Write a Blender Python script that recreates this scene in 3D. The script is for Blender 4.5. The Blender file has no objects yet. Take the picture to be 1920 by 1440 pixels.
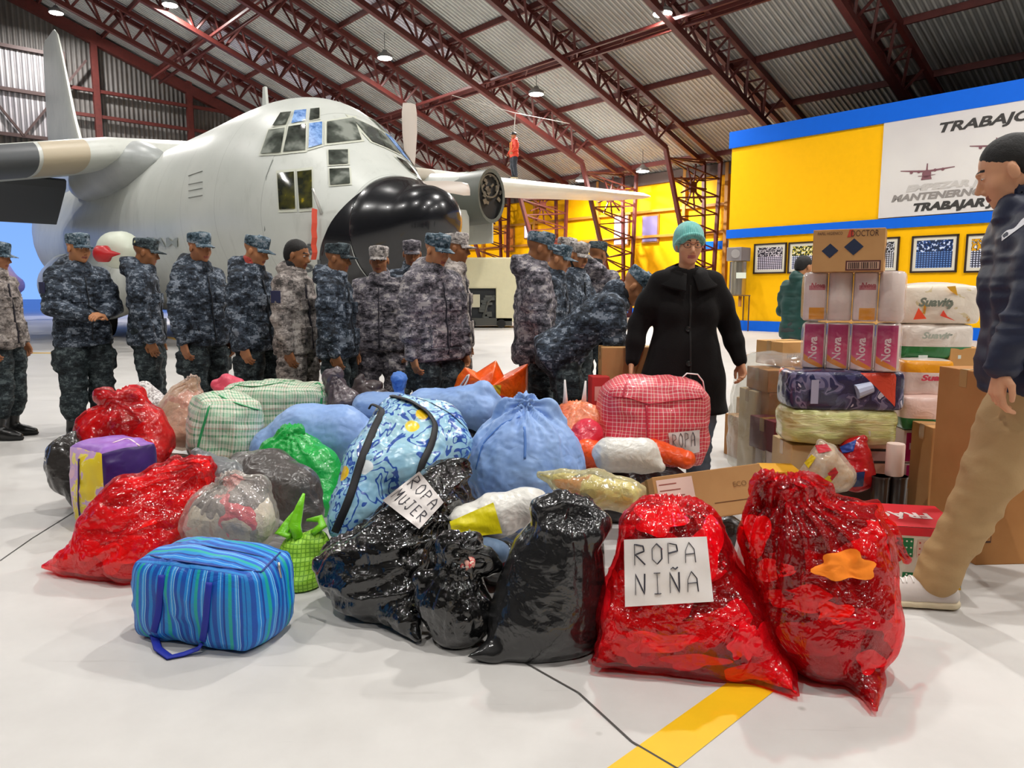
import bpy, bmesh, math, random
import numpy as np
from mathutils import Vector, Matrix
from mathutils.bvhtree import BVHTree
PI = math.pi
random.seed(7); RS = np.random.RandomState(11)
SC = bpy.context.scene
COL = SC.collection

# ------------------------------------------------------------------ camera, world, exposure
FPX = 1360.0; CAMZ = 1.22; TILT = math.atan(172/1360)
cam_d = bpy.data.cameras.new('camera'); cam_d.sensor_width = 36; cam_d.lens = 36*FPX/1920
cam_d.clip_end = 500; cam_d.clip_start = 0.05
cam = bpy.data.objects.new('camera', cam_d); COL.objects.link(cam)
cam.location = (0, 0, CAMZ); cam.rotation_euler = (PI/2-TILT, 0, 0)
SC.camera = cam
SC.view_settings.view_transform = 'Standard'; SC.view_settings.look = 'None'
SC.view_settings.exposure = 0.45; SC.view_settings.gamma = 1.0
SC.view_settings.use_curve_mapping = False
SC.cycles.use_denoising = True
try: SC.cycles.denoiser = 'OPENIMAGEDENOISE'
except Exception: pass
SC.cycles.max_bounces = 7; SC.cycles.diffuse_bounces = 4; SC.cycles.glossy_bounces = 3
SC.cycles.transparent_max_bounces = 10; SC.cycles.sample_clamp_indirect = 4; SC.cycles.caustics_reflective = False
SC.cycles.caustics_refractive = False
W = bpy.data.worlds.new('world'); SC.world = W; W.use_nodes = True
_n = W.node_tree.nodes; _bg = _n['Background']
_tc = _n.new('ShaderNodeTexCoord'); _sp = _n.new('ShaderNodeSeparateXYZ'); _rp = _n.new('ShaderNodeValToRGB')
W.node_tree.links.new(_tc.outputs['Generated'], _sp.inputs[0]); W.node_tree.links.new(_sp.outputs['Z'], _rp.inputs[0])
_rp.color_ramp.elements[0].position = 0.0; _rp.color_ramp.elements[0].color = (0.22, 0.42, 0.95, 1)
_rp.color_ramp.elements[1].position = 0.5; _rp.color_ramp.elements[1].color = (0.07, 0.2, 0.75, 1)
W.node_tree.links.new(_rp.outputs[0], _bg.inputs[0]); _bg.inputs[1].default_value = 0.9

# hangar axes: U runs along the building away from the camera, V across it towards the low side wall
UV_U = Vector((-.668, .744, 0)); UV_V = Vector((.744, .668, 0))
def W3(U, V, z=0.0): return UV_U*U + UV_V*V + Vector((0, 0, z))
ROOF0 = 17.3; RSL = 0.36; EAVE = 29.0; GABLE = 41.5; VRIDGE = -6.0
def roofz(V): return ROOF0-RSL*V if V > VRIDGE else ROOF0-RSL*VRIDGE-RSL*(VRIDGE-V)

def smoothmat(m): return m
# ------------------------------------------------------------------ lamps of the hangar
LAMPS = [(38.5, 7.6), (31.6, 10.2), (25.5, 16.2), (14.0, 18.6), (21.2, 20.3), (20.9, 26.6), (24.6, 26.6),
         (6, 10), (14, 5), (23, 4), (-1, 3), (6, -6), (-9, 9), (-9, -6), (16, -9), (-18, 2), (-1, 14), (33, 22), (30, -4)]
LAMP_COL = (1.0, .975, .94)
LAMP_W = 600.0
def lamp_light(loc, watts):
    l = bpy.data.lights.new('lamp_glow', 'AREA'); l.shape = 'DISK'; l.size = 0.42; l.energy = watts; l.color = LAMP_COL
    return l

# ------------------------------------------------------------------ projection helpers (used to find real positions)
_c, _s = math.cos(TILT), math.sin(TILT)
def ray(px, py):
    x = (px-960)/FPX; u = (720-py)/FPX
    return Vector((x, _c+u*_s, -_s+u*_c))
def at(px, py, Y): r = ray(px, py); r = r*(Y/r.y); return Vector((r.x, Y, r.z+CAMZ))
def gr(px, py, z=0.0): r = ray(px, py); t = (z-CAMZ)/r.z; return Vector((r.x*t, r.y*t, z))

# ------------------------------------------------------------------ tagging
def tag(o, label=None, cat=None, group=None, kind=None):
    if label: o['label'] = label
    if cat: o['category'] = cat
    if group: o['group'] = group
    if kind: o['kind'] = kind
    return o
def empty(name, loc=(0,0,0), rz=0.0):
    o = bpy.data.objects.new(name, None); COL.objects.link(o); o.location = loc; o.rotation_euler = (0,0,rz)
    o.empty_display_size = .1
    return o
def link(name, me, mats, parent=None, smooth=None):
    o = bpy.data.objects.new(name, me); COL.objects.link(o)
    if mats is not None:
        for m in (mats if isinstance(mats, (list, tuple)) else [mats]): me.materials.append(m)
    if parent is not None: o.parent = parent
    if smooth is not None and len(me.polygons): me.polygons.foreach_set('use_smooth', [smooth]*len(me.polygons))
    return o
def copy_tree(o, parent=None):
    c = o.copy(); COL.objects.link(c)
    if parent is not None: c.parent = parent
    for ch in list(o.children): copy_tree(ch, c)
    return c

# ------------------------------------------------------------------ materials
def srgb(c):
    if isinstance(c, str): c = tuple(int(c[i:i+2], 16) for i in (0, 2, 4))
    if max(c) > 1.0001: c = tuple(x/255 for x in c)
    return tuple((x/12.92 if x <= .04045 else ((x+.055)/1.055)**2.4) for x in c[:3])+(1,)
class NT:
    def __init__(s, name):
        s.m = bpy.data.materials.new(name); s.m.use_nodes = True; s.t = s.m.node_tree; s.n = s.t.nodes
        s.b = s.n['Principled BSDF']; s.out = s.n['Material Output']; s._tc = None
    def new(s, ty, **k):
        n = s.n.new(ty)
        for a, v in k.items(): setattr(n, a, v)
        return n
    def l(s, a, b): s.t.links.new(a, b)
    def val(s, x, inp):
        if hasattr(x, 'links') or hasattr(x, 'is_linked'): s.l(x, inp)
        else: inp.default_value = x
    def tc(s, w='Object'):
        if not s._tc: s._tc = s.new('ShaderNodeTexCoord')
        return s._tc.outputs[w]
    def map(s, vec, scale=(1,1,1), loc=(0,0,0), rot=(0,0,0)):
        n = s.new('ShaderNodeMapping'); s.l(vec, n.inputs[0]); n.inputs['Scale'].default_value = scale
        n.inputs['Location'].default_value = loc; n.inputs['Rotation'].default_value = rot; return n.outputs[0]
    def noise(s, vec, scale=5, detail=3, rough=.5, dist=0, out='Fac'):
        n = s.new('ShaderNodeTexNoise'); s.l(vec, n.inputs['Vector']); n.inputs['Scale'].default_value = scale
        n.inputs['Detail'].default_value = detail; n.inputs['Roughness'].default_value = rough; n.inputs['Distortion'].default_value = dist
        return n.outputs[out]
    def voro(s, vec, scale=5, feature='F1', out='Color', rand=1.0):
        n = s.new('ShaderNodeTexVoronoi', feature=feature); s.l(vec, n.inputs['Vector']); n.inputs['Scale'].default_value = scale
        n.inputs['Randomness'].default_value = rand
        return n.outputs[out]
    def math(s, op, a, b=0.0, c=0.0):
        n = s.new('ShaderNodeMath', operation=op); s.val(a, n.inputs[0]); s.val(b, n.inputs[1]); s.val(c, n.inputs[2]); return n.outputs[0]
    def ramp(s, fac, stops, interp='LINEAR'):
        n = s.new('ShaderNodeValToRGB'); s.l(fac, n.inputs[0]); cr = n.color_ramp; cr.interpolation = interp
        while len(cr.elements) < len(stops): cr.elements.new(.5)
        for e, (p, c) in zip(cr.elements, stops): e.position = p; e.color = srgb(c)
        return n.outputs[0]
    def gray(s, fac, stops, interp='LINEAR'):
        n = s.new('ShaderNodeValToRGB'); s.l(fac, n.inputs[0]); cr = n.color_ramp; cr.interpolation = interp
        while len(cr.elements) < len(stops): cr.elements.new(.5)
        for e, (p, c) in zip(cr.elements, stops): e.position = p; e.color = (c, c, c, 1)
        return n.outputs[0]
    def mix(s, fac, a, b, mode='MIX'):
        n = s.new('ShaderNodeMix', data_type='RGBA', blend_type=mode); s.val(fac, n.inputs[0])
        for x, i in ((a, 6), (b, 7)):
            if isinstance(x, (tuple, list, str)): n.inputs[i].default_value = srgb(x)
            else: s.l(x, n.inputs[i])
        return n.outputs[2]
    def xyz(s, vec):
        n = s.new('ShaderNodeSeparateXYZ'); s.l(vec, n.inputs[0]); return n.outputs
    def comb(s, x, y, z=0.0):
        n = s.new('ShaderNodeCombineXYZ'); s.val(x, n.inputs[0]); s.val(y, n.inputs[1]); s.val(z, n.inputs[2]); return n.outputs[0]
    def bump(s, h, strength=.3, dist=.01):
        n = s.new('ShaderNodeBump'); s.l(h, n.inputs['Height']); n.inputs['Strength'].default_value = strength
        n.inputs['Distance'].default_value = dist
        old = s.b.inputs['Normal'].links
        if old: s.l(old[0].from_socket, n.inputs['Normal'])
        s.l(n.outputs[0], s.b.inputs['Normal']); return n.outputs[0]
    def set(s, col=None, rough=.5, metal=0.0, coat=0.0, spec=None, sheen=0.0, sss=0.0, emit=None, estr=1.0, alpha=None, trans=0.0):
        i = s.b.inputs
        if col is not None:
            if isinstance(col, (tuple, list, str)): i['Base Color'].default_value = srgb(col)
            else: s.l(col, i['Base Color'])
        s.val(rough, i['Roughness']); s.val(metal, i['Metallic']); i['Coat Weight'].default_value = coat
        if spec is not None: i['Specular IOR Level'].default_value = spec
        i['Sheen Weight'].default_value = sheen
        if sss: i['Subsurface Weight'].default_value = sss; i['Subsurface Radius'].default_value = (.01, .004, .002); i['Subsurface Scale'].default_value = 1
        if emit is not None:
            if isinstance(emit, (tuple, list, str)): i['Emission Color'].default_value = srgb(emit)
            else: s.l(emit, i['Emission Color'])
            i['Emission Strength'].default_value = estr
        if trans: i['Transmission Weight'].default_value = trans
        return s.m
_mc = {}
def M(col, rough=.5, metal=0.0, coat=0.0, spec=None, nb=0.0, ns=40.0, var=0.0, name=None, sheen=0.0):
    key = (str(col), rough, metal, coat, spec, nb, ns, var, sheen)
    if key in _mc: return _mc[key]
    t = NT(name or 'mat')
    c = col
    if var:
        b = srgb(col); f = t.noise(t.tc(), 6, 4, .6)
        g = t.gray(f, [(0.25, 1-var), (.75, 1.0)])
        n = t.new('ShaderNodeMix', data_type='RGBA', blend_type='MULTIPLY'); n.inputs[0].default_value = 1; n.inputs[6].default_value = b; t.l(g, n.inputs[7]); c = n.outputs[2]
    t.set(c, rough, metal, coat, spec, sheen)
    if nb: t.bump(t.noise(t.tc(), ns, 4, .6), nb, .004)
    _mc[key] = t.m
    return t.m

# ------------------------------------------------------------------ mesh builder
class MB:
    def __init__(s): s.v = []; s.f = []; s.mi = []; s.uv = {}
    def add(s, vs, fs, mi=0, uvs=None):
        o = len(s.v); s.v += [tuple(v) for v in vs]
        for k, f in enumerate(fs):
            s.f.append(tuple(i+o for i in f)); s.mi.append(mi)
            if uvs is not None: s.uv[len(s.f)-1] = [uvs[i] for i in f]
        return s
    def box(s, c, d, R=None, mi=0):
        c = Vector(c); hx, hy, hz = d[0]/2, d[1]/2, d[2]/2
        vs = [Vector((x*hx, y*hy, z*hz)) for z in (-1, 1) for y in (-1, 1) for x in (-1, 1)]
        if R is not None: vs = [R @ v for v in vs]
        return s.add([v+c for v in vs], [(0,2,3,1),(4,5,7,6),(0,1,5,4),(2,6,7,3),(0,4,6,2),(1,3,7,5)], mi)
    def bar(s, a, b, w, h=None, up=(0,0,1), mi=0):
        a = Vector(a); b = Vector(b); h = h or w; d = (b-a); L = d.length
        if L < 1e-6: return s
        d.normalize(); up = Vector(up)
        if abs(d.dot(up)) > .98: up = Vector((1,0,0))
        x = d.cross(up).normalized(); z = x.cross(d)
        vs = []
        for p in (a, b):
            for sx, sz in ((-1,-1),(1,-1),(1,1),(-1,1)): vs.append(p+x*(sx*w/2)+z*(sz*h/2))
        return s.add(vs, [(0,1,2,3),(7,6,5,4),(0,4,5,1),(1,5,6,2),(2,6,7,3),(3,7,4,0)], mi)
    def tube(s, pts, r, n=10, caps=True, mi=0, flat=None):
        pts = [Vector(p) for p in pts]; rr = r if isinstance(r, (list, tuple)) else [r]*len(pts)
        vs = []; up = Vector((0,0,1)); pu = None
        for i, p in enumerate(pts):
            d = (pts[min(i+1, len(pts)-1)]-pts[max(i-1, 0)])
            if d.length < 1e-9: d = Vector((0,0,1))
            d.normalize()
            if pu is None:
                pu = up if abs(d.z) < .95 else Vector((1,0,0))
            x = d.cross(pu)
            if x.length < 1e-4: x = d.cross(Vector((0,1,0.3)))
            x.normalize(); z = x.cross(d); pu = z
            for k in range(n):
                a = 2*PI*k/n
                fx, fz = (1, 1) if flat is None else flat
                vs.append(p+x*(math.cos(a)*rr[i]*fx)+z*(math.sin(a)*rr[i]*fz))
        fs = [(i*n+k, i*n+(k+1)%n, (i+1)*n+(k+1)%n, (i+1)*n+k) for i in range(len(pts)-1) for k in range(n)]
        if caps: fs += [tuple(range(n))[::-1], tuple((len(pts)-1)*n+k for k in range(n))]
        return s.add(vs, fs, mi)
    def rings(s, rings, close=True, caps=(True, True), mi=0):
        n = len(rings[0]); vs = [p for r in rings for p in r]; fs = []
        for i in range(len(rings)-1):
            for k in range(n if close else n-1):
                fs.append((i*n+k, i*n+(k+1)%n, (i+1)*n+(k+1)%n, (i+1)*n+k))
        if close and caps[0]: fs.append(tuple(range(n))[::-1])
        if close and caps[1]: fs.append(tuple((len(rings)-1)*n+k for k in range(n)))
        return s.add(vs, fs, mi)
    def disc(s, c, r, nrm=(0,0,1), n=24, mi=0, h=.004):
        c = Vector(c); nrm = Vector(nrm).normalized()
        return s.tube([c, c+nrm*h], r, n, True, mi)
    def quad(s, a, b, c, d, mi=0, uv=False):
        return s.add([a, b, c, d], [(0,1,2,3)], mi, [(0,0),(1,0),(1,1),(0,1)] if uv else None)
    def prism(s, poly, z0, z1, mi=0, fn=None):
        n = len(poly); fn = fn or (lambda x, y, z: (x, y, z))
        vs = [fn(x, y, z0) for x, y in poly]+[fn(x, y, z1) for x, y in poly]
        return s.add(vs, [tuple(range(n))[::-1], tuple(range(n, 2*n))]+[(i, (i+1)%n, n+(i+1)%n, n+i) for i in range(n)], mi)
    def build(s, name, mats, parent=None, smooth=False, auto=None, bevel=0.0, fix=True):
        me = bpy.data.meshes.new(name); me.from_pydata(s.v, [], s.f)
        if s.uv:
            ul = me.uv_layers.new(name='UVMap')
            for pi, p in enumerate(me.polygons):
                if pi in s.uv:
                    for li, uv in zip(p.loop_indices, s.uv[pi]): ul.data[li].uv = uv
        me.polygons.foreach_set('material_index', s.mi)
        if fix or bevel:
            bm = bmesh.new(); bm.from_mesh(me)
            if fix: bmesh.ops.recalc_face_normals(bm, faces=bm.faces)
            if bevel: bmesh.ops.bevel(bm, geom=bm.edges[:], offset=bevel, segments=2, affect='EDGES', profile=.6)
            bm.to_mesh(me); bm.free()
        me.update()
        o = link(name, me, mats, parent, smooth)
        if smooth and auto:
            try: me.set_sharp_from_angle(angle=math.radians(auto))
            except Exception: pass
        return o
def Rz(a): return Matrix.Rotation(a, 3, 'Z')

# ------------------------------------------------------------------ value noise
_perm = RS.randint(0, 1<<30, size=(64, 64, 64)).astype(np.float32)/(1<<30)
def vnoise(P, seed=0):
    P = np.asarray(P, dtype=np.float64)+np.array([seed*7.31, seed*3.77, seed*5.13])
    i = np.floor(P).astype(int); f = P-i; f = f*f*(3-2*f); i &= 63; j = (i+1) & 63
    def g(a, b, c): return _perm[a, b, c]
    x0, y0, z0 = i[..., 0], i[..., 1], i[..., 2]; x1, y1, z1 = j[..., 0], j[..., 1], j[..., 2]
    fx, fy, fz = f[..., 0], f[..., 1], f[..., 2]
    c00 = g(x0,y0,z0)*(1-fx)+g(x1,y0,z0)*fx; c10 = g(x0,y1,z0)*(1-fx)+g(x1,y1,z0)*fx
    c01 = g(x0,y0,z1)*(1-fx)+g(x1,y0,z1)*fx; c11 = g(x0,y1,z1)*(1-fx)+g(x1,y1,z1)*fx
    return ((c00*(1-fy)+c10*fy)*(1-fz)+(c01*(1-fy)+c11*fy)*fz)*2-1
def fbm(P, seed=0, o=3):
    P = np.asarray(P, dtype=np.float64); r = 0; a = 1.0
    for k in range(o): r = r+a*vnoise(P*(2**k), seed+k); a *= .5
    return r
def ridge(P, seed=0): return 1-2*np.abs(vnoise(P, seed))

# ------------------------------------------------------------------ signed-distance volumes -> one continuous mesh
class Vol:
    def __init__(s, lo, hi, h):
        s.h = h; s.lo = np.array(lo, float)
        s.n = np.maximum(4, np.ceil((np.array(hi, float)-s.lo)/h).astype(int)+1)
        s.D = np.full(tuple(s.n), 1.0, np.float32)
        s.ax = [s.lo[i]+np.arange(s.n[i])*h for i in range(3)]
    def _blk(s, lo, hi, m):
        a = np.clip(np.floor((np.array(lo)-m-s.lo)/s.h).astype(int), 0, s.n-1); b = np.clip(np.ceil((np.array(hi)+m-s.lo)/s.h).astype(int)+1, 1, s.n)
        if np.any(b-a < 1): return None, None
        sl = tuple(slice(a[i], b[i]) for i in range(3))
        X, Y, Z = np.meshgrid(s.ax[0][sl[0]], s.ax[1][sl[1]], s.ax[2][sl[2]], indexing='ij')
        return sl, np.stack([X, Y, Z], -1)
    def _put(s, sl, d, k, cut=False):
        o = s.D[sl]
        if cut:
            hh = np.maximum(k-np.abs(o+d), 0)/max(k, 1e-6) if k else 0
            s.D[sl] = np.maximum(o, -d)+(hh*hh*k*.25 if k else 0)
        else:
            if k:
                hh = np.maximum(k-np.abs(o-d), 0)/k; s.D[sl] = np.minimum(o, d)-hh*hh*k*.25
            else: s.D[sl] = np.minimum(o, d)
    def cone(s, a, b, ra, rb=None, k=.015, cut=False):
        rb = ra if rb is None else rb
        a = np.array(a, float); b = np.array(b, float); r = max(ra, rb)
        sl, P = s._blk(np.minimum(a, b)-r, np.maximum(a, b)+r, k+2*s.h)
        if sl is None: return s
        ab = b-a; L2 = max(float(ab@ab), 1e-12); t = np.clip(((P-a)@ab)/L2, 0, 1)
        d = np.linalg.norm(P-(a+t[..., None]*ab), axis=-1)-(ra+(rb-ra)*t)
        s._put(sl, d.astype(np.float32), k, cut); return s
    def path(s, pts, rr, k=.015):
        for i in range(len(pts)-1): s.cone(pts[i], pts[i+1], rr[i], rr[i+1], k)
        return s
    def ell(s, c, rad, R=None, k=.015, cut=False):
        c = np.array(c, float); rad = np.array(rad, float); r = rad.max()
        sl, P = s._blk(c-r, c+r, k+2*s.h)
        if sl is None: return s
        q = P-c
        if R is not None: q = q@np.array(R)
        k0 = np.linalg.norm(q/rad, axis=-1); k1 = np.linalg.norm(q/(rad*rad), axis=-1)
        d = k0*(k0-1)/np.maximum(k1, 1e-6)
        s._put(sl, d.astype(np.float32), k, cut); return s
    def rbox(s, c, half, r, R=None, k=.015, cut=False):
        c = np.array(c, float); half = np.array(half, float); m = float(np.linalg.norm(half))+r
        sl, P = s._blk(c-m, c+m, k+2*s.h)
        if sl is None: return s
        q = P-c
        if R is not None: q = q@np.array(R)
        q = np.abs(q)-(half-r); d = np.linalg.norm(np.maximum(q, 0), axis=-1)+np.minimum(q.max(-1), 0)-r
        s._put(sl, d.astype(np.float32), k, cut); return s
    def plane_cut(s, p, n):
        n = np.array(n, float); n /= np.linalg.norm(n)
        X, Y, Z = np.meshgrid(*s.ax, indexing='ij'); d = (X-p[0])*n[0]+(Y-p[1])*n[1]+(Z-p[2])*n[2]
        s.D = np.maximum(s.D, d.astype(np.float32)); return s
    def mesh(s):
        D = s.D.copy(); D[0] = D[-1] = 1; D[:, 0] = D[:, -1] = 1; D[:, :, 0] = D[:, :, -1] = 1
        D = np.clip(D, -1, 1); ins = D < 0; nx, ny, nz = D.shape
        c = np.zeros((nx-1, ny-1, nz-1), np.int8)
        for i in (0,1):
            for j in (0,1):
                for k in (0,1): c += ins[i:nx-1+i, j:ny-1+j, k:nz-1+k]
        act = (c > 0) & (c < 8); idx = np.argwhere(act); N = len(idx)
        if N == 0: return np.zeros((0,3)), []
        vid = np.full(act.shape, -1, np.int64); vid[act] = np.arange(N)
        acc = np.zeros((N, 3)); cnt = np.zeros(N)
        cor = [np.array((i, j, k)) for i in (0,1) for j in (0,1) for k in (0,1)]
        for a in cor:
            for ax in range(3):
                if a[ax]: continue
                b = a.copy(); b[ax] = 1
                da = D[tuple((idx+a).T)]; db = D[tuple((idx+b).T)]
                m = (da < 0) != (db < 0); t = np.where(m, da/np.where(m, da-db, 1), 0)
                p = a+t[:, None]*(b-a); acc += np.where(m[:, None], p, 0); cnt += m
        V = (idx+acc/np.maximum(cnt, 1)[:, None])*s.h+s.lo
        F = []
        for ax in range(3):
            o1, o2 = [x for x in range(3) if x != ax]
            sa = [slice(None)]*3; sb = [slice(None)]*3; sa[ax] = slice(0, -1); sb[ax] = slice(1, None)
            A = ins[tuple(sa)]; B = ins[tuple(sb)]
            e = np.argwhere(A != B); e = e[(e[:, o1] > 0) & (e[:, o2] > 0) & (e[:, o1] < D.shape[o1]-1) & (e[:, o2] < D.shape[o2]-1)]
            if not len(e): continue
            q = []
            for u, w in ((0,0),(1,0),(1,1),(0,1)):
                c2 = e.copy(); c2[:, o1] -= u; c2[:, o2] -= w; q.append(vid[tuple(c2.T)])
            q = np.stack(q, 1); inA = A[tuple(e.T)]
            flip = inA if ax != 1 else ~inA
            q[~flip] = q[~flip][:, ::-1]
            F.append(q)
        F = np.concatenate(F); F = F[(F >= 0).all(1)]
        return V, F
def fastmesh(name, V, F):
    me = bpy.data.meshes.new(name); V = np.asarray(V, np.float32); F = np.asarray(F, np.int32)
    me.vertices.add(len(V)); me.vertices.foreach_set('co', V.ravel())
    me.loops.add(F.size); me.loops.foreach_set('vertex_index', F.ravel())
    me.polygons.add(len(F)); me.polygons.foreach_set('loop_start', np.arange(0, F.size, F.shape[1], dtype=np.int32))
    try: me.polygons.foreach_set('loop_total', np.full(len(F), F.shape[1], np.int32))
    except Exception: pass
    me.update(calc_edges=True); return me
def relax(V, F, it=1, w=.5):
    for _ in range(it):
        acc = np.zeros_like(V); cnt = np.zeros(len(V))
        for i in range(4):
            j = (i+1) % 4
            np.add.at(acc, F[:, i], V[F[:, j]]); np.add.at(cnt, F[:, i], 1)
            np.add.at(acc, F[:, j], V[F[:, i]]); np.add.at(cnt, F[:, j], 1)
        V = V*(1-w)+w*acc/np.maximum(cnt, 1)[:, None]
    return V
def vnormals(V, F):
    n = np.cross(V[F[:, 2]]-V[F[:, 0]], V[F[:, 3]]-V[F[:, 1]]); N = np.zeros_like(V)
    for i in range(4): np.add.at(N, F[:, i], n)
    return N/np.maximum(np.linalg.norm(N, axis=1), 1e-9)[:, None]

# ------------------------------------------------------------------ text
_txt = {}
def text_mesh(s, size=1.0, ext=0.0, bold=0.0, shear=0.0):
    cu = bpy.data.curves.new('txt', 'FONT'); cu.body = s; cu.size = size; cu.extrude = ext; cu.offset = bold; cu.shear = shear
    cu.align_x = 'CENTER'; cu.align_y = 'CENTER'; cu.resolution_u = 3
    o = bpy.data.objects.new('txt', cu); COL.objects.link(o)
    dg = bpy.context.evaluated_depsgraph_get(); dg.update()
    me = bpy.data.meshes.new_from_object(o.evaluated_get(dg)); bpy.data.objects.remove(o)
    V = [v.co.copy() for v in me.vertices]; F = [tuple(p.vertices) for p in me.polygons]; bpy.data.meshes.remove(me)
    return V, F
def text_obj(name, s, origin, ux, uy, size, mat, parent=None, bold=0.0, shear=0.0, width=None, off=.003, fn=None):
    """Lettering in the plane origin + x*ux + y*uy (world axes), or bent by fn(x, y)."""
    V, F = text_mesh(s, size, 0, bold, shear)
    if width and V:
        w = max(v.x for v in V)-min(v.x for v in V); k = width/max(w, 1e-6); V = [Vector((v.x*k, v.y, 0)) for v in V]
    ux = Vector(ux).normalized(); uy = Vector(uy).normalized(); n = ux.cross(uy); origin = Vector(origin)
    P = [fn(v.x, v.y) if fn else origin+ux*v.x+uy*v.y+n*off for v in V]
    me = bpy.data.meshes.new(name); me.from_pydata([tuple(p) for p in P], [], F); me.update()
    o = link(name, me, mat, None)
    if parent is not None: setpar(o, parent)
    return o
def wmat(o):
    m = o.matrix_basis.copy()
    return (wmat(o.parent) @ o.matrix_parent_inverse @ m) if o.parent else m
def setpar(o, parent):
    """parent while keeping the world-space mesh where it is"""
    o.parent = parent; o.matrix_parent_inverse = wmat(parent).inverted()
    return o
# ================================================================== THE HANGAR
def fmat_floor():
    t = NT('floor_concrete'); o = t.tc('Object')
    a = t.noise(o, .35, 4, .6); b = t.noise(o, 2.2, 5, .65); c = t.noise(o, 40, 3, .6)
    col = t.ramp(a, [(.3, 'c4c1bd'), (.7, 'd0cdc9')])
    col = t.mix(t.gray(b, [(.35, .35), (.6, 0)]), col, 'b2aeaa')
    spots = t.gray(t.voro(o, 3.1, out='Distance'), [(.02, .6), (.05, 0)])
    col = t.mix(spots, col, '8c8680')
    # grinding marks / scuffs
    m = t.map(o, (.25, 3, 1), rot=(0, 0, .6)); sc = t.gray(t.noise(m, 3, 5, .7), [(.62, 0), (.72, .35)])
    col = t.mix(sc, col, '97928d')
    t.set(col, t.gray(b, [(.3, .45), (.7, .6)]), spec=.35)
    t.bump(c, .05, .002)
    return t.m
mb = MB(); c0, c1, c2, c3 = W3(-40, -42), W3(-40, 40), W3(150, 60), W3(150, -90)
mb.add([c0, c1, c2, c3], [(0,1,2,3)])
fl = mb.build('floor', fmat_floor(), fix=False); tag(fl, kind='structure')

M_yel_line = M('f0bd12', .5, var=.1, ns=60, nb=.1, name='floor_line_yellow')
M_joint = M('4a4744', .9)
def strip(name, pts, w, mat, z=.002, h=.003):
    mb = MB(); pts = [Vector((p[0], p[1], z)) for p in pts]
    for a, b in zip(pts[:-1], pts[1:]):
        d = (b-a).normalized(); n = Vector((-d.y, d.x, 0))*w/2
        mb.add([a-n, b-n, b+n, a+n], [(0,1,2,3)])
    o = mb.build(name, mat, fix=False); tag(o, kind='structure'); return o
def poly_floor(name, pts, mat, z=.002):
    mb = MB(); mb.add([(p[0], p[1], z) for p in pts], [tuple(range(len(pts)))]); o = mb.build(name, mat, fix=False); tag(o, kind='structure'); return o
# near yellow line, running under the red bags
A_ = gr(1205, 1440); B_ = gr(1405, 1290)
d_ = (B_-A_).normalized()
strip('trim_1', [A_-d_*.5, B_+d_*.9], .125, M_yel_line)
strip('trim_2', [gr(20, 662), gr(100, 662)], .2, M_yel_line)
strip('trim_3', [gr(150, 742), gr(300, 722)], .16, M_yel_line)
strip('trim_4', [gr(296, 629), gr(430, 655), gr(540, 668)], .22, M_yel_line)
# floor joint
strip('trim_5', [gr(1300, 1460), gr(1185, 1392), gr(1085, 1300), gr(975, 1238), gr(780, 1150)], .007, M_joint, .0025)
strip('trim_6', [gr(0, 1052), gr(60, 1010), gr(140, 960)], .006, M_joint, .0025)

# ---- corrugated sheet materials
def corrug(name, base, dark, scale, axis, rough=.45, metal=.3, bumpk=.8, patches=None, trough_dark=.3):
    t = NT(name); o = t.tc('Object'); x = t.xyz(o)
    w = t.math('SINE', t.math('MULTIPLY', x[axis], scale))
    n = t.noise(o, .6, 4, .6)
    col = t.ramp(n, [(.3, dark), (.65, base)])
    if patches: col = patches(t, o, x, col)
    col = t.mix(t.gray(w, [(.15, trough_dark), (.6, 0)]), col, (20, 18, 18))  # darker along the troughs of the ribs
    t.set(col, rough, metal); t.bump(w, bumpk, .03)
    return t.m
def frame_obj(name, pts_uv, mats, kind='structure', fn=None):
    mb = MB(); fn(mb); return tag(mb.build(name, mats), kind=kind)
# roof: built in a local frame (x along U, y along V) so that the ribs run down the slope
def roof_patch(t, o, x, col):
    ux = t.math('FRACT', t.math('DIVIDE', t.math('ADD', x[0], 3.6), 9.2)); vx = x[1]
    a = t.math('LESS_THAN', ux, .14); b = t.math('GREATER_THAN', vx, 12.0); c = t.math('LESS_THAN', vx, 18.5)
    a2 = t.math('MULTIPLY', t.math('MULTIPLY', a, b), c)
    near = t.math('MULTIPLY', t.math('GREATER_THAN', x[0], 10.0), t.math('LESS_THAN', x[0], 36.0))
    return t.mix(t.math('MULTIPLY', a2, near), col, 'd8d4e0')
M_roof = corrug('roof_sheet', 'd0d0cc', 'b8b8b3', 2*PI/.18, 0, .5, .15, 1.0, roof_patch, .45)
def wframe(o):  # object whose local x,y are U,V
    o.matrix_world = Matrix(((UV_U.x, UV_V.x, 0, 0), (UV_U.y, UV_V.y, 0, 0), (0, 0, 1, 0), (0, 0, 0, 1)))
    return o
mb = MB()
mb.add([(-40, -42, roofz(-42)), (-40, VRIDGE, roofz(VRIDGE)), (-40, EAVE+.2, roofz(EAVE+.2)), (GABLE, EAVE+.2, roofz(EAVE+.2)), (GABLE, VRIDGE, roofz(VRIDGE)), (GABLE, -42, roofz(-42))],
       [(0,1,4,5), (1,2,3,4)])
roof = wframe(mb.build('ceiling', M_roof, fix=False)); tag(roof, kind='structure')

M_red = M('5c2622', .5, spec=.4, var=.35, name='oxide_red_steel')
M_red2 = M('5e2a26', .55, spec=.4, var=.3)
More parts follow.
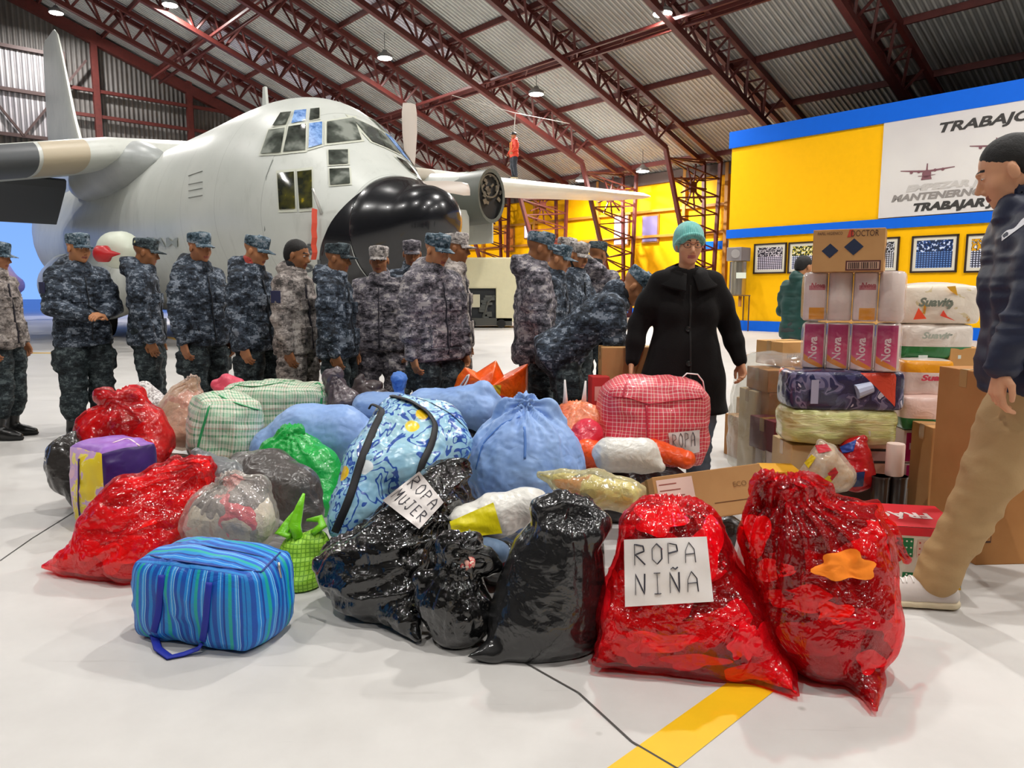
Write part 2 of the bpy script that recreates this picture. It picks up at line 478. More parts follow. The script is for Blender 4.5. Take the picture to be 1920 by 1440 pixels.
# ---- roof trusses with tapering lattice legs
def truss_mesh():
    """one frame in (U,V,z) at U=0: two upper chords, one lower chord, lattice between"""
    parts = {}
    def up(V, s): return Vector((s*.42, V, roofz(V)-.22))
    def lo(V): return Vector((0, V, roofz(V)-1.25))
    V0, V1 = VRIDGE+.2, 25.0
    for s in (-1, 1):
        m = MB(); m.bar(up(V0, s), up(28.4, s), .16, .2); parts.setdefault('top_chord', []).append(m)
    m = MB(); m.bar(lo(V0), lo(V1), .19, .19); parts['bottom_chord'] = [m]
    web = MB(); n = 26; st = (V1-V0)/n
    for i in range(n):
        a = V0+i*st; b = a+st/2; c = a+st
        for s in (-1, 1):
            web.bar(up(a, s), lo(b), .075); web.bar(lo(b), up(c, s), .075)
        web.bar(up(a, -1), up(a, 1), .06); web.bar(up(b, -1), up(b, 1), .045)
    parts['lattice_web'] = [web]
    # leg: inner chord slopes from the lower chord down to the foot, outer chords vertical
    foot = Vector((0, 27.7, .15)); knee = lo(V1)
    m = MB(); m.bar(knee, foot, .16, .16); m.box((0, 28.0, .1), (.9, 1.1, .2)); parts['leg_chord'] = [m]
    for s in (-1, 1):
        m = MB(); m.bar(Vector((s*.42, 28.4, roofz(28.4)-.2)), Vector((s*.2, 28.4, .1)), .14, .14); parts['leg_chord'].append(m)
    lw = MB(); k = 9
    for i in range(k):
        t0, t1, th = i/k, (i+1)/k, (i+.5)/k
        for s in (-1, 1):
            o = lambda t: Vector((s*(.42-.22*t), 28.4, (roofz(28.4)-.2)*(1-t)+.1*t)); q = lambda t: knee.lerp(foot, t)
            lw.bar(o(t0), q(th), .055); lw.bar(q(th), o(t1), .055)
        tt = lambda s, t: Vector((s*(.42-.22*t), 28.4, (roofz(28.4)-.2)*(1-t)+.1*t))
        lw.bar(tt(-1, t0), tt(1, t0), .05)
    # radial stiffeners of the knee
    hub = Vector((0, 27.0, roofz(27.0)-1.9))
    for an in range(0, 360, 40):
        d = Vector((0, math.cos(math.radians(an)), math.sin(math.radians(an))))
        lw.bar(hub, hub+d*(1.0 if an < 180 else .9), .06)
    lw.box(hub, (.1, .45, .45))
    parts['leg_lattice'] = [lw]
    return parts
TR_U = [4.7, 9.3, 13.9, 18.5, 23.1, 27.7, 32.3, 36.9]
tr = empty('roof_truss', W3(TR_U[0], 0)); tr.matrix_world = Matrix(((UV_U.x, UV_V.x, 0, UV_U.x*TR_U[0]), (UV_U.y, UV_V.y, 0, UV_U.y*TR_U[0]), (0,0,1,0), (0,0,0,1)))
for nm, lst in truss_mesh().items():
    for m in lst: m.build(nm, M_red, tr, fix=False)
tr_lab = ['oxide red steel roof truss nearest the camera, over the blue topped banner wall', 'second oxide red roof truss from the camera, above the yellow office panel',
          'third oxide red roof truss from the camera, landing behind the office corner', 'fourth oxide red roof truss, its lattice leg beside the far wing tip',
          'fifth oxide red roof truss, its leg left of the window in the yellow wall', 'sixth oxide red roof truss, crossing above the aircraft nose',
          'seventh oxide red roof truss, crossing above the cockpit roof', 'farthest oxide red roof truss, next to the grey end wall']
for i, U in enumerate(TR_U):
    o = tr if i == 0 else copy_tree(tr)
    o.matrix_world = Matrix(((UV_U.x, UV_V.x, 0, UV_U.x*U), (UV_U.y, UV_V.y, 0, UV_U.y*U), (0,0,1,0), (0,0,0,1)))
    tag(o, tr_lab[i], 'roof truss', 'oxide red trusses under the roof')
# ---- purlins along U, on top of the trusses
pm = MB(); pm.bar((0, 0, 0), (GABLE-.2, 0, 0), .09, .2)
p0 = None
for i, V in enumerate([-3.0, -.4, 2.2, 4.8, 7.4, 10.0, 12.6, 15.2, 17.8, 20.4, 23.0, 25.6, 28.0]):
    if p0 is None: o = p0 = pm.build('roof_purlin', M_red2, fix=False)
    else: o = p0.copy(); COL.objects.link(o)
    m = Matrix(((UV_U.x, UV_V.x, 0, 0), (UV_U.y, UV_V.y, 0, 0), (0,0,1,0), (0,0,0,1))) @ Matrix.Translation((0, V, roofz(V)-.11)); o.matrix_world = m
    tag(o, 'dark red steel purlin running level under the corrugated roof', 'purlin', 'purlins under the roof')
# ---- long ties (pairs of rails running across the trusses at the lower chords)
t0 = None
for V, lab in ((4.5, 'paired red tie rail under the trusses, highest of the three'), (12.0, 'paired red tie rail under the trusses, middle of the three'), (19.0, 'paired red tie rail under the trusses, lowest of the three')):
    m = MB(); z = roofz(V)-1.1
    m.bar((4.0, V, z), (GABLE-1, V, z), .1); m.bar((4.0, V+.35, z-.13), (GABLE-1, V+.35, z-.13), .1)
    for k in range(16): m.bar((4.2+k*2.3, V, z), (4.2+k*2.3+.5, V+.35, z-.13), .04)
    o = wframe(m.build('tie_rail', M_red, fix=False)); tag(o, lab, 'tie rail', 'tie rails under the trusses')

# ---- end wall (gable) with open door and lit sliding panels
M_gab = corrug('gable_sheet', '6e6b69', '57524f', 2*PI/.22, 1, .6, .1, .8, None, .35)
M_gab2 = corrug('gable_light_sheet', 'b9b6b8', '9c98a0', 2*PI/.22, 1, .5, .1, .8, None, .6)
mb = MB()
def gq(V0, V1, z0a, z0b, z1a, z1b, mi=0): mb.add([(GABLE, V0, z0a), (GABLE, V1, z0b), (GABLE, V1, z1b), (GABLE, V0, z1a)], [(0,1,2,3)], mi)
DZ = 7.5; DL, DR = -30, 15.0
gq(-42, VRIDGE, DZ, DZ, roofz(-42), roofz(VRIDGE)); gq(VRIDGE, EAVE, DZ, DZ, roofz(VRIDGE), roofz(EAVE)); gq(-42, DL, 0, 0, DZ, DZ); gq(DR, EAVE, 0, 0, DZ, DZ)
ga = wframe(mb.build('wall_back', [M_gab, M_gab2], fix=False)); tag(ga, kind='structure')
mb = MB(); mb.box((GABLE-.35, -1.5, 10.4), (.12, 19.0, 4.0)); o = wframe(mb.build('lit_wall_panel', M_gab2)); tag(o, 'pale ribbed panel high on the end wall behind the tail fin', 'wall panel')
gir = MB()
for z in (8.4, 10.4, 12.3): gir.bar((GABLE-.5, -40, z), (GABLE-.5, 8.2, z), .16, .16)
for V in (-8, -2.0, 3.6, 8.2): gir.bar((GABLE-.5, V, 8.3), (GABLE-.5, V, 12.5), .22, .2)
for V in (-8, -2.0, 3.6): 
    gir.bar((GABLE-.55, V, 12.3), (GABLE-.55, V+2.8, 8.4), .1); gir.bar((GABLE-.55, V+5.6, 12.3), (GABLE-.55, V+2.8, 8.4), .1)
o = wframe(gir.build('brace_frame', M('3a2624', .6), fix=False)); tag(o, 'dark crossed bracing in front of the pale ribbed panel on the end wall', 'bracing')
gb = MB()
for V in (9.6, 14.0, 18.5, 23.0, 27.0): gb.bar((GABLE-.3, V, 0 if V > 15 else 8.3), (GABLE-.3, V, roofz(V)), .28, .28)
for z in (8.4, 9.8, 11.0): gb.bar((GABLE-.3, 8.2, z), (GABLE-.3, min(28.5, (ROOF0-z)/RSL), z), .16, .16)
gb.bar((GABLE-.3, VRIDGE, roofz(VRIDGE)-.4), (GABLE-.3, EAVE, roofz(EAVE)-.4), .3, .5)
o = wframe(gb.build('wall_framing', M_red, fix=False)); tag(o, 'dark red posts and girts against the grey end wall', 'wall framing')

# ---- low side wall (yellow) behind the lattice legs
M_yw = M('f4b000', .6, var=.12, spec=.15, name='yellow_paint'); M_blue = M('0664dc', .55, var=.04, spec=.2, name='blue_paint')
mb = MB(); mb.add([(-40, EAVE, 0), (GABLE, EAVE, 0), (GABLE, EAVE, roofz(EAVE)), (-40, EAVE, roofz(EAVE))], [(0,1,2,3)])
o = wframe(mb.build('wall_right', M_yw, fix=False)); tag(o, kind='structure')
mb = MB(); mb.box((20, EAVE-.05, roofz(EAVE)-.25), (42, .3, .5)); o = wframe(mb.build('trim_7', M('4a3a34', .7))); tag(o, kind='structure')
mb = MB(); mb.box((15.7, EAVE-.02, 3.32), (8.5, .05, .36)); mb.box((20, EAVE-.02, .22), (40, .05, .44)); o = wframe(mb.build('trim_8', M_blue)); tag(o, kind='structure')
# girts and door-like sections of the side wall
gt = MB()
for z in (5.1, 3.9): gt.bar((18, EAVE-.12, z), (GABLE, EAVE-.12, z), .1, .12)
for U in (18.0, 20.2, 25.5, 30.2, 34.8): gt.bar((U, EAVE-.12, 0), (U, EAVE-.12, roofz(EAVE)), .2, .16)
o = wframe(gt.build('wall_girts', M('a06a1c', .6), fix=False)); tag(o, 'brown girts and posts fixed to the far yellow wall', 'wall girts')
for k, (px0, px1, py0, py1, col, nm) in enumerate([(1153, 1176, 407, 457, 'c9bdf0', 'window_1'), (1206, 1232, 407, 452, '6f6488', 'window_2'), (946, 962, 430, 470, 'd07a3a', 'window_3'), (984, 994, 424, 445, 'd9cfe6', 'window_4')]):
    r = ray(px0, py0); t = (EAVE-.1)/(r.dot(UV_V)); a = r*t; r2 = ray(px1, py1); t2 = (EAVE-.1)/(r2.dot(UV_V)); b = r2*t2
    u0, u1 = a.dot(UV_U), b.dot(UV_U); z0, z1 = b.z+CAMZ, a.z+CAMZ
    mt = NT('pane'); mt.set(col, .15, emit=col if k in (0, 3) else None, estr=.55)
    m = MB(); m.box(((u0+u1)/2, EAVE-.06, (z0+z1)/2), (abs(u1-u0)+.14, .08, z1-z0+.14)); o = wframe(m.build(nm, M('8a5a20', .6))); tag(o, kind='structure')
    m = MB(); m.box(((u0+u1)/2, EAVE-.11, (z0+z1)/2), (abs(u1-u0), .03, z1-z0)); w = m.build('pane', mt.m); w.parent = o
# ---- opposite wall and the wall behind the camera (never in view, they close the hall)
M_dk = M('6a6460', .8)
mb = MB(); mb.add([(-40, -42, 0), (GABLE, -42, 0), (GABLE, -42, roofz(-42)), (-40, -42, roofz(-42))], [(0,1,2,3)]); o = wframe(mb.build('wall_left', M_dk, fix=False)); tag(o, kind='structure')
mb = MB(); mb.add([(-40, -42, 0), (-40, EAVE, 0), (-40, EAVE, roofz(EAVE)), (-40, VRIDGE, roofz(VRIDGE)), (-40, -42, roofz(-42))], [(0,1,2,3,4)]); o = wframe(mb.build('wall_front', M_dk, fix=False)); tag(o, kind='structure')

# ---- office block: yellow, blue bands, banner
OV = 21.2; OU = 13.1; OH = 6.27
mb = MB(); mb.add([(-14, OV, 0), (OU, OV, 0), (OU, OV, OH), (-14, OV, OH), (OU, EAVE, 0), (OU, EAVE, OH), (-14, EAVE, OH), (-14, EAVE, 0)], [(0,1,2,3), (1,4,5,2), (0,3,6,7)])
mb.add([(-14, OV, OH), (OU, OV, OH), (OU, EAVE, OH), (-14, EAVE, OH)], [(0,1,2,3)], 1)
o = wframe(mb.build('wall_office', [M('ffbe00', .6, var=.05, spec=.15), M('3a3836', .9)], fix=False)); tag(o, kind='structure')
mb = MB(); mb.box((-.45, OV-.04, 6.02), (27.2, .08, .5)); mb.box((-.45, OV-.04, 3.08), (27.2, .08, .27)); mb.box((-.45, OV-.04, .16), (27.2, .06, .32))
mb.box((OU+.04, OV+2, 6.02), (.08, 4.1, .5))
o = wframe(mb.build('trim_9', M_blue)); tag(o, kind='structure')
ban = empty('wall_banner', (0,0,0)); tag(ban, 'large pale banner with dark lettering and aircraft pictures on the yellow wall', 'banner')
M_ban = NT('banner_vinyl'); _o = M_ban.tc('Object'); M_ban.set(M_ban.ramp(M_ban.noise(_o, .5, 3), [(.3, 'cfcac9'), (.7, 'dedad6')]), .35); M_ban = M_ban.m
mb = MB(); mb.box((8.44-6.5, OV-.05, (5.77+3.24)/2), (13.0, .03, 5.77-3.24)); bp = wframe(mb.build('banner_sheet', M_ban)); bp.parent = ban
def ofc(U, z, off=.07): return W3(U, OV-off, z)
UX = -UV_U  # reading direction on that wall
M_ink = M('33302e', .6); M_ink2 = M('8a8480', .6)
def btext(s, U, z, size, m, bold=.012, width=None, shear=.25):
    o = text_obj('lettering', s, ofc(U, z), UX, (0,0,1), size, m, None, bold, shear, width); o.parent = ban; return o
btext('TRABAJO EN EQUIPO', 7.1-2.35, 5.4, .33, M_ink, width=4.7)
btext('EMPEZAR JUNTOS', 6.35, 3.95, .22, M('c2bdb8', .6), width=2.9)
btext('MANTENERNOS JUNTOS', 6.35, 3.72, .24, M_ink2, width=3.6)
btext('TRABAJAR JUNTOS', 6.05, 3.44, .27, M_ink, .016, width=3.1)
def banner_plane(U, z, w):
    m = MB()
    for s in (-1, 1):
        m.prism([(0, .03), (s*w/2, .09+.04*(s<0)), (s*w/2, .11+.04*(s<0)), (0, .085)], 0, .006, fn=lambda x, y, zz: ofc(U-x, z+y, .07+zz))
        m.prism([(0, -.06), (s*w*.16, -.05), (s*w*.16, -.04), (0, -.035)], 0, .006, fn=lambda x, y, zz: ofc(U-x, z+y, .07+zz))
        for e in (.15, .29): m.prism([(s*w*e+.04*math.cos(a*PI/4), .07+.04*math.sin(a*PI/4)) for a in range(8)], 0, .008, fn=lambda x, y, zz: ofc(U-x, z+y, .07+zz))
    m.prism([(.11*math.cos(a*PI/6), .1*math.sin(a*PI/6)) for a in range(12)], 0, .01, fn=lambda x, y, zz: ofc(U-x, z+y, .07+zz))
    m.prism([(-.02, .08), (.02, .08), (.012, .26), (-.012, .26)], 0, .008, fn=lambda x, y, zz: ofc(U-x, z+y, .07+zz))
    m.prism([(-.13, -.15), (.13, -.15), (.1, -.05), (-.1, -.05)], 0, .01, fn=lambda x, y, zz: ofc(U-x, z+y, .07+zz))
    o = m.build('printed_aircraft', M('7c5058', .6), fix=False); o.parent = ban
banner_plane(7.28, 4.3, 1.3); banner_plane(5.75, 4.72, 1.15); banner_plane(3.0, 4.5, 2.0)
# vertical joint line between yellow panel and banner
# ---- framed picture boards
def board_mat(seed, top, bot):
    t = NT('picture_print'); u = t.tc('UV'); x = t.xyz(u)
    n = t.noise(t.map(u, (14, 9, 1), loc=(seed, 0, 0)), 1.0, 2)
    topc = t.ramp(n, [(.4, top[0]), (.5, top[1]), (.58, top[2])], 'CONSTANT')
    gx = t.math('FRACT', t.math('MULTIPLY', x[0], 13)); gy = t.math('FRACT', t.math('MULTIPLY', x[1], 13))
    g = t.math('MULTIPLY', t.math('LESS_THAN', gx, .62), t.math('LESS_THAN', gy, .6))
    botc = t.mix(g, bot[0], bot[1])
    c = t.mix(t.math('GREATER_THAN', x[1], .58), botc, topc)
    t.set(c, .25, coat=.4); return t.m
boards = [(11.62, 1.08, .93, 2.26, (('2a2530', 'd8cfd6', '2a2530'), ('2a2432', 'e8def0')), 'leftmost framed photo board on the yellow wall, white lower half of small squares'),
          (10.52, 1.0, .93, 2.25, (('243024', 'e2cf3a', 'd8d8d0'), ('232a52', 'dfe3f2')), 'framed board second from left, yellow strip at top, beside the person in green'),
          (9.4, 1.0, .93, 2.25, (('1c2436', '2b3558', 'cfd4de'), ('26304e', 'b9bfd4')), 'framed board hidden behind the top carton of the stack'),
          (8.35, 1.0, .95, 2.24, (('1c1c26', 'cfcfd6', '1c1c26'), ('1e1e2a', 'e2e2ea')), 'framed board with black top and white squares, right of the top carton'),
          (6.98, 1.12, .97, 2.22, (('1c2b4a', '2a4a8a', 'cfdcf2'), ('22345e', '5f86c8')), 'framed blue board between the black one and the one by the man in navy'),
          (5.7, 1.1, .97, 2.2, (('d59a1c', '20243a', 'e6e2da'), ('2a2c3c', 'c7cbe0')), 'framed board with orange band beside the shoulder of the man in navy')]
M_frame = M('2c1d18', .35); M_mat = M('ddd6c4', .7)
for U, w, h, z, (tp, bt), lab in boards:
    pf = empty('picture_frame', ofc(U, z, 0)); tag(pf, lab, 'picture', 'framed boards on the yellow wall')
    def Q(m, a, b, c, d, o0, o1): 
        m.prism([(a, c), (b, c), (b, d), (a, d)], o0, o1, fn=lambda x, y, zz: ofc(U-x, z+y, zz)-ofc(U, z, 0))
    fr = MB(); e = .045
    Q(fr, -w/2, w/2, -h/2, -h/2+e, 0, .06); Q(fr, -w/2, w/2, h/2-e, h/2, 0, .06); Q(fr, -w/2, -w/2+e, -h/2, h/2, 0, .06); Q(fr, w/2-e, w/2, -h/2, h/2, 0, .06)
    fr.build('frame', M_frame, pf)
    m = MB(); Q(m, -w/2+e, w/2-e, -h/2+e, h/2-e, .01, .03); m.build('mount_board', M_mat, pf)
    a = w/2-e-.08; b = h/2-e-.08; m = MB()
    f = lambda x, y: ofc(U-x, z+y, .036)-ofc(U, z, 0)
    m.quad(f(-a, -b), f(a, -b), f(a, b), f(-a, b), uv=True); m.build('print', board_mat(U, tp, bt), pf, fix=False)

# ---- steel urn on a stand by the office corner
urn = empty('water_boiler', W3(12.45, OV-.45)); tag(urn, 'tall stainless steel boiler with grey top box on a thin legged stand', 'boiler')
M_ss = M('b9b2a4', .22, .9, name='stainless'); zt = 1.12
m = MB(); m.tube([(0,0,zt+.02), (0,0,zt+1.05)], .26, 24); m.build('tank', M_ss, urn, True, 40)
m = MB(); m.box((0,0,zt+1.28), (.62, .5, .42), Rz(.8)); m.build('top_box', M('9a9496', .4, .5), urn, bevel=.02)
m = MB(); m.tube([(-.16, -.2, zt+1.3), (-.2, -.34, zt+1.28)], .13, 16); m.build('gauge_drum', M('b4b0b0', .35, .6), urn, True, 40)
m = MB(); m.box((.02, -.27, zt+.62), (.3, .02, .18), Rz(.0)); m.build('label', M('e9f3e6', .6), urn)
m = MB(); m.box((0,0,zt), (.66, .6, .03)); m.build('stand_top', M('6d5138', .6), urn)
for sx in (-.3, .3):
    for sy in (-.27, .27): m = MB(); m.bar((sx, sy, 0), (sx, sy, zt), .03); m.build('leg', M('4b2c16', .6), urn)
m = MB(); m.tube([(.1, 0, zt-.02), (.1, 0, zt-.35)], .05, 10); m.build('drain_pipe', M('c98a4a', .5), urn, True)

# ---- hanging lamps
M_lamp = NT('lamp_face'); M_lamp.set('ffffff', .5, emit=(255, 250, 240), estr=60); M_lamp = M_lamp.m
M_house = M('8e8e8e', .4, .6)
for i, (U, V) in enumerate(LAMPS):
    z = roofz(V)-1.15; p = W3(U, V, z)
    e = empty('high_bay_lamp', p)
    labs = {0: 'lit high bay lamp above the tail fin', 1: 'lit high bay lamp above the rear fuselage, top left', 2: 'lit high bay lamp above the cockpit roof', 3: 'largest lit high bay lamp, top right of centre',
            4: 'lit high bay lamp above the worker on the wing', 5: 'lit high bay lamp just above the wing tip', 6: 'small lit high bay lamp low behind the wing, left of the wing tip'}
    tag(e, labs.get(i, 'lit high bay lamp hanging under the roof outside the picture'), 'lamp', 'high bay lamps')
    m = MB(); m.tube([(0,0,.0), (0,0,.1), (0,0,.22), (0,0,.3)], [.3, .3, .12, .08], 20); m.build('housing', M_house, e, True, 40)
    m = MB(); m.disc((0,0,-.012), .27, h=.008); m.build('diffuser', M_lamp, e)
    m = MB(); m.tube([(0,0,.3), (0,0,.95)], .012, 6); m.build('cord', M('222222'), e)
    l = lamp_light(p, LAMP_W); lo = bpy.data.objects.new('lamp_glow', l); COL.objects.link(lo); lo.parent = e; lo.location = (0,0,-.03)

# ---- outside: apron vehicle seen through the door
ap = empty('parked_aircraft', (-13.2, 23.5, 0)); tag(ap, 'blurred white and violet nose of an aircraft outside the open door, far left', 'aircraft')
v = Vol((-3.5, -1.6, 0), (3.0, 1.6, 2.6), .1); v.path([(-3, 0, 1.5), (-1, 0, 1.5), (.6, 0, 1.3), (1.6, 0, .95)], [1.0, 1.0, .75, .3], .3)
V_, F_ = v.mesh(); me = fastmesh('hull', V_, F_); t = NT('far_hull'); x = t.xyz(t.tc()); t.set(t.ramp(t.math('MULTIPLY', x[2], .4), [(.2, '5f5a9a'), (.42, '8d7fae'), (.5, 'e6b8b8'), (.7, 'f6e2e4')]), .4); link('hull', me, t.m, ap, True)
m = MB(); m.tube([(.3, -.7, .35), (.3, .7, .35)], .35, 16); m.build('wheel', M('22222a', .8), ap, True, 40)
ap.location = tuple(W3(50, 4.5)); ap.scale = (1.7, 1.7, 1.7)
# ================================================================== TRANSPORT AIRCRAFT
PN = Vector((-.985, 12.0, 0)); PH = math.radians(43)
PF = Vector((math.sin(PH), -math.cos(PH), 0)); PL = Vector((math.cos(PH), math.sin(PH), 0))
PMAT = Matrix(((PF.x, PL.x, 0, PN.x), (PF.y, PL.y, 0, PN.y), (0,0,1,0), (0,0,0,1)))
plane = empty('transport_aircraft'); plane.matrix_world = PMAT
tag(plane, 'large pale grey four engined transport aircraft with black nose parked in the hangar', 'aircraft')
def paint(name, a, b, rough=.4):
    t = NT(name); o = t.tc(); n = t.noise(o, .8, 4, .6); c = t.ramp(n, [(.3, a), (.7, b)])
    c = t.mix(t.gray(t.noise(t.map(o, (1, 1, .25)), 5, 5, .7), [(.55, 0), (.75, .25)]), c, '8f938c')
    # panel seams
    x = t.xyz(o); s1 = t.math('LESS_THAN', t.math('FRACT', t.math('DIVIDE', x[0], 1.53)), .008)
    c = t.mix(t.math('MULTIPLY', s1, .5), c, '888c88')
    t.set(c, rough, spec=.5); return t.m
M_pl = paint('aircraft_grey', 'c2c6c0', 'cdd0ca'); M_pl2 = paint('aircraft_grey_dark', 'a4a8a8', 'b4b8b6'); M_rad = M('17181c', .24, coat=.4, name='radome_black')
ST = [  # s, top z, bottom z, half width, top flattening
 (1.42, 3.22, 1.22, 1.02), (1.75, 3.42, 1.12, 1.22), (2.2, 3.72, 1.0, 1.5), (2.65, 4.15, .92, 1.7), (3.1, 4.6, .85, 1.84), (3.55, 4.88, .8, 1.93), (4.1, 5.04, .75, 2.0),
 (4.8, 5.12, .71, 2.07), (5.8, 5.1, .69, 2.14), (7.2, 5.05, .69, 2.16), (10, 5.02, .69, 2.16), (14, 5.02, .69, 2.16), (18.5, 5.02, .72, 2.16), (20.5, 5.02, 1.05, 2.1), (23, 5.02, 1.9, 1.75), (26, 5.0, 2.95, 1.2), (28.5, 4.9, 3.75, .6), (29.6, 4.75, 4.2, .2)]
def interp(s):
    ss = [q[0] for q in ST]
    s = min(max(s, ss[0]), ss[-1]); i = max(0, min(len(ss)-2, int(np.searchsorted(ss, s))-1)); t = (s-ss[i])/(ss[i+1]-ss[i])
    # catmull-rom
    def g(k):
        p = [ST[max(0, min(len(ST)-1, i+j))][k] for j in (-1, 0, 1, 2)]
        return .5*((2*p[1])+(-p[0]+p[2])*t+(2*p[0]-5*p[1]+4*p[2]-p[3])*t*t+(-p[0]+3*p[1]-3*p[2]+p[3])*t**3)
    return g(1), g(2), g(3)
def fus_ring(s, n=72, grow=0.0):
    zt, zb, w = interp(s); zc = zb+(zt-zb)*.46; r = []
    for k in range(n):
        a = 2*PI*k/n; ca, sa = math.cos(a), math.sin(a)
        hz = (zt-zc) if sa > 0 else (zc-zb)
        # windscreen zone is narrower at the top
        f = 1.0
        if 2.2 < s < 5.5 and sa > 0: f = 1-.04*sa*math.sin(min(1, (s-2.2)/3.3)*PI)
        r.append(Vector((-s, (w+grow)*ca*f, zc+(hz+grow)*sa)))
    return r
ss = [1.42]+[1.42+i*.14 for i in range(1, 32)]+[5.8+i*.9 for i in range(0, 27)]+[29.6]
ss = sorted(set(round(x, 3) for x in ss if x <= 29.6))
mb = MB(); mb.rings([fus_ring(s) for s in ss]); fus = mb.build('fuselage', M_pl, plane, True)
FB = BVHTree.FromPolygons([PMAT @ Vector(v) for v in mb.v], mb.f)
# radome: bulbous nose tip then a wider black cone, black paint carried aft under the chin
RA = [(0.11, 2.5, 2.44, 0.02), (0.137, 2.667, 2.247, 0.2), (0.208, 2.797, 2.057, 0.36), (0.333, 2.911, 1.901, 0.5), (0.529, 2.986, 1.756, 0.62), (0.707, 3.013, 1.653, 0.68), (0.85, 3.044, 1.574, 0.74), (1.001, 3.114, 1.454, 0.83), (1.224, 3.195, 1.305, 0.95), (1.42, 3.24, 1.2, 1.035), (1.5, 3.24, 1.2, 1.03)]
mb = MB(); rg = []
for s, zt, zb, w in RA:
    zc = (zt+zb)/2; rg.append([Vector((-s, w*math.cos(2*PI*k/64), zc+(zt-zb)/2*math.sin(2*PI*k/64))) for k in range(64)])
mb.rings(rg); mb.build('radome', M_rad, plane, True)
# black paint skin aft of the radome (slanted rear edge)
mb = MB(); rg = []
for i in range(14):
    r = []
    for k in range(72):
        a = 2*PI*k/72; lim = .62-.55*math.sin(a) if math.sin(a) > -1 else 0
        s = 1.42+(max(.02, .4-.5*math.sin(a)))*i/13
        q = fus_ring(s, 72, .012)[k]; r.append(q)
    rg.append(r)
mb.rings(rg, caps=(False, False)); mb.build('nose_paint', M_rad, plane, True, fix=False)
# windows: patches laid on the fuselage skin
M_glass = NT('cockpit_glass'); M_glass.set(M_glass.ramp(M_glass.noise(M_glass.tc(), 2.2, 3), [(.35, '20241f'), (.5, '4d524c'), (.62, '8f948c')]), .06, spec=.8); M_glass = M_glass.m
M_glb = NT('window_blue'); M_glb.set(M_glb.ramp(M_glb.noise(M_glb.tc(), 9, 4, .7), [(.35, '3d6bb0'), (.6, '8fb4e8')]), .2); M_glb = M_glb.m
M_gld = NT('side_glass'); M_gld.set(M_gld.ramp(M_gld.noise(M_gld.tc(), 4, 3), [(.4, '23261c'), (.6, '4c4a20'), (.66, 'a08c20')]), .08); M_gld = M_gld.m
M_wfr = M('c9ccbd', .5)
PINV = PMAT.inverted()
def skin_point(px, py, off):
    r = ray(px, py); h = FB.ray_cast(Vector((0, 0, CAMZ)), r.normalized(), 60)
    if h[0] is None: return None
    n = h[1] if h[1].dot(r) < 0 else -h[1]
    return PINV @ (h[0]+n*off)
def patch(poly, off, grow=0.0, n=6):
    c = [sum(p[0] for p in poly)/4, sum(p[1] for p in poly)/4]
    P = [(p[0]+(p[0]-c[0])*grow, p[1]+(p[1]-c[1])*grow) for p in poly]
    vs = []
    for j in range(n+1):
        for i in range(n+1):
            u, w = i/n, j/n
            x = (P[0][0]*(1-u)+P[1][0]*u)*(1-w)+(P[3][0]*(1-u)+P[2][0]*u)*w; y = (P[0][1]*(1-u)+P[1][1]*u)*(1-w)+(P[3][1]*(1-u)+P[2][1]*u)*w
            q = skin_point(x, y, off)
            if q is None: return None
            vs.append(q)
    fs = [(j*(n+1)+i, j*(n+1)+i+1, (j+1)*(n+1)+i+1, (j+1)*(n+1)+i) for j in range(n) for i in range(n)]
    return vs, fs
def mirror(v): return Vector((v.x, -v.y, v.z))
WIN = [([(527,213),(547,211),(537,235),(512,237)], 0), ([(553,209),(575,207),(573,228),(547,233)], 1), ([(582,206),(599,204),(599,223),(580,227)], 0),
       ([(505,245),(535,241),(527,287),(490,289)], 0), ([(542,239),(574,234),(573,282),(532,286)], 0), ([(580,233),(604,230),(604,272),(579,279)], 1),
       ([(613,230),(663,222),(677,263),(613,270)], 0), ([(673,226),(718,230),(740,270),(683,265)], 0), ([(725,232),(741,243),(763,280),(747,273)], 0),
       ([(616,283),(652,282),(653,308),(617,310)], 0), ([(618,318),(655,317),(657,345),(620,348)], 0), ([(521,326),(552,323),(555,392),(525,393)], 2), ([(558,323),(585,320),(587,390),(563,392)], 2)]
for poly, k in WIN:
    a = patch(poly, .012, .17); b = patch(poly, .026)
    if a is None or b is None: continue
    for mir in (False, True):
        if mir and k != 9 and poly[0][0] > 660: continue
        fn = mirror if mir else (lambda v: v)
        m = MB(); m.add([fn(v) for v in a[0]], a[1]); fo = m.build('window_frame', M_wfr, plane, True, fix=False)
        m = MB(); m.add([fn(v) for v in b[0]], b[1]); m.build('pane', [M_glass, M_glb, M_gld][k], fo, True, fix=False)
# lettering wrapped on the side
def skin_text(s, px, py, w, h, mat):
    V, F = text_mesh(s, 1.0, 0, .02); x0 = min(v.x for v in V); x1 = max(v.x for v in V); y0 = min(v.y for v in V); y1 = max(v.y for v in V)
    P = [skin_point(px+(v.x-x0)/(x1-x0)*w, py+h-(v.y-y0)/(y1-y0)*h, .02) for v in V]
    if any(p is None for p in P): return
    me = bpy.data.meshes.new('marking'); me.from_pydata([tuple(p) for p in P], [], F); me.update(); link('marking', me, mat, plane)
M_mark = M('565c60', .5)
skin_text('FAB', 549, 457, 41, 21, M_mark); skin_text('61', 568, 486, 34, 24, M_mark); skin_text('TAM', 447-175, 446, 62, 17, M('9aa09c', .5))
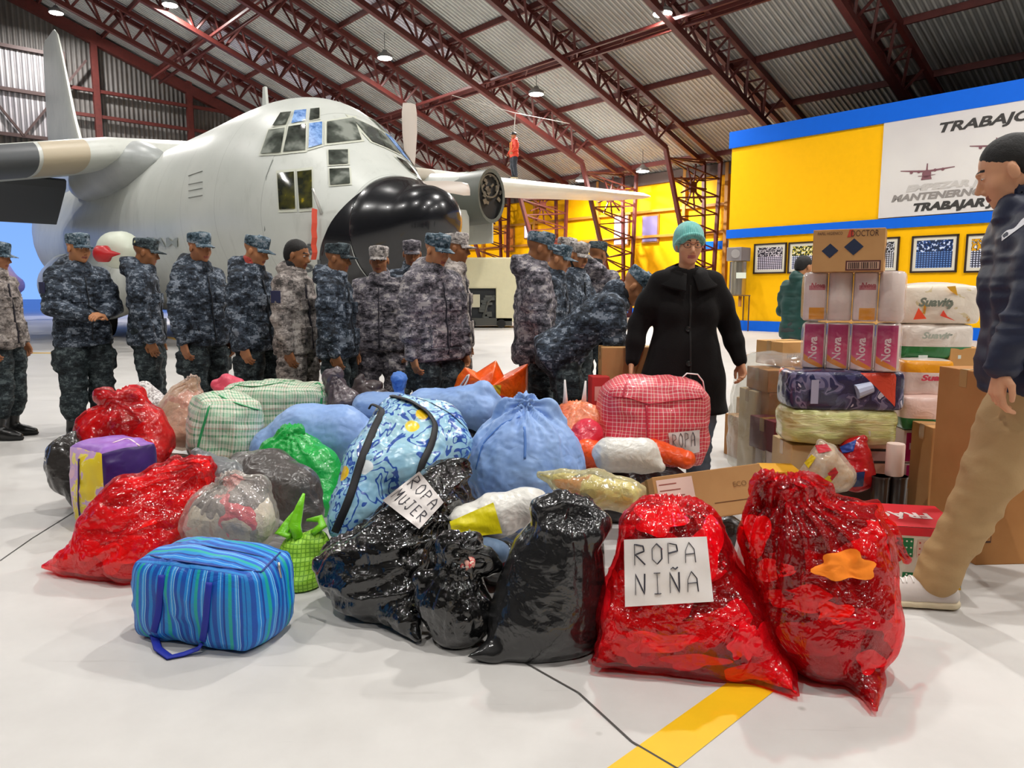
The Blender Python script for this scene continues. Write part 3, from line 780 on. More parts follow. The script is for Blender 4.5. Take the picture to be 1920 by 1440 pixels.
# access door outline and grille of lines on the side
def skin_line(pts, w, mat, name='panel_line'):
    m = MB(); P = [skin_point(x, y, .008) for x, y in pts]
    if any(p is None for p in P): return
    for a, b in zip(P[:-1], P[1:]): m.bar(a, b, w, .006)
    m.build(name, mat, plane, fix=False)
M_seam = M('7b807c', .6); M_tan = M('c9bda4', .5)
skin_line([(500, 520), (497, 430), (500, 330), (512, 300)], .015, M_seam)
skin_line([(354, 330), (380, 321)], .02, M_seam); 
for yy in (346, 358, 371): skin_line([(354, yy), (380, yy-5)], .016, M_seam)
skin_line([(250, 580), (243, 480), (246, 400), (262, 345), (290, 305)], .03, M_tan); skin_line([(236, 580), (228, 480), (232, 400), (250, 340), (280, 300)], .02, M_seam)
skin_line([(640, 215), (648, 205), (690, 203), (735, 218), (775, 262), (800, 320), (812, 350)], .03, M_wfr)
# red streamer hanging from a pitot probe
m = MB(); a = skin_point(603, 400, .01); b = skin_point(600, 372, .32)
if a and b: m.tube([a, a.lerp(b, .6), b], [.03, .025, .018], 8); pit = m.build('pitot_probe', M('d8d8d4', .3, .6), plane, True)
m = MB(); q = [skin_point(598+i*.2*(-1)**i, 398+i*12, .16) for i in range(8)]
if all(q): m.tube(q, .05, 6, flat=(1, .15)); m.build('warning_streamer', M('c8442c', .6), plane)
# blade aerials on the roof
for s, h, w in ((6.6, .75, .12), (10.5, .3, .2)):
    m = MB(); m.prism([(-s-w*1.5, 5.0), (-s+w, 5.0), (-s+w*.3, 5.0+h), (-s-w*.6, 5.0+h)], -.03, .03, fn=lambda x, y, z: (x, z, y)); m.build('aerial', M_pl, plane)
# ---- wing
def airfoil(chord, th, n=18):
    pts = []
    for i in range(n+1):
        t = i/n; x = .5*(1-math.cos(t*PI)); y = 5*th*(.2969*math.sqrt(x)-.126*x-.3516*x*x+.2843*x**3-.1036*x**4); pts.append((x*chord, y*chord*1.1+.02*chord*math.sin(x*PI)))
    lo = []
    for i in range(n-1, 0, -1):
        t = i/n; x = .5*(1-math.cos(t*PI)); y = 5*th*(.2969*math.sqrt(x)-.126*x-.3516*x*x+.2843*x**3-.1036*x**4); lo.append((x*chord, -y*chord*.85+.02*chord*math.sin(x*PI)))
    return pts+lo
WS = [(0, -10.0, 4.9, 4.72, .17), (2.2, -10.0, 4.9, 4.76, .17), (5.0, -10.0, 4.8, 4.84, .165), (10, -10.2, 4.1, 5.04, .15), (15, -10.4, 3.3, 5.26, .14), (19.4, -10.6, 2.5, 5.47, .12), (20.1, -10.9, 1.9, 5.52, .1), (20.3, -11.2, 1.2, 5.53, .06)]
M_wing = paint('wing_grey', 'cfd2cb', 'dcded6')
for sd, nm in ((-1, 'wing'), (1, 'wing')):
    mb = MB(); rg = []
    for y, le, ch, z, th in WS: z -= (max(0, y-1.2)*.23 if sd < 0 else 0); rg.append([Vector((le-x, sd*y, z+h)) for x, h in airfoil(ch, th)])
    mb.rings(rg); wg = mb.build(nm, M_wing, plane, True, 50)
    # leading-edge de-icing panels
    for (y0, y1, col) in ((2.75, 3.75, '4a4c4e'), (2.2, 3.0, 'c8bca6')) if sd < 0 else ((2.3, 3.5, 'c8bca6'), (11.5, 12.2, 'b8b0a0')):
        pass
def le_panel(sd, y0, y1, col, name='de_icing_panel'):
    def prof(y):
        k = max(i for i in range(len(WS)) if WS[i][0] <= y+1e-6); k = min(k, len(WS)-2); t = (y-WS[k][0])/(WS[k+1][0]-WS[k][0])
        q = [WS[k][j]*(1-t)+WS[k+1][j]*t for j in range(5)]; af = airfoil(q[2], q[4]); n = len(af); sel = [(-7+i) % n for i in range(12)]
        return [Vector((q[1]-af[i][0]+.015, sd*y, q[3]-(max(0, y-1.2)*.23 if sd < 0 else 0)+af[i][1]*1.02)) for i in sel]
    m = MB(); m.rings([prof(y0), prof((y0+y1)/2), prof(y1)], close=False); m.build(name, M(col, .5), plane, True, fix=False)
le_panel(-1, 2.75, 3.7, 'c4b69c'); le_panel(-1, 3.78, 4.95, '505356'); le_panel(1, 5.6, 7.4, 'b5ac9b'); le_panel(1, 2.3, 4.0, 'b5ac9b')
# root fairing
for sd in (-1, 1):
    mb = MB(); rg = []
    for s, r in ((9.2, .1), (9.6, .55), (10.4, .95), (12, 1.15), (14, 1.1), (15.5, .7), (16.5, .15)):
        rg.append([Vector((-s, sd*(1.55+r*.75*math.cos(a*PI/12)), 4.35+r*.62*math.sin(a*PI/12))) for a in range(24)])
    mb.rings(rg); mb.build('wing_root_fairing', M_pl2, plane, True)
# flaps, lowered
for sd in (-1, 1):
    for y0, y1 in ((2.3, 9.8),):
        m = MB(); m.rings([[Vector((x, sd*y, z)) for x, z in ((-14.6, 4.35), (-14.75, 4.42), (-16.3, 3.35), (-16.35, 3.25), (-16.2, 3.25), (-14.7, 4.15))] for y in (y0, y1)]); m.build('flap', M('55575a', .5), plane)
# engines: nacelle, intake, propeller (inner ones) ; the outer far one has its cowling open and no propeller
def nacelle(y, open_=False, prop=True):
    g = []
    z0 = 4.05+abs(y)*.03
    for s, r, dz in ((7.55, .34, 0), (7.7, .5, 0), (8.4, .6, -.02), (9.4, .66, 0), (10.6, .62, .15), (12.2, .5, .3), (13.5, .25, .4)):
        g.append([Vector((-s, y+r*.82*math.cos(a*PI/14), z0+dz+r*1.12*math.sin(a*PI/14))) for a in range(28)])
    m = MB(); m.rings(g); na = m.build('nacelle', M_pl, plane, True)
    m = MB(); m.tube([(-7.52, y, z0-.36), (-7.75, y, z0-.36)], [.3, .24], 20); m.build('intake', M('0c0c0c', .8), na, True)
    if open_:
        m = MB(); m.rings([[Vector((-7.45+.0*k, y+.62*math.cos(a*PI/14), z0-.25+1.0*math.sin(a*PI/14))) for a in range(28)], [Vector((-7.6, y+.66*math.cos(a*PI/14), z0-.25+1.04*math.sin(a*PI/14))) for a in range(28)]]) if False else None
        m = MB(); m.rings([[Vector((-s, y+.54*f*math.cos(a*PI/14), z0-.18+.8*f*math.sin(a*PI/14))) for a in range(28)] for s, f in ((7.3, .86), (7.28, 1.0), (8.6, 1.02))], caps=(False, True)); m.build('open_cowling', M('5c5f58', .5, .3), na, True, 50)
        m = MB(); m.rings([[Vector((-7.42, y+.49*math.cos(a*PI/14), z0-.18+.72*math.sin(a*PI/14))) for a in range(28)], [Vector((-7.5, y+.44*math.cos(a*PI/14), z0-.18+.65*math.sin(a*PI/14))) for a in range(28)]]); m.build('engine_face', M('171614', .6), na)
        m = MB()
        rr = random.Random(3)
        for k in range(26):
            a = rr.uniform(0, 2*PI); q = rr.uniform(.1, .5); c = Vector((-7.38, y+q*math.cos(a), z0+.1+q*1.3*math.sin(a)*.8)); m.box(c, (.06, rr.uniform(.04, .16), rr.uniform(.03, .14)), Matrix.Rotation(rr.uniform(0, 3), 3, 'X'))
        m.tube([(-7.36, y+.34*math.cos(a*PI/10), z0+.12+.34*math.sin(a*PI/10)) for a in range(21)], .03, 6); m.build('engine_fittings', M('7d776a', .4, .6), na)
        m = MB(); m.box((-8.6, y+.5, z0-1.1), (1.6, .05, .85)); m.build('hanging_cowl_panel', M_pl, na)
        m = MB(); m.box((-9.2, y-1.0, z0-1.0), (2.6, 1.3, .85)); m.build('lowered_panel', M('b9b9ae', .5), na, bevel=.04)
    if prop:
        m = MB(); m.tube([(-6.85, y, z0), (-7.0, y, z0), (-7.3, y, z0), (-7.55, y, z0)], [.05, .22, .33, .36], 20); sp = m.build('spinner', M('9b9b96', .4), na, True)
        for k in range(4):
            a = PI/2*k; R = Matrix.Rotation(a, 3, 'X'); m = MB(); rg = []
            for r, ch, tw in ((.25, .2, .6), (.7, .3, .9), (1.3, .4, 1.1), (1.8, .42, 1.25), (2.05, .36, 1.3), (2.06, .2, 1.3)):
                ring = []
                for b in range(12):
                    an = 2*PI*b/12; x = ch/2*math.cos(an); t = .035*math.sin(an); ring.append(Vector((-7.2, y, z0))+R @ Vector((x*math.cos(tw)-t*math.sin(tw), x*math.sin(tw)+t*math.cos(tw), r)))
                rg.append(ring)
            m.rings(rg); m.build('propeller_blade', M('c9beb4', .45), na, True, 60)
nacelle(4.3); nacelle(7.3, True, False)
nacelle(-5.9, False, False); nacelle(-10.2)
# ---- tail
mb = MB(); rg = []
for z, le, ch, th in ((4.7, -21.0, 7.6, .1), (5.6, -21.9, 6.3, .1), (8, -23.4, 4.6, .1), (10.6, -24.6, 3.2, .1), (11.4, -25.0, 2.6, .09), (11.66, -25.4, 1.8, .06)):
    rg.append([Vector((le-x, h*.9, z)) for x, h in airfoil(ch, th)])
mb.rings(rg); mb.build('tail_fin', M_wing, plane, True, 50)
for sd in (-1, 1):
    mb = MB(); mb.rings([[Vector((le-x, sd*y, 5.1+h)) for x, h in airfoil(ch, .11)] for y, le, ch in ((0, -25.2, 3.9), (7.6, -26.2, 2.2), (8.0, -26.6, 1.4))]); mb.build('tailplane', M_wing, plane, True, 50)
# ---- main gear sponsons, wheels and nose gear
for sd in (-1, 1):
    mb = MB(); rg = []
    for s, r in ((10.2, .08), (10.5, .5), (11.2, .8), (12.5, .95), (17, .95), (18.8, .7), (20, .15)):
        rg.append([Vector((-s, sd*(1.95+r*.75*math.cos(a*PI/12)), 1.45+r*1.02*math.sin(a*PI/12))) for a in range(24)])
    mb.rings(rg); mb.build('gear_sponson', M_pl, plane, True)
    for s in (13.4, 15.2): m = MB(); m.tube([(-s, sd*1.7, .7), (-s, sd*2.2, .7)], .7, 24); m.build('main_wheel', M('1a1a1a', .8), plane, True, 40)
m = MB(); m.bar((-3.6, 0, 1.0), (-3.5, 0, .45), .16); m.build('nose_leg', M('b8bab6', .4), plane)
for sd in (-1, 1): m = MB(); m.tube([(-3.5, sd*.12, .48), (-3.5, sd*.42, .48)], .48, 24); m.build('nose_wheel', M('161616', .8), plane, True, 40)
for sd in (-1, 1): m = MB(); m.box((-3.2, sd*.62, .55), (1.5, .05, .75)); m.build('nose_gear_door', M_pl, plane)
# pale domed tank nose with a red cover, hanging under the near wing
PT = at(240, 466, 14.6); pl_ = PINV @ PT
m = MB(); rg = []
for s, r in ((-.02, .02), (.03, .16), (.15, .28), (.35, .36), (.8, .38), (1.2, .3), (1.5, .1)): rg.append([Vector((pl_.x-s, pl_.y+r*math.cos(a*PI/12), pl_.z+r*math.sin(a*PI/12))) for a in range(24)])
m.rings(rg); m.build('wing_tank', M('d6dccb', .45), plane, True)
m = MB(); R_ = PINV.to_3x3() @ Vector((1, -.1, 0)); c_ = PINV @ at(196, 476, 14.2)
m.tube([c_-R_*.18, c_-R_*.12, c_+R_*.05, c_+R_*.12, c_+R_*.32], [.1, .16, .16, .07, .01], 14); m.build('red_intake_cover', M('b3161c', .4), plane, True)
plane_dbg = True

# worker standing on the far wing is built with the people
# ---- ground power unit / tug behind the soldiers
gp = empty('ground_power_unit', (0, 25.0, 0)); tag(gp, 'cream ground support trailer with open dark machinery bay behind the soldiers', 'ground power unit')
M_cream = M('e2dcb8', .45, var=.08)
k = 25.0/1360
def bx(x0, x1, y0, y1, d0, d1):  # from picture pixels at that distance
    return ((((x0+x1)/2-960)*k, (d0+d1)/2, 1.22+(548-(y0+y1)/2)*k), ((x1-x0)*k, d1-d0, (y1-y0)*k))
m = MB(); c, d = bx(868, 975, 484, 541, 0, 1.8); m.box(c, d); m.build('hood', M_cream, gp, bevel=.06)
m = MB(); c, d = bx(930, 975, 536, 603, 0, 1.7); m.box(c, d); m.build('end_panel', M_cream, gp, bevel=.03)
m = MB(); c, d = bx(872, 932, 541, 606, .15, 1.6); m.box(c, d); m.build('machinery_bay', M('24282c', .6), gp)
m = MB(); c, d = bx(885, 900, 552, 576, .05, .14); m.box(c, d); m.build('instrument_plate', M('c9c3a8', .5), gp)
m = MB()
for i in range(10): m.box(((905+random.uniform(0, 20)-960)*k, .1, .35+.08*i), (random.uniform(.15, .4), .12, .09))
m.tube([((905-960)*k, .1, .3), ((915-960)*k, .05, .9), ((928-960)*k, .1, 1.1)], .05, 6); m.build('engine_block', M('5d5f5c', .5, .5), gp)
for px in (884, 940): m = MB(); m.tube([((px-960)*k, -.05, .15), ((px-960)*k, .15, .15)], .15, 20); m.build('wheel', M('1c1c1c', .8), gp, True, 40)
m = MB(); c, d = bx(868, 960, 596, 610, 0, 1.7); m.box(c, d); m.build('chassis', M('4a4a46', .6), gp)
# ================================================================== PEOPLE
def camo(name, cols, scale=1.0):
    t = NT(name); o = t.tc(); oi = t.new('ShaderNodeObjectInfo')
    add = t.new('ShaderNodeVectorMath', operation='ADD'); t.l(o, add.inputs[0]); t.l(oi.outputs['Location'], add.inputs[1])
    sn = t.new('ShaderNodeVectorMath', operation='SNAP'); t.l(add.outputs[0], sn.inputs[0]); sn.inputs[1].default_value = (.011, .011, .007)
    m = t.map(sn.outputs[0], (1, 1, 1.7)); a = t.noise(m, 9*scale, 3, .7); b = t.noise(t.map(sn.outputs[0], (1, 1, 1.8), (3, 1, 2)), 26*scale, 3, .7)
    f = t.math('ADD', t.math('MULTIPLY', a, .55), t.math('MULTIPLY', b, .45))
    col = t.ramp(f, [(.0, cols[0]), (.43, cols[1]), (.49, cols[2]), (.55, cols[3])], 'CONSTANT')
    t.set(col, .75, spec=.25); t.bump(t.noise(o, 30, 4, .6), .3, .004)
    return t.m
CAMO_N = camo('camo_navy', ['14181e', '2a313b', '434d5a', '7f8894'])
CAMO_NT = camo('camo_navy_trousers', ['14191c', '22292d', '323b3e', '525c5e'])
CAMO_G = camo('camo_grey', ['2b2a30', '514e54', '77727a', 'a8a2a2'])
CAMO_T = camo('camo_tan', ['4a4644', '78706c', '99908b', 'bcb3ac'])
CAMO_C = camo('camo_cap', ['1f2c33', '3d505c', '60727e', '8f9aa3'], 1.6)
CAMO_CL = camo('camo_cap_light', ['54504e', '857f7c', 'aaa39f', 'cfc8c2'], 1.6)
CAMO_CD = camo('camo_cap_dark', ['161b1e', '2a3338', '3c474c', '5a666a'], 1.6)
M_boot = M('121212', .35, coat=.2); M_hair = M('14110f', .7, nb=.6, ns=150); M_dkcloth = M('1a1c22', .8, nb=.3, ns=60)
def skin(c, name='skin'):
    t = NT(name); o = t.tc(); n = t.noise(o, 14, 3, .5); b = srgb(c)
    g = t.gray(n, [(.3, .86), (.7, 1.0)]); mx = t.new('ShaderNodeMix', data_type='RGBA', blend_type='MULTIPLY'); mx.inputs[0].default_value = 1; mx.inputs[6].default_value = b; t.l(g, mx.inputs[7])
    t.set(mx.outputs[2], .5, spec=.35); return t.m
SK = [skin('ab7350'), skin('bd8259'), skin('986440'), skin('d69c77'), skin('e0ac8c')]
M_lip = M('8a4a3c', .5); M_lipp = M('a85850', .45); M_eyew = M('d8d0c8', .2); M_iris = M('1c120c', .15); M_brow = M('1a1310', .8)
def A(*v): return np.array(v, float)
def unit(v): v = np.asarray(v, float); return v/max(np.linalg.norm(v), 1e-9)
def rotm(yaw=0, pitch=0, roll=0):
    """local head frame: +y forward, +x right, z up. pitch>0 nods down, yaw>0 turns to the person's left"""
    cy, sy = math.cos(yaw), math.sin(yaw); cp, sp = math.cos(-pitch), math.sin(-pitch); cr, sr = math.cos(roll), math.sin(roll)
    Z = np.array([[cy, -sy, 0], [sy, cy, 0], [0, 0, 1]]); X = np.array([[1, 0, 0], [0, cp, -sp], [0, sp, cp]]); Y = np.array([[cr, 0, sr], [0, 1, 0], [-sr, 0, cr]])
    return Z@X@Y
def hand_vol(wr, d, n, side, curl=.9, spread=.0, s=1.0, h=.0046, thumb=.5, wrist_from=None):
    """wr wrist, d finger direction, n palm normal (the fingers curl towards it), side=+1 thumb along +(d x n)"""
    wr = A(*wr); d = unit(d); n = unit(np.array(n)-d*np.dot(n, d)); x = np.cross(d, n)*side
    v = Vol(wr-.2*s, wr+.2*s, h)
    for i, (o, L, r) in enumerate(((.030, .078, .0098), (.010, .086, .0100), (-.011, .080, .0096), (-.030, .063, .0086))):
        base = wr+d*.088*s+x*o*s; v.cone(wr+d*.015*s+x*o*.55*s, base, .015*s, .0115*s, .014)
        p = base; ang = 0; c = curl*(1+.12*i)
        dd = unit(d+x*o*spread*8)
        for j, f in enumerate((.45, .31, .24)):
            ang += c*(.45, .6, .5)[j]; q = p+(dd*math.cos(ang)+n*math.sin(ang))*L*f*s; v.cone(p, q, r*s*(1-.08*j), r*s*(1-.08*(j+1)), .003); p = q
    tb = wr+d*.028*s+x*.026*s; t1 = tb+(d*.55+x*(.75*(1-thumb)+.25)+n*.45*thumb)*.044*s; t2 = t1+(d*.85+x*(.2-.35*thumb)+n*.5*thumb)*.032*s; t3 = t2+(d*.9-x*.2*thumb+n*.35*thumb)*.024*s
    v.cone(tb, t1, .0145*s, .0115*s, .012); v.cone(t1, t2, .0112*s, .0098*s, .004); v.cone(t2, t3, .0098*s, .008*s, .003)
    if wrist_from is not None: v.cone(wr, wr+unit(np.array(wrist_from)-wr)*.12*s, .024*s, .03*s, .02)
    return v
def head_prims(v, c, R, female=False, s=1.0, k=.012, brow=True, hi=False):
    """c: centre of the cranium at ear/eye level"""
    P = lambda x, y, z: c+R@A(x*s, y*s, z*s); w = .96 if female else 1.0
    v.ell(P(0, -.012, .045), A(.076*w, .094, .078)*s, R, .02)
    v.ell(P(0, .018, -.018), A(.064*w, .074, .09)*s, R, .03)
    v.ell(P(0, .034, -.066), A(.045*w, .047, .042)*s, R, .03)     # jaw
    v.ell(P(0, .071, -.092), A(.019, .016, .015)*s, R, .02)       # chin
    for sx in (-1, 1):
        v.ell(P(sx*.040*w, .052, -.024), A(.024, .022, .024)*s, R, .025)   # cheek
        v.ell(P(sx*.078*w, -.004, -.008), A(.009, .019, .032)*s, R, .006)  # ear
        v.ell(P(sx*.031, .098, .012), A(.019, .014, .012)*s, R, .012, True)  # eye socket
        v.ell(P(sx*.031, .076, .010), A(.0135, .0135, .0125)*s, R, .003)     # eyeball
        v.ell(P(sx*.011, .092, -.037), A(.009, .010, .008)*s, R, .006)       # nostril wing
    v.cone(P(0, .082, .018), P(0, .109, -.026), .0085*s, .012*s, .01)        # nose
    v.ell(P(0, .090, .030), A(.040, .010, .009)*s, R, .012)                 # brow ridge
    v.ell(P(0, .084, -.057), A(.023, .012, .0065)*s, R, .005); v.ell(P(0, .083, -.068), A(.019, .012, .007)*s, R, .005)
def build_person(name, label, cat, loc, ang, H=1.70, skin_m=None, head=(0, 0, 0), lean=0.0, side_lean=0.0, arms=None, hands=None, legs=None, jacket=None, jk='jacket', jlen=.0, jbulk=1.0,
                 trousers=None, tk=1.0, boots='boots', cap=None, capyaw=None, hair=None, hood=False, patch=None, female=False, hh=.0075, hips=None, extra=None, group=None, handsize=1.0, shoes=None, seed=0, bend=0.0, collar=None, coat=False, blouse=True, gh=.0115, pocket=True, plain=False, tfold=.004):
    """ang: facing direction in the ground plane (0 = +X of the picture, -90 = towards the camera). All joints in a local frame, person faces +y."""
    S = H/1.72; body_c = A(0, 0, 0)
    hips = A(0, 0, .93) if hips is None else A(*hips)
    # spine
    L = lean; up = A(math.sin(side_lean), math.sin(L), math.cos(L)); up = unit(up); fw = unit(A(0, math.cos(L), -math.sin(L))); rt = np.cross(fw, up)
    def T(x, y, z): return hips+rt*x+fw*y+up*z
    waist, chest, neck = T(0, 0, .12), T(0, .0, .34), T(0, -.012, .515)
    sh = {-1: T(-.178, -.01, .445), 1: T(.178, -.01, .445)}
    if coat: sh = {-1: T(-.165, -.01, .44), 1: T(.165, -.01, .44)}
    hy, hp, hr = head; R = rotm(hy, hp+L*.6, hr)
    hb = neck+up*.055+fw*.012; hc = hb+R@A(0, .012, .095)
    if arms is None: arms = {}
    def arm(s):
        if s in arms: return [A(*p) for p in arms[s]]
        return [sh[s]+A(s*.055, .0, -.285), sh[s]+A(s*.065, .07, -.53)]
    E = {s: arm(s) for s in (-1, 1)}
    lg = legs or {}
    LG = {s: [A(*p) for p in lg[s]] if s in lg else [A(s*.115, .03, .49), A(s*.125, -.02, .09)] for s in (-1, 1)}
    hipj = {s: hips+A(s*.095, 0, -.03) for s in (-1, 1)}
    # ---------------- body: one continuous surface
    allp = [hips, neck, hc+A(0,0,.16), hc-A(0,0,.1)]+[p for s in (-1, 1) for p in E[s]+LG[s]]+[sh[-1], sh[1]]
    lo = np.min(allp, 0)-.14; hi = np.max(allp, 0)+.14; lo[2] = max(lo[2], -.02)
    vh = Vol(hc-A(.15, .16, .27), hc+A(.15, .16, .17), hh)
    head_prims(vh, hc, R, female)
    vh.cone(hb+R@A(0, -.01, .03), neck-up*.06, .056 if not female else .048, .062 if not female else .052, .025)
    parts = [vh.mesh()]
    vb = Vol(lo, hi, .02)
    vb.cone(neck-up*.02, chest, .06, .07, .05)
    for sx in (-1, 1):
        vb.cone(T(sx*.07, 0, .36), T(sx*.065, 0, 0), .095, .095, .05); vb.cone(sh[sx], E[sx][0], .05, .042, .03); vb.cone(E[sx][0], E[sx][1], .042, .028, .02)
        vb.cone(hipj[sx], LG[sx][0], .085, .058, .04); vb.cone(LG[sx][0], LG[sx][1], .056, .042, .02); vb.cone(LG[sx][1]-A(0,0,.03), LG[sx][1]+A(0, .13, -.055), .04, .032, .02)
    parts.append(vb.mesh())
    for sx in (-1, 1):
        hd = (hands or {}).get(sx)
        el, wr = E[sx]; fd = unit(wr-el)
        if hd is None: hd = dict(d=fd*.8+A(0, .1, -.5), n=A(-sx, .1, 0), curl=.75)
        hv = hand_vol(wr, hd['d'], hd['n'], hd.get('side', sx*(-1)), hd.get('curl', .8), hd.get('spread', 0), handsize, hd.get('h', .0046), hd.get('thumb', .5), el)
        parts.append(hv.mesh())
    V = []; F = []; o = 0; nhead = 0
    for i, (v_, f_) in enumerate(parts):
        if len(v_) == 0: continue
        v_ = relax(v_, f_, 1, .5) if i != 2 else v_
        V.append(v_); F.append(f_+o); o += len(v_)
        if i == 0: nhead = len(f_)
    V = np.concatenate(V); F = np.concatenate(F)
    me = fastmesh(name, V*S, F)
    sm = skin_m or SK[0]
    body = link(name, me, [sm, M_lipp if female else M_lip, M_eyew, M_iris, M_brow], None, True)
    # face colours by location in the head frame
    fc = V[F[:nhead]].mean(1)-hc; q = fc@R; mi = np.zeros(len(F), np.int32); x, y, z = np.abs(q[:, 0]), q[:, 1], q[:, 2]
    a = mi[:nhead]
    a[(y > .076) & (x < .024*1.0) & (z < -.052) & (z > -.073)] = 1
    a[(y > .074) & (((x-.031)/.0125)**2+((z-.009)/.004)**2 < 1)] = 2
    a[(y > .074) & (((x-.031)/.0055)**2+((z-.009)/.0045)**2 < 1)] = 3
    a[(y > .070) & (x > .014) & (x < .048) & (np.abs(z-.037+12*(x-.03)**2) < .004)] = 4
    me.polygons.foreach_set('material_index', mi)
    body.location = loc; body.rotation_euler = (0, 0, math.radians(ang)-PI/2)
    tag(body, label, cat, group)
    ex = {}
    # ---------------- trousers
    def garment(nm, vol, mats, amp=.008, fr=(9, 9, 14), it=2, seedk=0, fold=.0):
        v_, f_ = vol.mesh(); 
        if len(v_) == 0: return None
        v_ = relax(v_, f_, it, .5); n_ = vnormals(v_, f_)
        P = v_*np.array(fr)+seed*3.1+seedk
        d = amp*(ridge(P, 1+seedk)*.7+.5*vnoise(P*2.1, 5))+fold*ridge(v_*np.array([5, 5, 30])+seed, 9)
        v_ = v_+n_*d[:, None]
        m_ = fastmesh(nm, v_*S, f_); return link(nm, m_, mats, body, True)
    if trousers is not None:
        vt = Vol(lo-.03, A(hi[0], hi[1], hips[2]+.2), gh)
        vt.cone(hips+A(-.055, 0, .04), hips+A(.055, 0, .04), .112, .112, .05); vt.cone(hips+A(-.06, -.03, -.05), hips+A(.06, -.03, -.05), .115, .115, .05)
        for sx in (-1, 1):
            kn, an = LG[sx]; bl = an+(kn-an)*.42 if blouse else an+A(0, -.01, .02)
            mid = hipj[sx]*.45+kn*.55
            vt.path([hipj[sx], mid, kn], [.112*tk, .1*tk, .083*tk], .04)
            if blouse:
                vt.path([kn, kn*.4+bl*.6, bl], [.083*tk, .088*tk, .08*tk], .03); vt.cone(bl, bl-A(0,0,.02), .075*tk, .062*tk, .02)
                if pocket: vt.rbox(mid+A(sx*.098*tk, -.01, .0), A(.02, .075, .09), .015, None, .02)
            else: vt.path([kn, kn*.5+bl*.5, bl], [.084*tk, .072*tk, .068*tk], .03)
        garment('trousers', vt, trousers, .011, (8, 8, 13), 2, 1, tfold)
    # ---------------- footwear
    for sx in (-1, 1):
        kn, an = LG[sx]; toe = unit((lg.get('toe', {}) if isinstance(lg, dict) else {}).get(sx, A(sx*.15, 1, 0))); sd = np.cross(toe, A(0,0,1))
        vs_ = Vol(an-A(.22, .26, .12), an+A(.22, .26, .33), .009)
        gz = an[2]-.09
        heel = A(an[0], an[1], gz+.045)-toe*.05; ball = A(an[0], an[1], gz+.04)+toe*.12; tip = A(an[0], an[1], gz+.034)+toe*.185
        R_ = np.stack([sd, toe, A(0,0,1)], 1)
        vs_.path([heel, ball], [.042, .046], .02); vs_.cone(ball, tip, .045, .033, .02); vs_.cone(an+A(0,0,.0), A(an[0], an[1], gz+.06)+toe*.07, .046, .04, .03)
        if boots == 'boots': vs_.cone(an, an+(kn-an)*.55, .05, .058, .02)
        else: vs_.cone(an, an+(kn-an)*.06, .045, .046, .02)
        vs_.plane_cut(A(0, 0, gz+.012), A(0, 0, -1))
        v_, f_ = vs_.mesh()
        if len(v_):
            v_ = relax(v_, f_, 1); m_ = fastmesh('boot' if boots == 'boots' else 'shoe', v_*S, f_); ob = link('boot' if boots == 'boots' else 'shoe', m_, shoes or M_boot, body, True)
            vz = Vol(an-A(.22, .26, .12), an+A(.22, .26, .1), .009); vz.path([heel-A(0,0,.022), ball-A(0,0,.018), tip-A(0,0,.012)], [.047, .051, .036], .01); vz.plane_cut(A(0, 0, gz), A(0,0,-1)); vz.plane_cut(A(0, 0, gz+.026), A(0,0,1))
            v_, f_ = vz.mesh()
            if len(v_): m_ = fastmesh('sole', v_*S, f_); link('sole', m_, ex_sole(boots), ob, True)
    # ---------------- jacket / coat
    if jacket is not None:
        b = jbulk
        jlo = np.minimum(lo, np.min([p for s in (-1, 1) for p in E[s]], 0)-.1); jlo[2] = max(jlo[2], hips[2]-.5 if coat else hips[2]-.32)
        vj = Vol(jlo-.02, hi+.03, gh)
        for sx in (-1, 1):
            vj.path([T(sx*.085, -.012, .40), T(sx*.082, .0, .25), T(sx*.07, .0, .08), T(sx*.075, 0, -.06-jlen), T(sx*.078, 0, -.14-jlen)], [.098*b, .112*b, .114*b, .128*b, .13*b], .06)
            vj.path([sh[sx]+up*-.01, (sh[sx]+E[sx][0])/2, E[sx][0]], [.073*b, .07*b, .062*b], .05)
            cuff = E[sx][1]-unit(E[sx][1]-E[sx][0])*.01
            vj.path([E[sx][0], (E[sx][0]+cuff)/2, cuff], [.064*b, .058*b, .046*b], .025)
        vj.cone(T(-.1, 0, .4), T(.1, 0, .4), .085*b, .085*b, .05)
        vj.cone(T(-.15, -.01, .43), T(0, -.01, .475), .06*b, .07*b, .05); vj.cone(T(.15, -.01, .43), T(0, -.01, .475), .06*b, .07*b, .05)
        if coat:
            for sx in (-1, 1): vj.path([T(sx*.08, 0, .0), hips+A(sx*.11, 0, -.2), hips+A(sx*.14, 0, -.42)], [.12, .14, .165], .08)
            vj.path([T(0, 0, .0), hips+A(0, 0, -.42)], [.12, .17], .08)
            vj.plane_cut(hips+A(0, 0, -.39), A(0, 0, -1))
        else:
            vj.plane_cut(T(0, 0, -.13-jlen), -up if lean < .6 else -up)
        # open neck, stand-up collar
        if not coat: vj.path([neck+up*.0+fw*.03, neck+up*.03-fw*.05], [.080, .076], .03)
        vj.cone(neck+up*.16+fw*.03, neck-up*(-.02 if coat else .0)+fw*(.02 if coat else .02), .066, .048, .01, True)
        if hood: vj.path([neck+T(-.1, -.085, .0)-hips-up*.01, neck+T(0, -.13, .03)-hips, neck+T(.1, -.085, .0)-hips-up*.01], [.05, .065, .05], .03)
        j = garment(jk, vj, jacket, .0105 if not coat else .006, (7, 7, 11) if not coat else (4, 4, 4), 2, 2, .006 if not coat else .0)
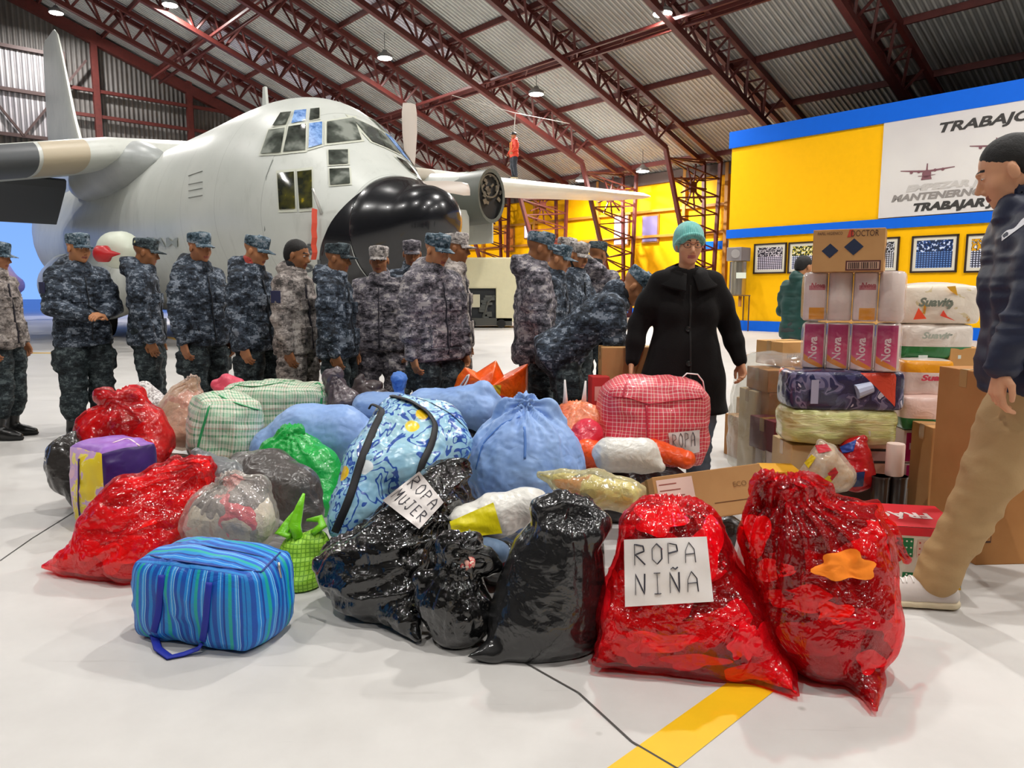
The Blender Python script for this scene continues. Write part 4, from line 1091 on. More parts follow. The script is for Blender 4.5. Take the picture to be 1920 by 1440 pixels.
        if not coat and not plain:
            zf = MB(); pts = []
            for i in range(12):
                z = .43-i*(.52+jlen)/11
                pts.append((T(0, (.118 if z > .05 else .112)*b, z)+A(0, .006, 0))*S)
            BV = BVHTree.FromPolygons([Vector(v.co) for v in j.data.vertices], [tuple(p.vertices) for p in j.data.polygons])
            pp = []
            for p in pts:
                hsurf = BV.ray_cast(Vector(p)+Vector(fw)*.3, -Vector(fw), .5)
                if hsurf[0]: pp.append(hsurf[0]+Vector(fw)*.002)
            if len(pp) > 3: zf.tube(pp, .011, 6, flat=(1, .4)); zf.build('zip_flap', M('23262c', .6) if jacket in (CAMO_N,) else M('2d2a33', .6), j, True)
            for sx in (-1, 1):
                for zz, hw in ((.27, .05), (.03, .06)):
                    c_ = T(sx*.085, 0, zz)*S; hs = BV.ray_cast(Vector(c_)+Vector(fw)*.3, -Vector(fw), .5)
                    if hs[0]:
                        m = MB(); Rm = Matrix((Vector(rt), Vector(fw), Vector(up))).transposed(); m.box(hs[0]-Vector(fw)*.004, (hw*2, .022, .085 if zz > .1 else .12), Rm); m.build('pocket', jacket, j, bevel=.006)
            if patch:
                sx = patch; c_ = (sh[sx]*.6+E[sx][0]*.4)*S; hs = BV.ray_cast(Vector(c_)+Vector((sx*.3, 0, 0)), Vector((-sx, 0, 0)), .5)
                if hs[0]: m = MB(); m.box(hs[0], (.012, .075, .09)); m.build('sleeve_patch', M('23264a', .6), j, bevel=.004)
        ex['j'] = j
    if collar is not None:
        vc = Vol(neck-.16, neck+A(.16, .16, .2), .008); vc.path([neck+up*.0, neck+up*.075+fw*.012], [.074, .07], .01); vc.cone(neck+up*.2+fw*.02, neck+up*.06+fw*.02, .06, .058, .01, True)
        v_, f_ = vc.mesh(); m_ = fastmesh('collar', relax(v_, f_, 1)*S, f_); link('collar', m_, collar, body, True)
    # ---------------- head wear / hair
    if hair is not None:
        vr = Vol(hc-A(.16, .17, .2), hc+A(.16, .17, .18), .008); P = lambda x, y, z: hc+R@A(x, y, z)
        vr.ell(P(0, -.015, .049), A(.079, .095, .081), R, .02)
        vr.ell(P(0, -.055, .0), A(.068, .058, .075), R, .03)
        vr.ell(P(0, .112, -.01), A(.08, .065, .088), R, .01, True); vr.ell(P(0, .045, -.07), A(.12, .085, .092), R, .01, True); vr.plane_cut(P(0, -.06, -.055), R@A(0, .3, -1))
        for sx in (-1, 1): vr.ell(P(sx*.085, .01, -.03), A(.03, .035, .05), R, .01, True)
        v_, f_ = vr.mesh(); n_ = vnormals(v_, f_); v_ = v_+n_*(.0012*vnoise(v_*90, 3))[:, None]
        m_ = fastmesh('hair', v_*S, f_); link('hair', m_, hair, body, True)
    if cap is not None:
        Rc = R; P = lambda x, y, z: (hc+Rc@A(x, y, z))*S
        m = MB(); n = 32; rg = []
        for z, rx, ry, oy in ((.038, .082, .100, -.008), (.05, .084, .102, -.008), (.092, .086, .103, -.010), (.112, .085, .101, -.011), (.121, .077, .092, -.012), (.124, .04, .05, -.012), (.124, .002, .002, -.012)):
            ring = []
            for k in range(n):
                a_ = 2*PI*k/n; w_ = 1+.02*math.sin(a_*3+seed)+.015*math.sin(a_*7+seed*2)*(z > .1); tilt = .012*math.sin(a_)
                ring.append(P(rx*w_*math.cos(a_), oy+ry*w_*math.sin(a_), z+tilt*0+(.012*(math.sin(a_)) if z > .09 else -.004*math.sin(a_))))
            rg.append(ring)
        m.rings(rg); cp = m.build('cap', cap, body, True, 50)
        m = MB(); top = []; bot = []
        for j_ in range(5):
            t_ = j_/4
            row = []
            for k in range(13):
                a_ = PI*.5+(k-6)/6*1.05; rx = .083+.0*t_; ry = .100+.075*t_*math.cos((k-6)/6*1.15)
                row.append((rx*math.cos(a_)*(1+.02*t_), ry*math.sin(a_)+(-.006), .040-.014*t_-.014*(abs(k-6)/6)**2*t_))
            top.append(row)
        m.rings([[P(*p) for p in r] for r in top]+[[P(p[0], p[1], p[2]-.006) for p in r] for r in top[::-1]], close=False); m.build('brim', cap, cp, True)
    if extra: extra(body, dict(hc=hc, R=R, S=S, T=T, E=E, neck=neck, up=up, fw=fw, rt=rt, sh=sh, hips=hips, LG=LG, j=ex.get('j')))
    return body
def ex_sole(b): return M('0d0d0d', .7) if b == 'boots' else M('d8c9a8', .6)

def stand(px, ytop, D, H=None):
    """where someone stands so that the top of the head is seen at (px, ytop) from D metres"""
    p = at(px, ytop, D); return (p.x, p.y, 0), (H or p.z-.0)
def cap_spots(b, q):
    m = MB(); hc, R, S = q['hc'], q['R'], q['S']
    for a_ in (-.9, -1.35):
        p = hc+R@A(.086*math.cos(a_)*1.04, .1*math.sin(a_)*1.04, .075); n = R@A(math.cos(a_), math.sin(a_), 0); m.disc(Vector(p*S), .011, Vector(n), 12, 0, .006)
    m.build('cap_spot', M('e8e2b0', .25), b)  # pale discs stand in for two bright lights on the cap
SOL = 'soldiers lined up behind the bags'
def soldier(px, yt, D, ang, label, hd=(0, .25, 0), J=CAMO_N, TR=CAMO_NT, C=CAMO_C, Hk=0.0, **k):
    (x, y, z), Ht = stand(px, yt, D); H = (Ht-.015)/1.005+Hk
    return build_person('person', label, 'person', (x, y, 0), ang, H, head=hd, jacket=J, trousers=TR, cap=C, group=SOL, seed=int(px) % 37, **k)
R_ = math.radians
front_hands = lambda s: None
# local joints helpers: arms bent with both hands together in front of the belly
def arms_front(z=1.05, y=.27, dx=.03): return {-1: [(-.25, .05, 1.12), (-.06+dx, y, z)], 1: [(.25, .05, 1.12), (.07+dx, y-.02, z)]}
def hands_front(): return {-1: dict(d=(.8, .5, .05), n=(0.2, -.2, -1), curl=.6, side=1), 1: dict(d=(-.75, .5, .1), n=(0, -.3, -1), curl=.7, side=-1)}
soldier(-14, 452, 6.05, 5, 'person in tan grey camouflage jacket and dark trousers, cut by the left picture edge', J=CAMO_T, C=CAMO_C, hood=True, hd=(0, .2, 0), Hk=.02,
        legs={-1: [(-.1, .03, .49), (-.1, -.03, .09)], 1: [(.1, .03, .49), (.13, -.02, .09)], 'toe': {-1: A(0,1,0), 1: A(.1,1,0)}})
soldier(141, 432, 6.0, -32, 'soldier in dark camouflage holding his hands together, beside the grey bag at far left', hd=(.1, .1, 0), hood=True, patch=1, arms=arms_front(), hands=hands_front(), tk=1.1, jbulk=1.05, skin_m=SK[1])
soldier(264, 440, 6.2, 18, 'soldier in dark hooded jacket seen half from behind, two round bright spots on his cap', hd=(-.1, .2, 0), hood=True, C=CAMO_CD, skin_m=SK[2],
        extra=lambda b, q: cap_spots(b, q))
soldier(369, 430, 5.9, -25, 'dark camouflage soldier turned half to the camera, light cap peak, before the fuselage door area', hd=(-.1, .12, 0), hood=True, C=CAMO_C)
soldier(470, 434, 5.7, -14, 'dark camouflage soldier bowing his head, red collar at his neck', hd=(.05, .3, 0), hood=True, C=CAMO_C, skin_m=SK[1], collar=M('b8463c', .7))
soldier(549, 443, 5.6, -12, 'bareheaded soldier in tan grey camouflage with blue sleeve patch', hd=(0, .22, 0), J=CAMO_T, TR=CAMO_T, C=None, hair=M_hair, patch=1, skin_m=SK[2], collar=M_dkcloth)
soldier(627, 450, 5.5, -5, 'dark camouflage soldier right of the bareheaded one, looking to the right', hd=(-.05, .12, 0), hood=True, C=CAMO_CD, skin_m=SK[2])
soldier(711, 456, 6.0, -88, 'soldier in grey camouflage facing the camera in front of the black aircraft nose', hd=(0, .12, 0), J=CAMO_G, TR=CAMO_G, C=CAMO_CL, skin_m=SK[0])
soldier(772, 445, 6.7, -70, 'soldier mostly hidden behind the tall soldier beside the black nose', hd=(-.2, .2, 0), J=CAMO_N, C=CAMO_G)
soldier(812, 430, 5.1, -45, 'tall soldier in grey hooded camouflage looking down, standing nearest above the blue bags', hd=(.1, .28, 0), J=CAMO_G, hood=True, C=CAMO_C, jbulk=1.12, skin_m=SK[1])
soldier(850, 431, 5.75, -5, 'dark faced soldier in light cap just behind the tall soldier, facing right', hd=(0, .1, 0), J=CAMO_T, TR=CAMO_T, C=CAMO_CL, skin_m=SK[2])
soldier(1003, 427, 5.25, 8, 'big soldier in grey hooded camouflage seen from the side, right of the orange bag', hd=(-.1, .25, 0), J=CAMO_G, hood=True, C=CAMO_C, jbulk=1.12, skin_m=SK[2], jlen=.06)
soldier(1040, 452, 5.75, -15, 'soldier in dark camouflage half hidden behind the big hooded soldier', hd=(0, .25, 0), C=CAMO_C, skin_m=SK[1])
soldier(1078, 447, 6.3, -30, 'soldier with black neck scarf and light cap, looking down', hd=(-.3, .3, 0), C=CAMO_CL, skin_m=SK[1], collar=M('0c0c10', .8), arms=arms_front(.98, .2), hands=hands_front())
soldier(1117, 447, 6.9, 60, 'soldier in grey hooded jacket seen from behind, left of the yellow wall window', hd=(-.2, .2, 0), J=CAMO_G, C=CAMO_CD, hood=True, skin_m=SK[2], collar=M('121218', .8))
soldier(1056, 440, 8.0, 10, 'soldier far back behind the group of four, only a pale cap edge showing', C=CAMO_CL, J=CAMO_G)
# bending soldier
def bend():
    x, y = at(1068, 700, 4.78).x, 4.78
    return build_person('person', 'soldier in dark camouflage bending down over a carton beside the woman in the black coat', 'person', (x, y, 0), 2, 1.68, head=(-.25, .25, 0), lean=R_(50), hips=(0, -.08, .86),
        arms={-1: [(-.24, .32, .98), (-.2, .38, .74)], 1: [(.24, .26, .92), (.2, .2, .72)]}, hands={1: dict(d=(0, .25, -.9), n=(-.6, .5, 0), curl=.5)},
        jacket=CAMO_N, trousers=CAMO_NT, cap=CAMO_C, group=SOL, skin_m=SK[1], jbulk=1.08, hood=False, seed=4, collar=M('16181e', .8))
bend()


# ---------------- woman in the black coat
M_coat = M('141212', .9, nb=.35, ns=120, spec=.15, sheen=.05, name='wool_coat'); M_knit = NT('knit_mint'); _k = M_knit.tc(); _x = M_knit.xyz(_k)
M_knit.set(M_knit.mix(M_knit.gray(M_knit.noise(_k, 40, 2), [(.4, 0), (.6, .5)]), '86d8cf', '5cbcb6'), .9, sheen=.4); M_knit.bump(M_knit.math('SINE', M_knit.math('MULTIPLY', M_knit.math('ARCTAN2', _x[0], _x[1]), 70)), .6, .004); M_knit = M_knit.m
def woman_extra(b, q):
    hc, R, S, T, E = q['hc'], q['R'], q['S'], q['T'], q['E']; P = lambda x, y, z: hc+R@A(x, y, z)
    v = Vol(hc-A(.16, .17, .2), hc+A(.16, .17, .22), .007)
    v.ell(P(0, -.016, .055), A(.092, .108, .095), R, .02); v.ell(P(0, -.04, .01), A(.09, .08, .08), R, .02)
    v.ell(P(0, .115, -.045), A(.073, .08, .095), R, .012, True); v.plane_cut(P(0, 0, -.03), R@A(0, .25, -1))
    v_, f_ = v.mesh(); m_ = fastmesh('knit_hat', v_*S, f_); link('knit_hat', m_, M_knit, b, True)
    # rolled brim
    m = MB(); pts = []
    for i in range(25):
        a_ = -PI*.05+(PI*1.1)*i/24; pts.append(Vector(P(.083*math.cos(a_)*1.0, .02+.078*math.sin(a_), .012+.062*math.sin(max(0, min(PI, a_))))*S))
    m.tube(pts, .011, 8); m.build('hat_brim', M_knit, b, True)
    g = MB()
    for sx in (-1, 1):
        g.tube([Vector(P(sx*.032+.024*math.cos(k*PI/9), .096-.004*abs(math.cos(k*PI/9)), .008+.017*math.sin(k*PI/9))*S) for k in range(19)], .0016, 6)
        g.tube([Vector(P(sx*.056, .093, .012)*S), Vector(P(sx*.079, .0, .012)*S)], .0015, 6)
    g.tube([Vector(P(-.009, .101, .012)*S), Vector(P(.009, .101, .012)*S)], .0015, 6); g.build('glasses', M('3a1c1a', .3), b, True)
    # flat collar, placket and buttons
    j = q['j']; BV = BVHTree.FromPolygons([v.co.copy() for v in j.data.vertices], [tuple(p.vertices) for p in j.data.polygons])
    def fr(x, z, off=.004):
        h = BV.ray_cast(Vector((x, .5, z)), Vector((0, -1, 0)), 1)
        return (h[0]+Vector((0, off, 0))) if h[0] else None
    m = MB()
    for sx in (-1, 1):
        rg = []
        for i in range(9):
            t = i/8; a_ = t*PI*.93
            base = A(sx*.078*math.sin(a_*.93+.12), .065*math.cos(a_)-.01, .0); nk = q['neck']+A(0, 0, .048-.045*(1-t)**1.0)
            inner = nk+base*.95; outer = nk+base*1.0+A(sx*math.sin(a_+.25)*.12, math.cos(a_)*.062+.03*(1-t), -.06-.07*(1-t)); mid = (inner+outer)/2+A(0, 0, .022)
            rg.append([Vector(inner*S), Vector(mid*S), Vector(outer*S), Vector((outer-A(0, 0, .012))*S), Vector((mid-A(0, 0, .014))*S)])
        m.rings(rg)
    m.build('coat_collar', M_coat, j, True)
    m = MB(); pts = [fr(.0, z*S) for z in np.linspace(1.34, .52, 20)]; pts = [p for p in pts if p]
    if len(pts) > 3: m.rings([[p+Vector((-.006, 0, 0)), p+Vector((0, .004, 0)), p+Vector((.006, 0, 0)), p+Vector((0, -.006, 0))] for p in pts]); m.build('coat_seam', M('151312', .8), j)
    for z in (1.07, .86, .63):
        p = fr(.012, z*S, .004)
        if p: m = MB(); m.disc(p, .017, (0, 1, 0), 18, 0, .007); m.tube([p+Vector((.012*math.cos(a*PI/8), .008, .012*math.sin(a*PI/8))) for a in range(17)], .002, 5); m.build('button', M('121010', .25), j)
build_person('person', 'woman in long black buttoned coat and mint green knitted hat standing behind the bags', 'person', tuple(at(1281, 700, 4.35))[:2]+(0,), -88, 1.62, head=(0, .1, 0), lean=.03, female=True,
    skin_m=SK[3], jacket=M_coat, jk='coat', coat=True, trousers=M('5d6878', .8, nb=.3), blouse=False, boots='shoe', shoes=M('222', .5) if False else M('222222', .5), hh=.0062, hips=(0, 0, .92),
    arms={-1: [(-.29, -.02, 1.09), (-.35, .05, .86)], 1: [(.29, -.02, 1.09), (.34, .03, .86)]}, hands={-1: dict(d=(-.1, .3, -.9), n=(.9, .3, 0), curl=.9), 1: dict(d=(.1, .3, -.9), n=(-.9, .2, 0), curl=.8)}, extra=woman_extra, handsize=.95, seed=3)

# ---------------- man in green, half hidden
def green_extra(b, q):
    m = MB(); w = q['E'][-1][1]*q['S']; m.box(Vector(w)+Vector((.05, .08, .03)), (.16, .01, .22), Matrix.Rotation(.9, 3, 'X') @ Matrix.Rotation(.4, 3, 'Y')); m.build('tablet', M('8a8578', .3), b, bevel=.003)
build_person('person', 'person in dark green jacket holding a tablet, half hidden behind the paper towel packs', 'person', tuple(at(1492, 700, 7.6))[:2]+(0,), 25, 1.6, head=(0, .3, 0), jacket=M('17463f', .6, nb=.4, ns=25), jk='jacket',
    trousers=M('3c4040', .8), blouse=False, boots='shoe', hair=M_hair, skin_m=SK[1], arms={-1: [(-.27, .03, 1.1), (-.06, .25, 1.04)], 1: [(.3, -.08, 1.12), (.1, .22, 1.06)]}, hands=hands_front(), extra=green_extra, hh=.009, seed=8)

# ---------------- worker on the far wing
wk = PMAT @ Vector((-11.2, 11.9, 5.5))
def worker_extra(b, q):
    hc, S, T = q['hc'], q['S'], q['T']; m = MB()
    v = Vol(hc-A(.16, .16, .12), hc+A(.16, .17, .2), .012); v.ell(hc+A(0, -.01, .055), A(.095, .115, .09), None, .01); v.plane_cut(hc+A(0, 0, .02), A(0,0,-1)); v_, f_ = v.mesh(); link('hard_hat', fastmesh('hard_hat', v_*S, f_), M('1c1a1a', .4), b, True)
    for sx in (-1, 1): m.tube([Vector(T(sx*.1, .13, .05)*S), Vector(T(sx*.09, .135, .4)*S), Vector(T(sx*.08, -.13, .42)*S)], .016, 6)
    m.build('harness', M('d8a020', .5), b, True)
build_person('person', 'worker in orange vest with dark helmet standing on the far wing', 'person', tuple(wk), 200, 1.7, head=(0, .1, 0), jacket=M('c8361c', .7), jk='vest_jacket', trousers=M('20242e', .8), blouse=False, boots='shoe', shoes=M_boot,
    arms={-1: [(-.27, -.02, 1.12), (-.22, .15, .98)], 1: [(.3, 0, 1.1), (.2, .16, .95)]}, extra=worker_extra, hh=.014, gh=.016, seed=5)
ln = MB(); hk = wk+Vector((0, 0, 1.45)); ln.tube([hk+Vector((0, 0, .32)), hk+Vector((.05, 0, .95))], .02, 6); ln.tube([hk+Vector((-2.2, -1.5, 1.2)), hk+Vector((.05, 0, .95)), hk+Vector((2.2, 1.5, .9))], .012, 6)
tag(ln.build('safety_line', M('c9c6c0', .5), fix=False), 'thin safety rope above the worker on the wing', 'rope')

# ---------------- man in navy jacket on the right
M_navy = M('161d36', .55, nb=.35, ns=30, name='navy_fabric'); M_khaki = M('b08f62', .8, nb=.3, ns=60, var=.08, name='khaki_cotton')
def man_extra(b, q):
    S, E = q['S'], q['E']; j = q['j']; BV = BVHTree.FromPolygons([v.co.copy() for v in j.data.vertices], [tuple(p.vertices) for p in j.data.polygons])
    # wrist watch on the near (left) hand
    w = q['E'][-1][1]; el = q['E'][-1][0]; d = unit(w-el); c = (w-d*.004)*S; x = unit(np.cross(d, A(0, 0, 1))); z = np.cross(x, d)
    m = MB()
    ring = lambda o, r: [Vector(c+d*o+x*r*math.cos(k*PI/12)+z*r*.85*math.sin(k*PI/12)) for k in range(24)]
    m.rings([ring(-.012, .031), ring(-.012, .035), ring(.012, .035), ring(.012, .031)], caps=(False, False)); m.tube([Vector(c-x*.034), Vector(c-x*.043)], .021, 18); m.build('wrist_watch', M('1c1a18', .4), b, True, 40)
    # white lettering block on the shoulder
    Mi = b.matrix_basis.inverted(); o0 = Mi @ Vector((0, 0, CAMZ)); rows = []
    for dv in (-1, 1):
        row = []
        for i in range(13):
            x = 1878+i*4.6; y = 447-i*3.4+dv*(5+3*math.sin(i*.9)*(dv < 0)); h = BV.ray_cast(o0, (Mi.to_3x3() @ ray(x, y)).normalized(), 5)
            row.append(h[0]-(Mi.to_3x3() @ ray(x, y)).normalized()*.004 if h[0] else None)
        rows.append(row)
    ok = [i for i in range(13) if rows[0][i] is not None and rows[1][i] is not None]
    if len(ok) > 3:
        m = MB(); m.rings([[rows[0][i], rows[1][i]] for i in ok], close=False); m.build('white_logo', M('e6e6ea', .6), j, fix=False)
    for ch in list(b.children):
        if not ch.name.startswith('shoe'): continue
        BS = BVHTree.FromPolygons([v.co.copy() for v in ch.data.vertices], [tuple(p.vertices) for p in ch.data.polygons]); cx = sum(v.co.x for v in ch.data.vertices)/len(ch.data.vertices); y1 = max(v.co.y for v in ch.data.vertices)
        for i in range(5):
            y = y1-.075-.018*i; pp = []
            for k in range(9):
                h = BS.ray_cast(Vector((cx+(k-4)*.0085, y+.003*(-1)**i*(k-4)/4, .5)), Vector((0, 0, -1)), 1)
                if h[0]: pp.append(h[0]+Vector((0, 0, .002)))
            if len(pp) > 4: m = MB(); m.tube(pp, .0032, 6); m.build('lace', M('ece8e4', .7), ch, True)
MX, MY = gr(1800, 1150).x, 2.62
build_person('person', 'man in navy blue jacket and khaki trousers looking down, at the right picture edge', 'person', (1.965, 2.72, 0), 163, 1.81, head=(-.26, .30, 0), lean=.13, skin_m=SK[3], hh=.0044, gh=.009,
    jacket=M_navy, jk='jacket', trousers=M_khaki, blouse=False, boots='shoe', shoes=M('c9bfb8', .6, nb=.2, ns=40), hair=M_hair, collar=M_navy, jbulk=1.1, tk=1.06,
    arms={-1: [(-.24, .08, 1.15), (-.235, .17, .91)], 1: [(.24, -.14, 1.14), (.22, -.2, .92)]}, hands={-1: dict(d=(.0, .1, -1), n=(.2, -.9, 0), curl=.8, h=.004), 1: dict(d=(0, .4, -.8), n=(-.9, 0, 0), curl=.7, h=.005)},
    legs={-1: [(-.10, .14, .50), (-.10, .29, .095)], 1: [(.12, -.12, .50), (.14, -.42, .13)], 'toe': {-1: A(-.1, 1, 0), 1: A(.1, 1, 0)}}, extra=man_extra, seed=12, jlen=-.02, plain=True, tfold=.0012)
# ================================================================== THE PILE OF BAGS
def crinkle(t, k=1.0, s=1.0):
    o = t.tc(); a = t.noise(o, 6.5*s, 4, .55, .5); b = t.voro(o, 16*s, 'DISTANCE_TO_EDGE', 'Distance'); r = t.math('ABSOLUTE', t.math('SUBTRACT', a, .5))
    t.bump(r, .75*k, .035); t.bump(t.gray(b, [(0, 0), (.2, 1)]), .22*k, .006)
    t.bump(t.noise(o, 60*s, 3, .6), .12*k, .003)
_pm = {}
def plastic(col, rough=.22, k=1.0, coat=.3, var=None):
    key = ('p', str(col), rough, k)
    if key in _pm: return _pm[key]
    t = NT('plastic_bag'); c = col
    if var: c = t.ramp(t.noise(t.tc(), 5, 3, .6), [(.3, var), (.7, col)])
    t.set(c, rough, coat=coat, spec=.5); crinkle(t, k); _pm[key] = t.m; return t.m
def fabric(col, var=None, rough=.6, k=.6, sheen=.1):
    t = NT('woven_fabric'); c = col
    if var: c = t.ramp(t.noise(t.tc(), 4, 4, .6, .6), [(.35, var), (.65, col)])
    t.set(c, rough, spec=.35, sheen=sheen); o = t.tc(); t.bump(t.math('ABSOLUTE', t.math('SUBTRACT', t.noise(o, 4.5, 3, .55, .25), .5)), k, .03); t.bump(t.noise(o, 220, 2), .1, .002); return t.m
def film(tint, body, fac=.5, rough=.16, k=1.0):
    """thin see-through plastic: tinted transparency mixed with a glossy coloured layer"""
    t = NT('plastic_film'); t.set(body, rough, coat=.5, spec=.6); crinkle(t, k)
    tr = t.new('ShaderNodeBsdfTransparent'); tr.inputs[0].default_value = srgb(tint); mx = t.new('ShaderNodeMixShader')
    lw = t.new('ShaderNodeLayerWeight'); lw.inputs[0].default_value = .35
    t.l(t.math('MINIMUM', t.math('ADD', t.math('MULTIPLY', lw.outputs['Facing'], .45), fac), 1.0), mx.inputs[0]); t.l(tr.outputs[0], mx.inputs[1]); t.l(t.b.outputs[0], mx.inputs[2])
    gl = t.new('ShaderNodeBsdfGlossy'); gl.inputs['Color'].default_value = (1, 1, 1, 1); gl.inputs['Roughness'].default_value = .11; nl = t.b.inputs['Normal'].links
    if nl: t.l(nl[0].from_socket, gl.inputs['Normal'])
    m2 = t.new('ShaderNodeMixShader'); m2.inputs[0].default_value = .05; t.l(mx.outputs[0], m2.inputs[1]); t.l(gl.outputs[0], m2.inputs[2]); t.l(m2.outputs[0], t.out.inputs[0]); return t.m
def clothes(cols, scale=4.5, seed=0, k=1.0):
    t = NT('packed_clothes'); o = t.map(t.tc(), (1, 1, 1.25), (seed, seed*.7, 0)); n = t.noise(o, 3.5, 3, .6, out='Color')
    ad = t.new('ShaderNodeVectorMath', operation='MULTIPLY_ADD'); t.l(n, ad.inputs[0]); ad.inputs[1].default_value = (.35, .35, .35); t.l(o, ad.inputs[2])
    v = t.voro(ad.outputs[0], scale); x = t.xyz(v)[0]
    n_ = len(cols); col = t.ramp(x, [((i/n_)*.98, c) for i, c in enumerate(cols)], 'CONSTANT')
    t.set(col, .8, spec=.2); t.bump(t.voro(ad.outputs[0], scale, 'DISTANCE_TO_EDGE', 'Distance'), .8, .05); t.bump(t.noise(o, 24, 4, .7), .6*k, .02); return t.m
def wp(px, py, D):
    p = at(px, py, D)
    if p.z < .022: p = gr(px, py, .022)
    return np.array(p)
def vol_bag(blobs, h=.01, k=.05, tips=(), floor_z=.003, cuts=()):
    """blobs: lists of (px, py, distance, radius in pixels) joined as tapering paths"""
    allp = []
    for b in list(blobs)+list(tips):
        for q in b: p = wp(*q[:3]); r = q[3]*q[2]/FPX; allp += [p-r, p+r]
    lo = np.min(allp, 0)-.04; hi = np.max(allp, 0)+.04; lo[2] = max(lo[2], -.02)
    v = Vol(lo, hi, h)
    for b in blobs:
        P = [wp(*q[:3]) for q in b]; R = [q[3]*q[2]/FPX for q in b]
        if len(P) == 1: v.cone(P[0], P[0]+A(0, 0, .001), R[0], R[0], k)
        else: v.path(P, R, k)
    for b in tips:
        P = [wp(*q[:3]) for q in b]; R = [max(q[3]*q[2]/FPX, h*.8) for q in b]; v.path(P, R, k*.6)
    v.plane_cut((0, 0, floor_z), (0, 0, -1))
    return v
def displace(V, F, knots=(), lump=.012, crease=.006, cdir=None, seed=0, pleat=.012, pl=.16, kn=13, fine=.0025):
    N = vnormals(V, F); d = lump*fbm(V*5.5, seed, 2)+fine*ridge(V*38+V[:, [1, 2, 0]]*9, seed+4)
    if cdir is not None:
        c = unit(cdir); along = (V@c)[:, None]*c; Q = (V-along)*22+along*3.2+vnoise(V*6, seed+8)[:, None]*.5; d = d+crease*(ridge(Q, seed+2))
    else: d = d+crease*ridge(V*11+.6*fbm(V*4, seed+9, 2)[:, None], seed+2)
    for kq in knots:
        K, ax = np.array(kq[0]), unit(kq[1]); q = V-K; r = np.linalg.norm(q, axis=1); e1 = unit(np.cross(ax, A(.3, .9, .1))); e2 = np.cross(ax, e1)
        ph = np.arctan2(q@e2, q@e1); w = np.exp(-r/pl)*np.clip(r/.03, 0, 1)
        d = d+pleat*w*(np.cos(kn*ph+2.2*vnoise(V*5, seed+3))+.6*np.cos((kn*2+1)*ph+3*vnoise(V*9, seed+6)))
    flo = np.clip(V[:, 2]/.05, 0, 1); d = d*flo
    V = V+N*d[:, None]; V[:, 2] = np.maximum(V[:, 2], .002); return V
BAGS = {}
def bag(key, label, cat, blobs, mat, name='garbage_bag', h=.01, k=.05, tips=(), knots=(), inner=None, inset=.012, group=None, parent=None, origin=None, it=1, **dk):
    v = vol_bag(blobs, h, k, tips); V, F = v.mesh(); V = relax(V, F, it, .5); kn = [(wp(*q[0]), q[1]) for q in knots]
    V = displace(V, F, kn, **dk)
    o = parent if parent is not None else None
    c = V.mean(0); c[2] = 0
    me = fastmesh(name, V-c if o is None else V, F)
    if o is None:
        ob = link(name, me, mat, None, True); ob.location = tuple(c); tag(ob, label, cat, group)
    else:
        ob = link(name, me, mat, None, True); setpar(ob, o)
    if inner is not None:
        N = vnormals(V, F); V2 = V-N*(inset+.006*(1+vnoise(V*9, 5)))[:, None]; V2 = relax(V2, F, 2, .5); V2[:, 2] = np.maximum(V2[:, 2], .006)
        me2 = fastmesh('clothes', V2-c, F); link('clothes', me2, inner, ob, True)
    BAGS[key] = (ob, BVHTree.FromPolygons([Vector(x) for x in V], [tuple(f) for f in F.tolist()]))
    return ob
UP = (0, 0, 1)
def blobpatch(key, cx, cy, rx, ry, col, name, seed=0, off=-.004, spikes=7, amp=.28, rot=0.0):
    m = MB(); n = 40; rings = []
    for j in range(1, 8):
        t = j/7; ring = []
        for i in range(n):
            a = 2*PI*i/n; w = 1+amp*math.sin(a*spikes+seed)*.6+amp*.6*math.sin(a*3+seed*2.1); x, y = rx*t*w*math.cos(a), ry*t*w*math.sin(a)
            px, py = cx+x*math.cos(rot)-y*math.sin(rot), cy+x*math.sin(rot)+y*math.cos(rot); q = surf(key, px, py, off-.004*(1-t)-.0035*math.sin(a*5+t*7+seed)*t)
            ring.append(q)
        if any(q is None for q in ring):
            g = next((q for q in ring if q is not None), None)
            if g is None: return
            ring = [q or g for q in ring]
        rings.append(ring)
    m.rings(rings, caps=(True, False)); mt = M(col, .75, nb=.5, ns=25); o = m.build(name, mt, None, True, fix=False); setpar(o, BAGS[key][0]); return o
def surf(key, px, py, off=.004, Dmax=8):
    r = ray(px, py).normalized(); h = BAGS[key][1].ray_cast(Vector((0, 0, CAMZ)), r, Dmax)
    if h[0] is None: return None
    n = h[1] if h[1].dot(r) < 0 else -h[1]
    return h[0]-r*off
def strap(key, pts, w, mat, name='strap', parent=None, off=.006, flat=.28, dense=5, dropmiss=True):
    P = []
    for a, b in zip(pts[:-1], pts[1:]):
        for i in range(dense): P.append((a[0]+(b[0]-a[0])*i/dense, a[1]+(b[1]-a[1])*i/dense))
    P.append(pts[-1]); Q = [surf(key, x, y, off) for x, y in P]; last = None; D = None
    if dropmiss:
        R0 = [(p, q) for p, q in zip(P, Q) if q is not None]
        if len(R0) < 4: return None
        P = [a for a, b in R0]; Q = [b for a, b in R0]
    for i, q in enumerate(Q):
        if q is None:
            D = (last.y if last is not None else next((z.y for z in Q if z is not None), 3)); Q[i] = at(P[i][0], P[i][1], D)
        last = Q[i]
    for _ in range(2): Q = [Q[0]]+[(Q[i-1]+Q[i]*2+Q[i+1])/4 for i in range(1, len(Q)-1)]+[Q[-1]]
    m = MB(); m.tube(Q, w, 8, flat=(1, flat)); o = m.build(name, mat, None, True, fix=False); setpar(o, parent or BAGS[key][0]); return o
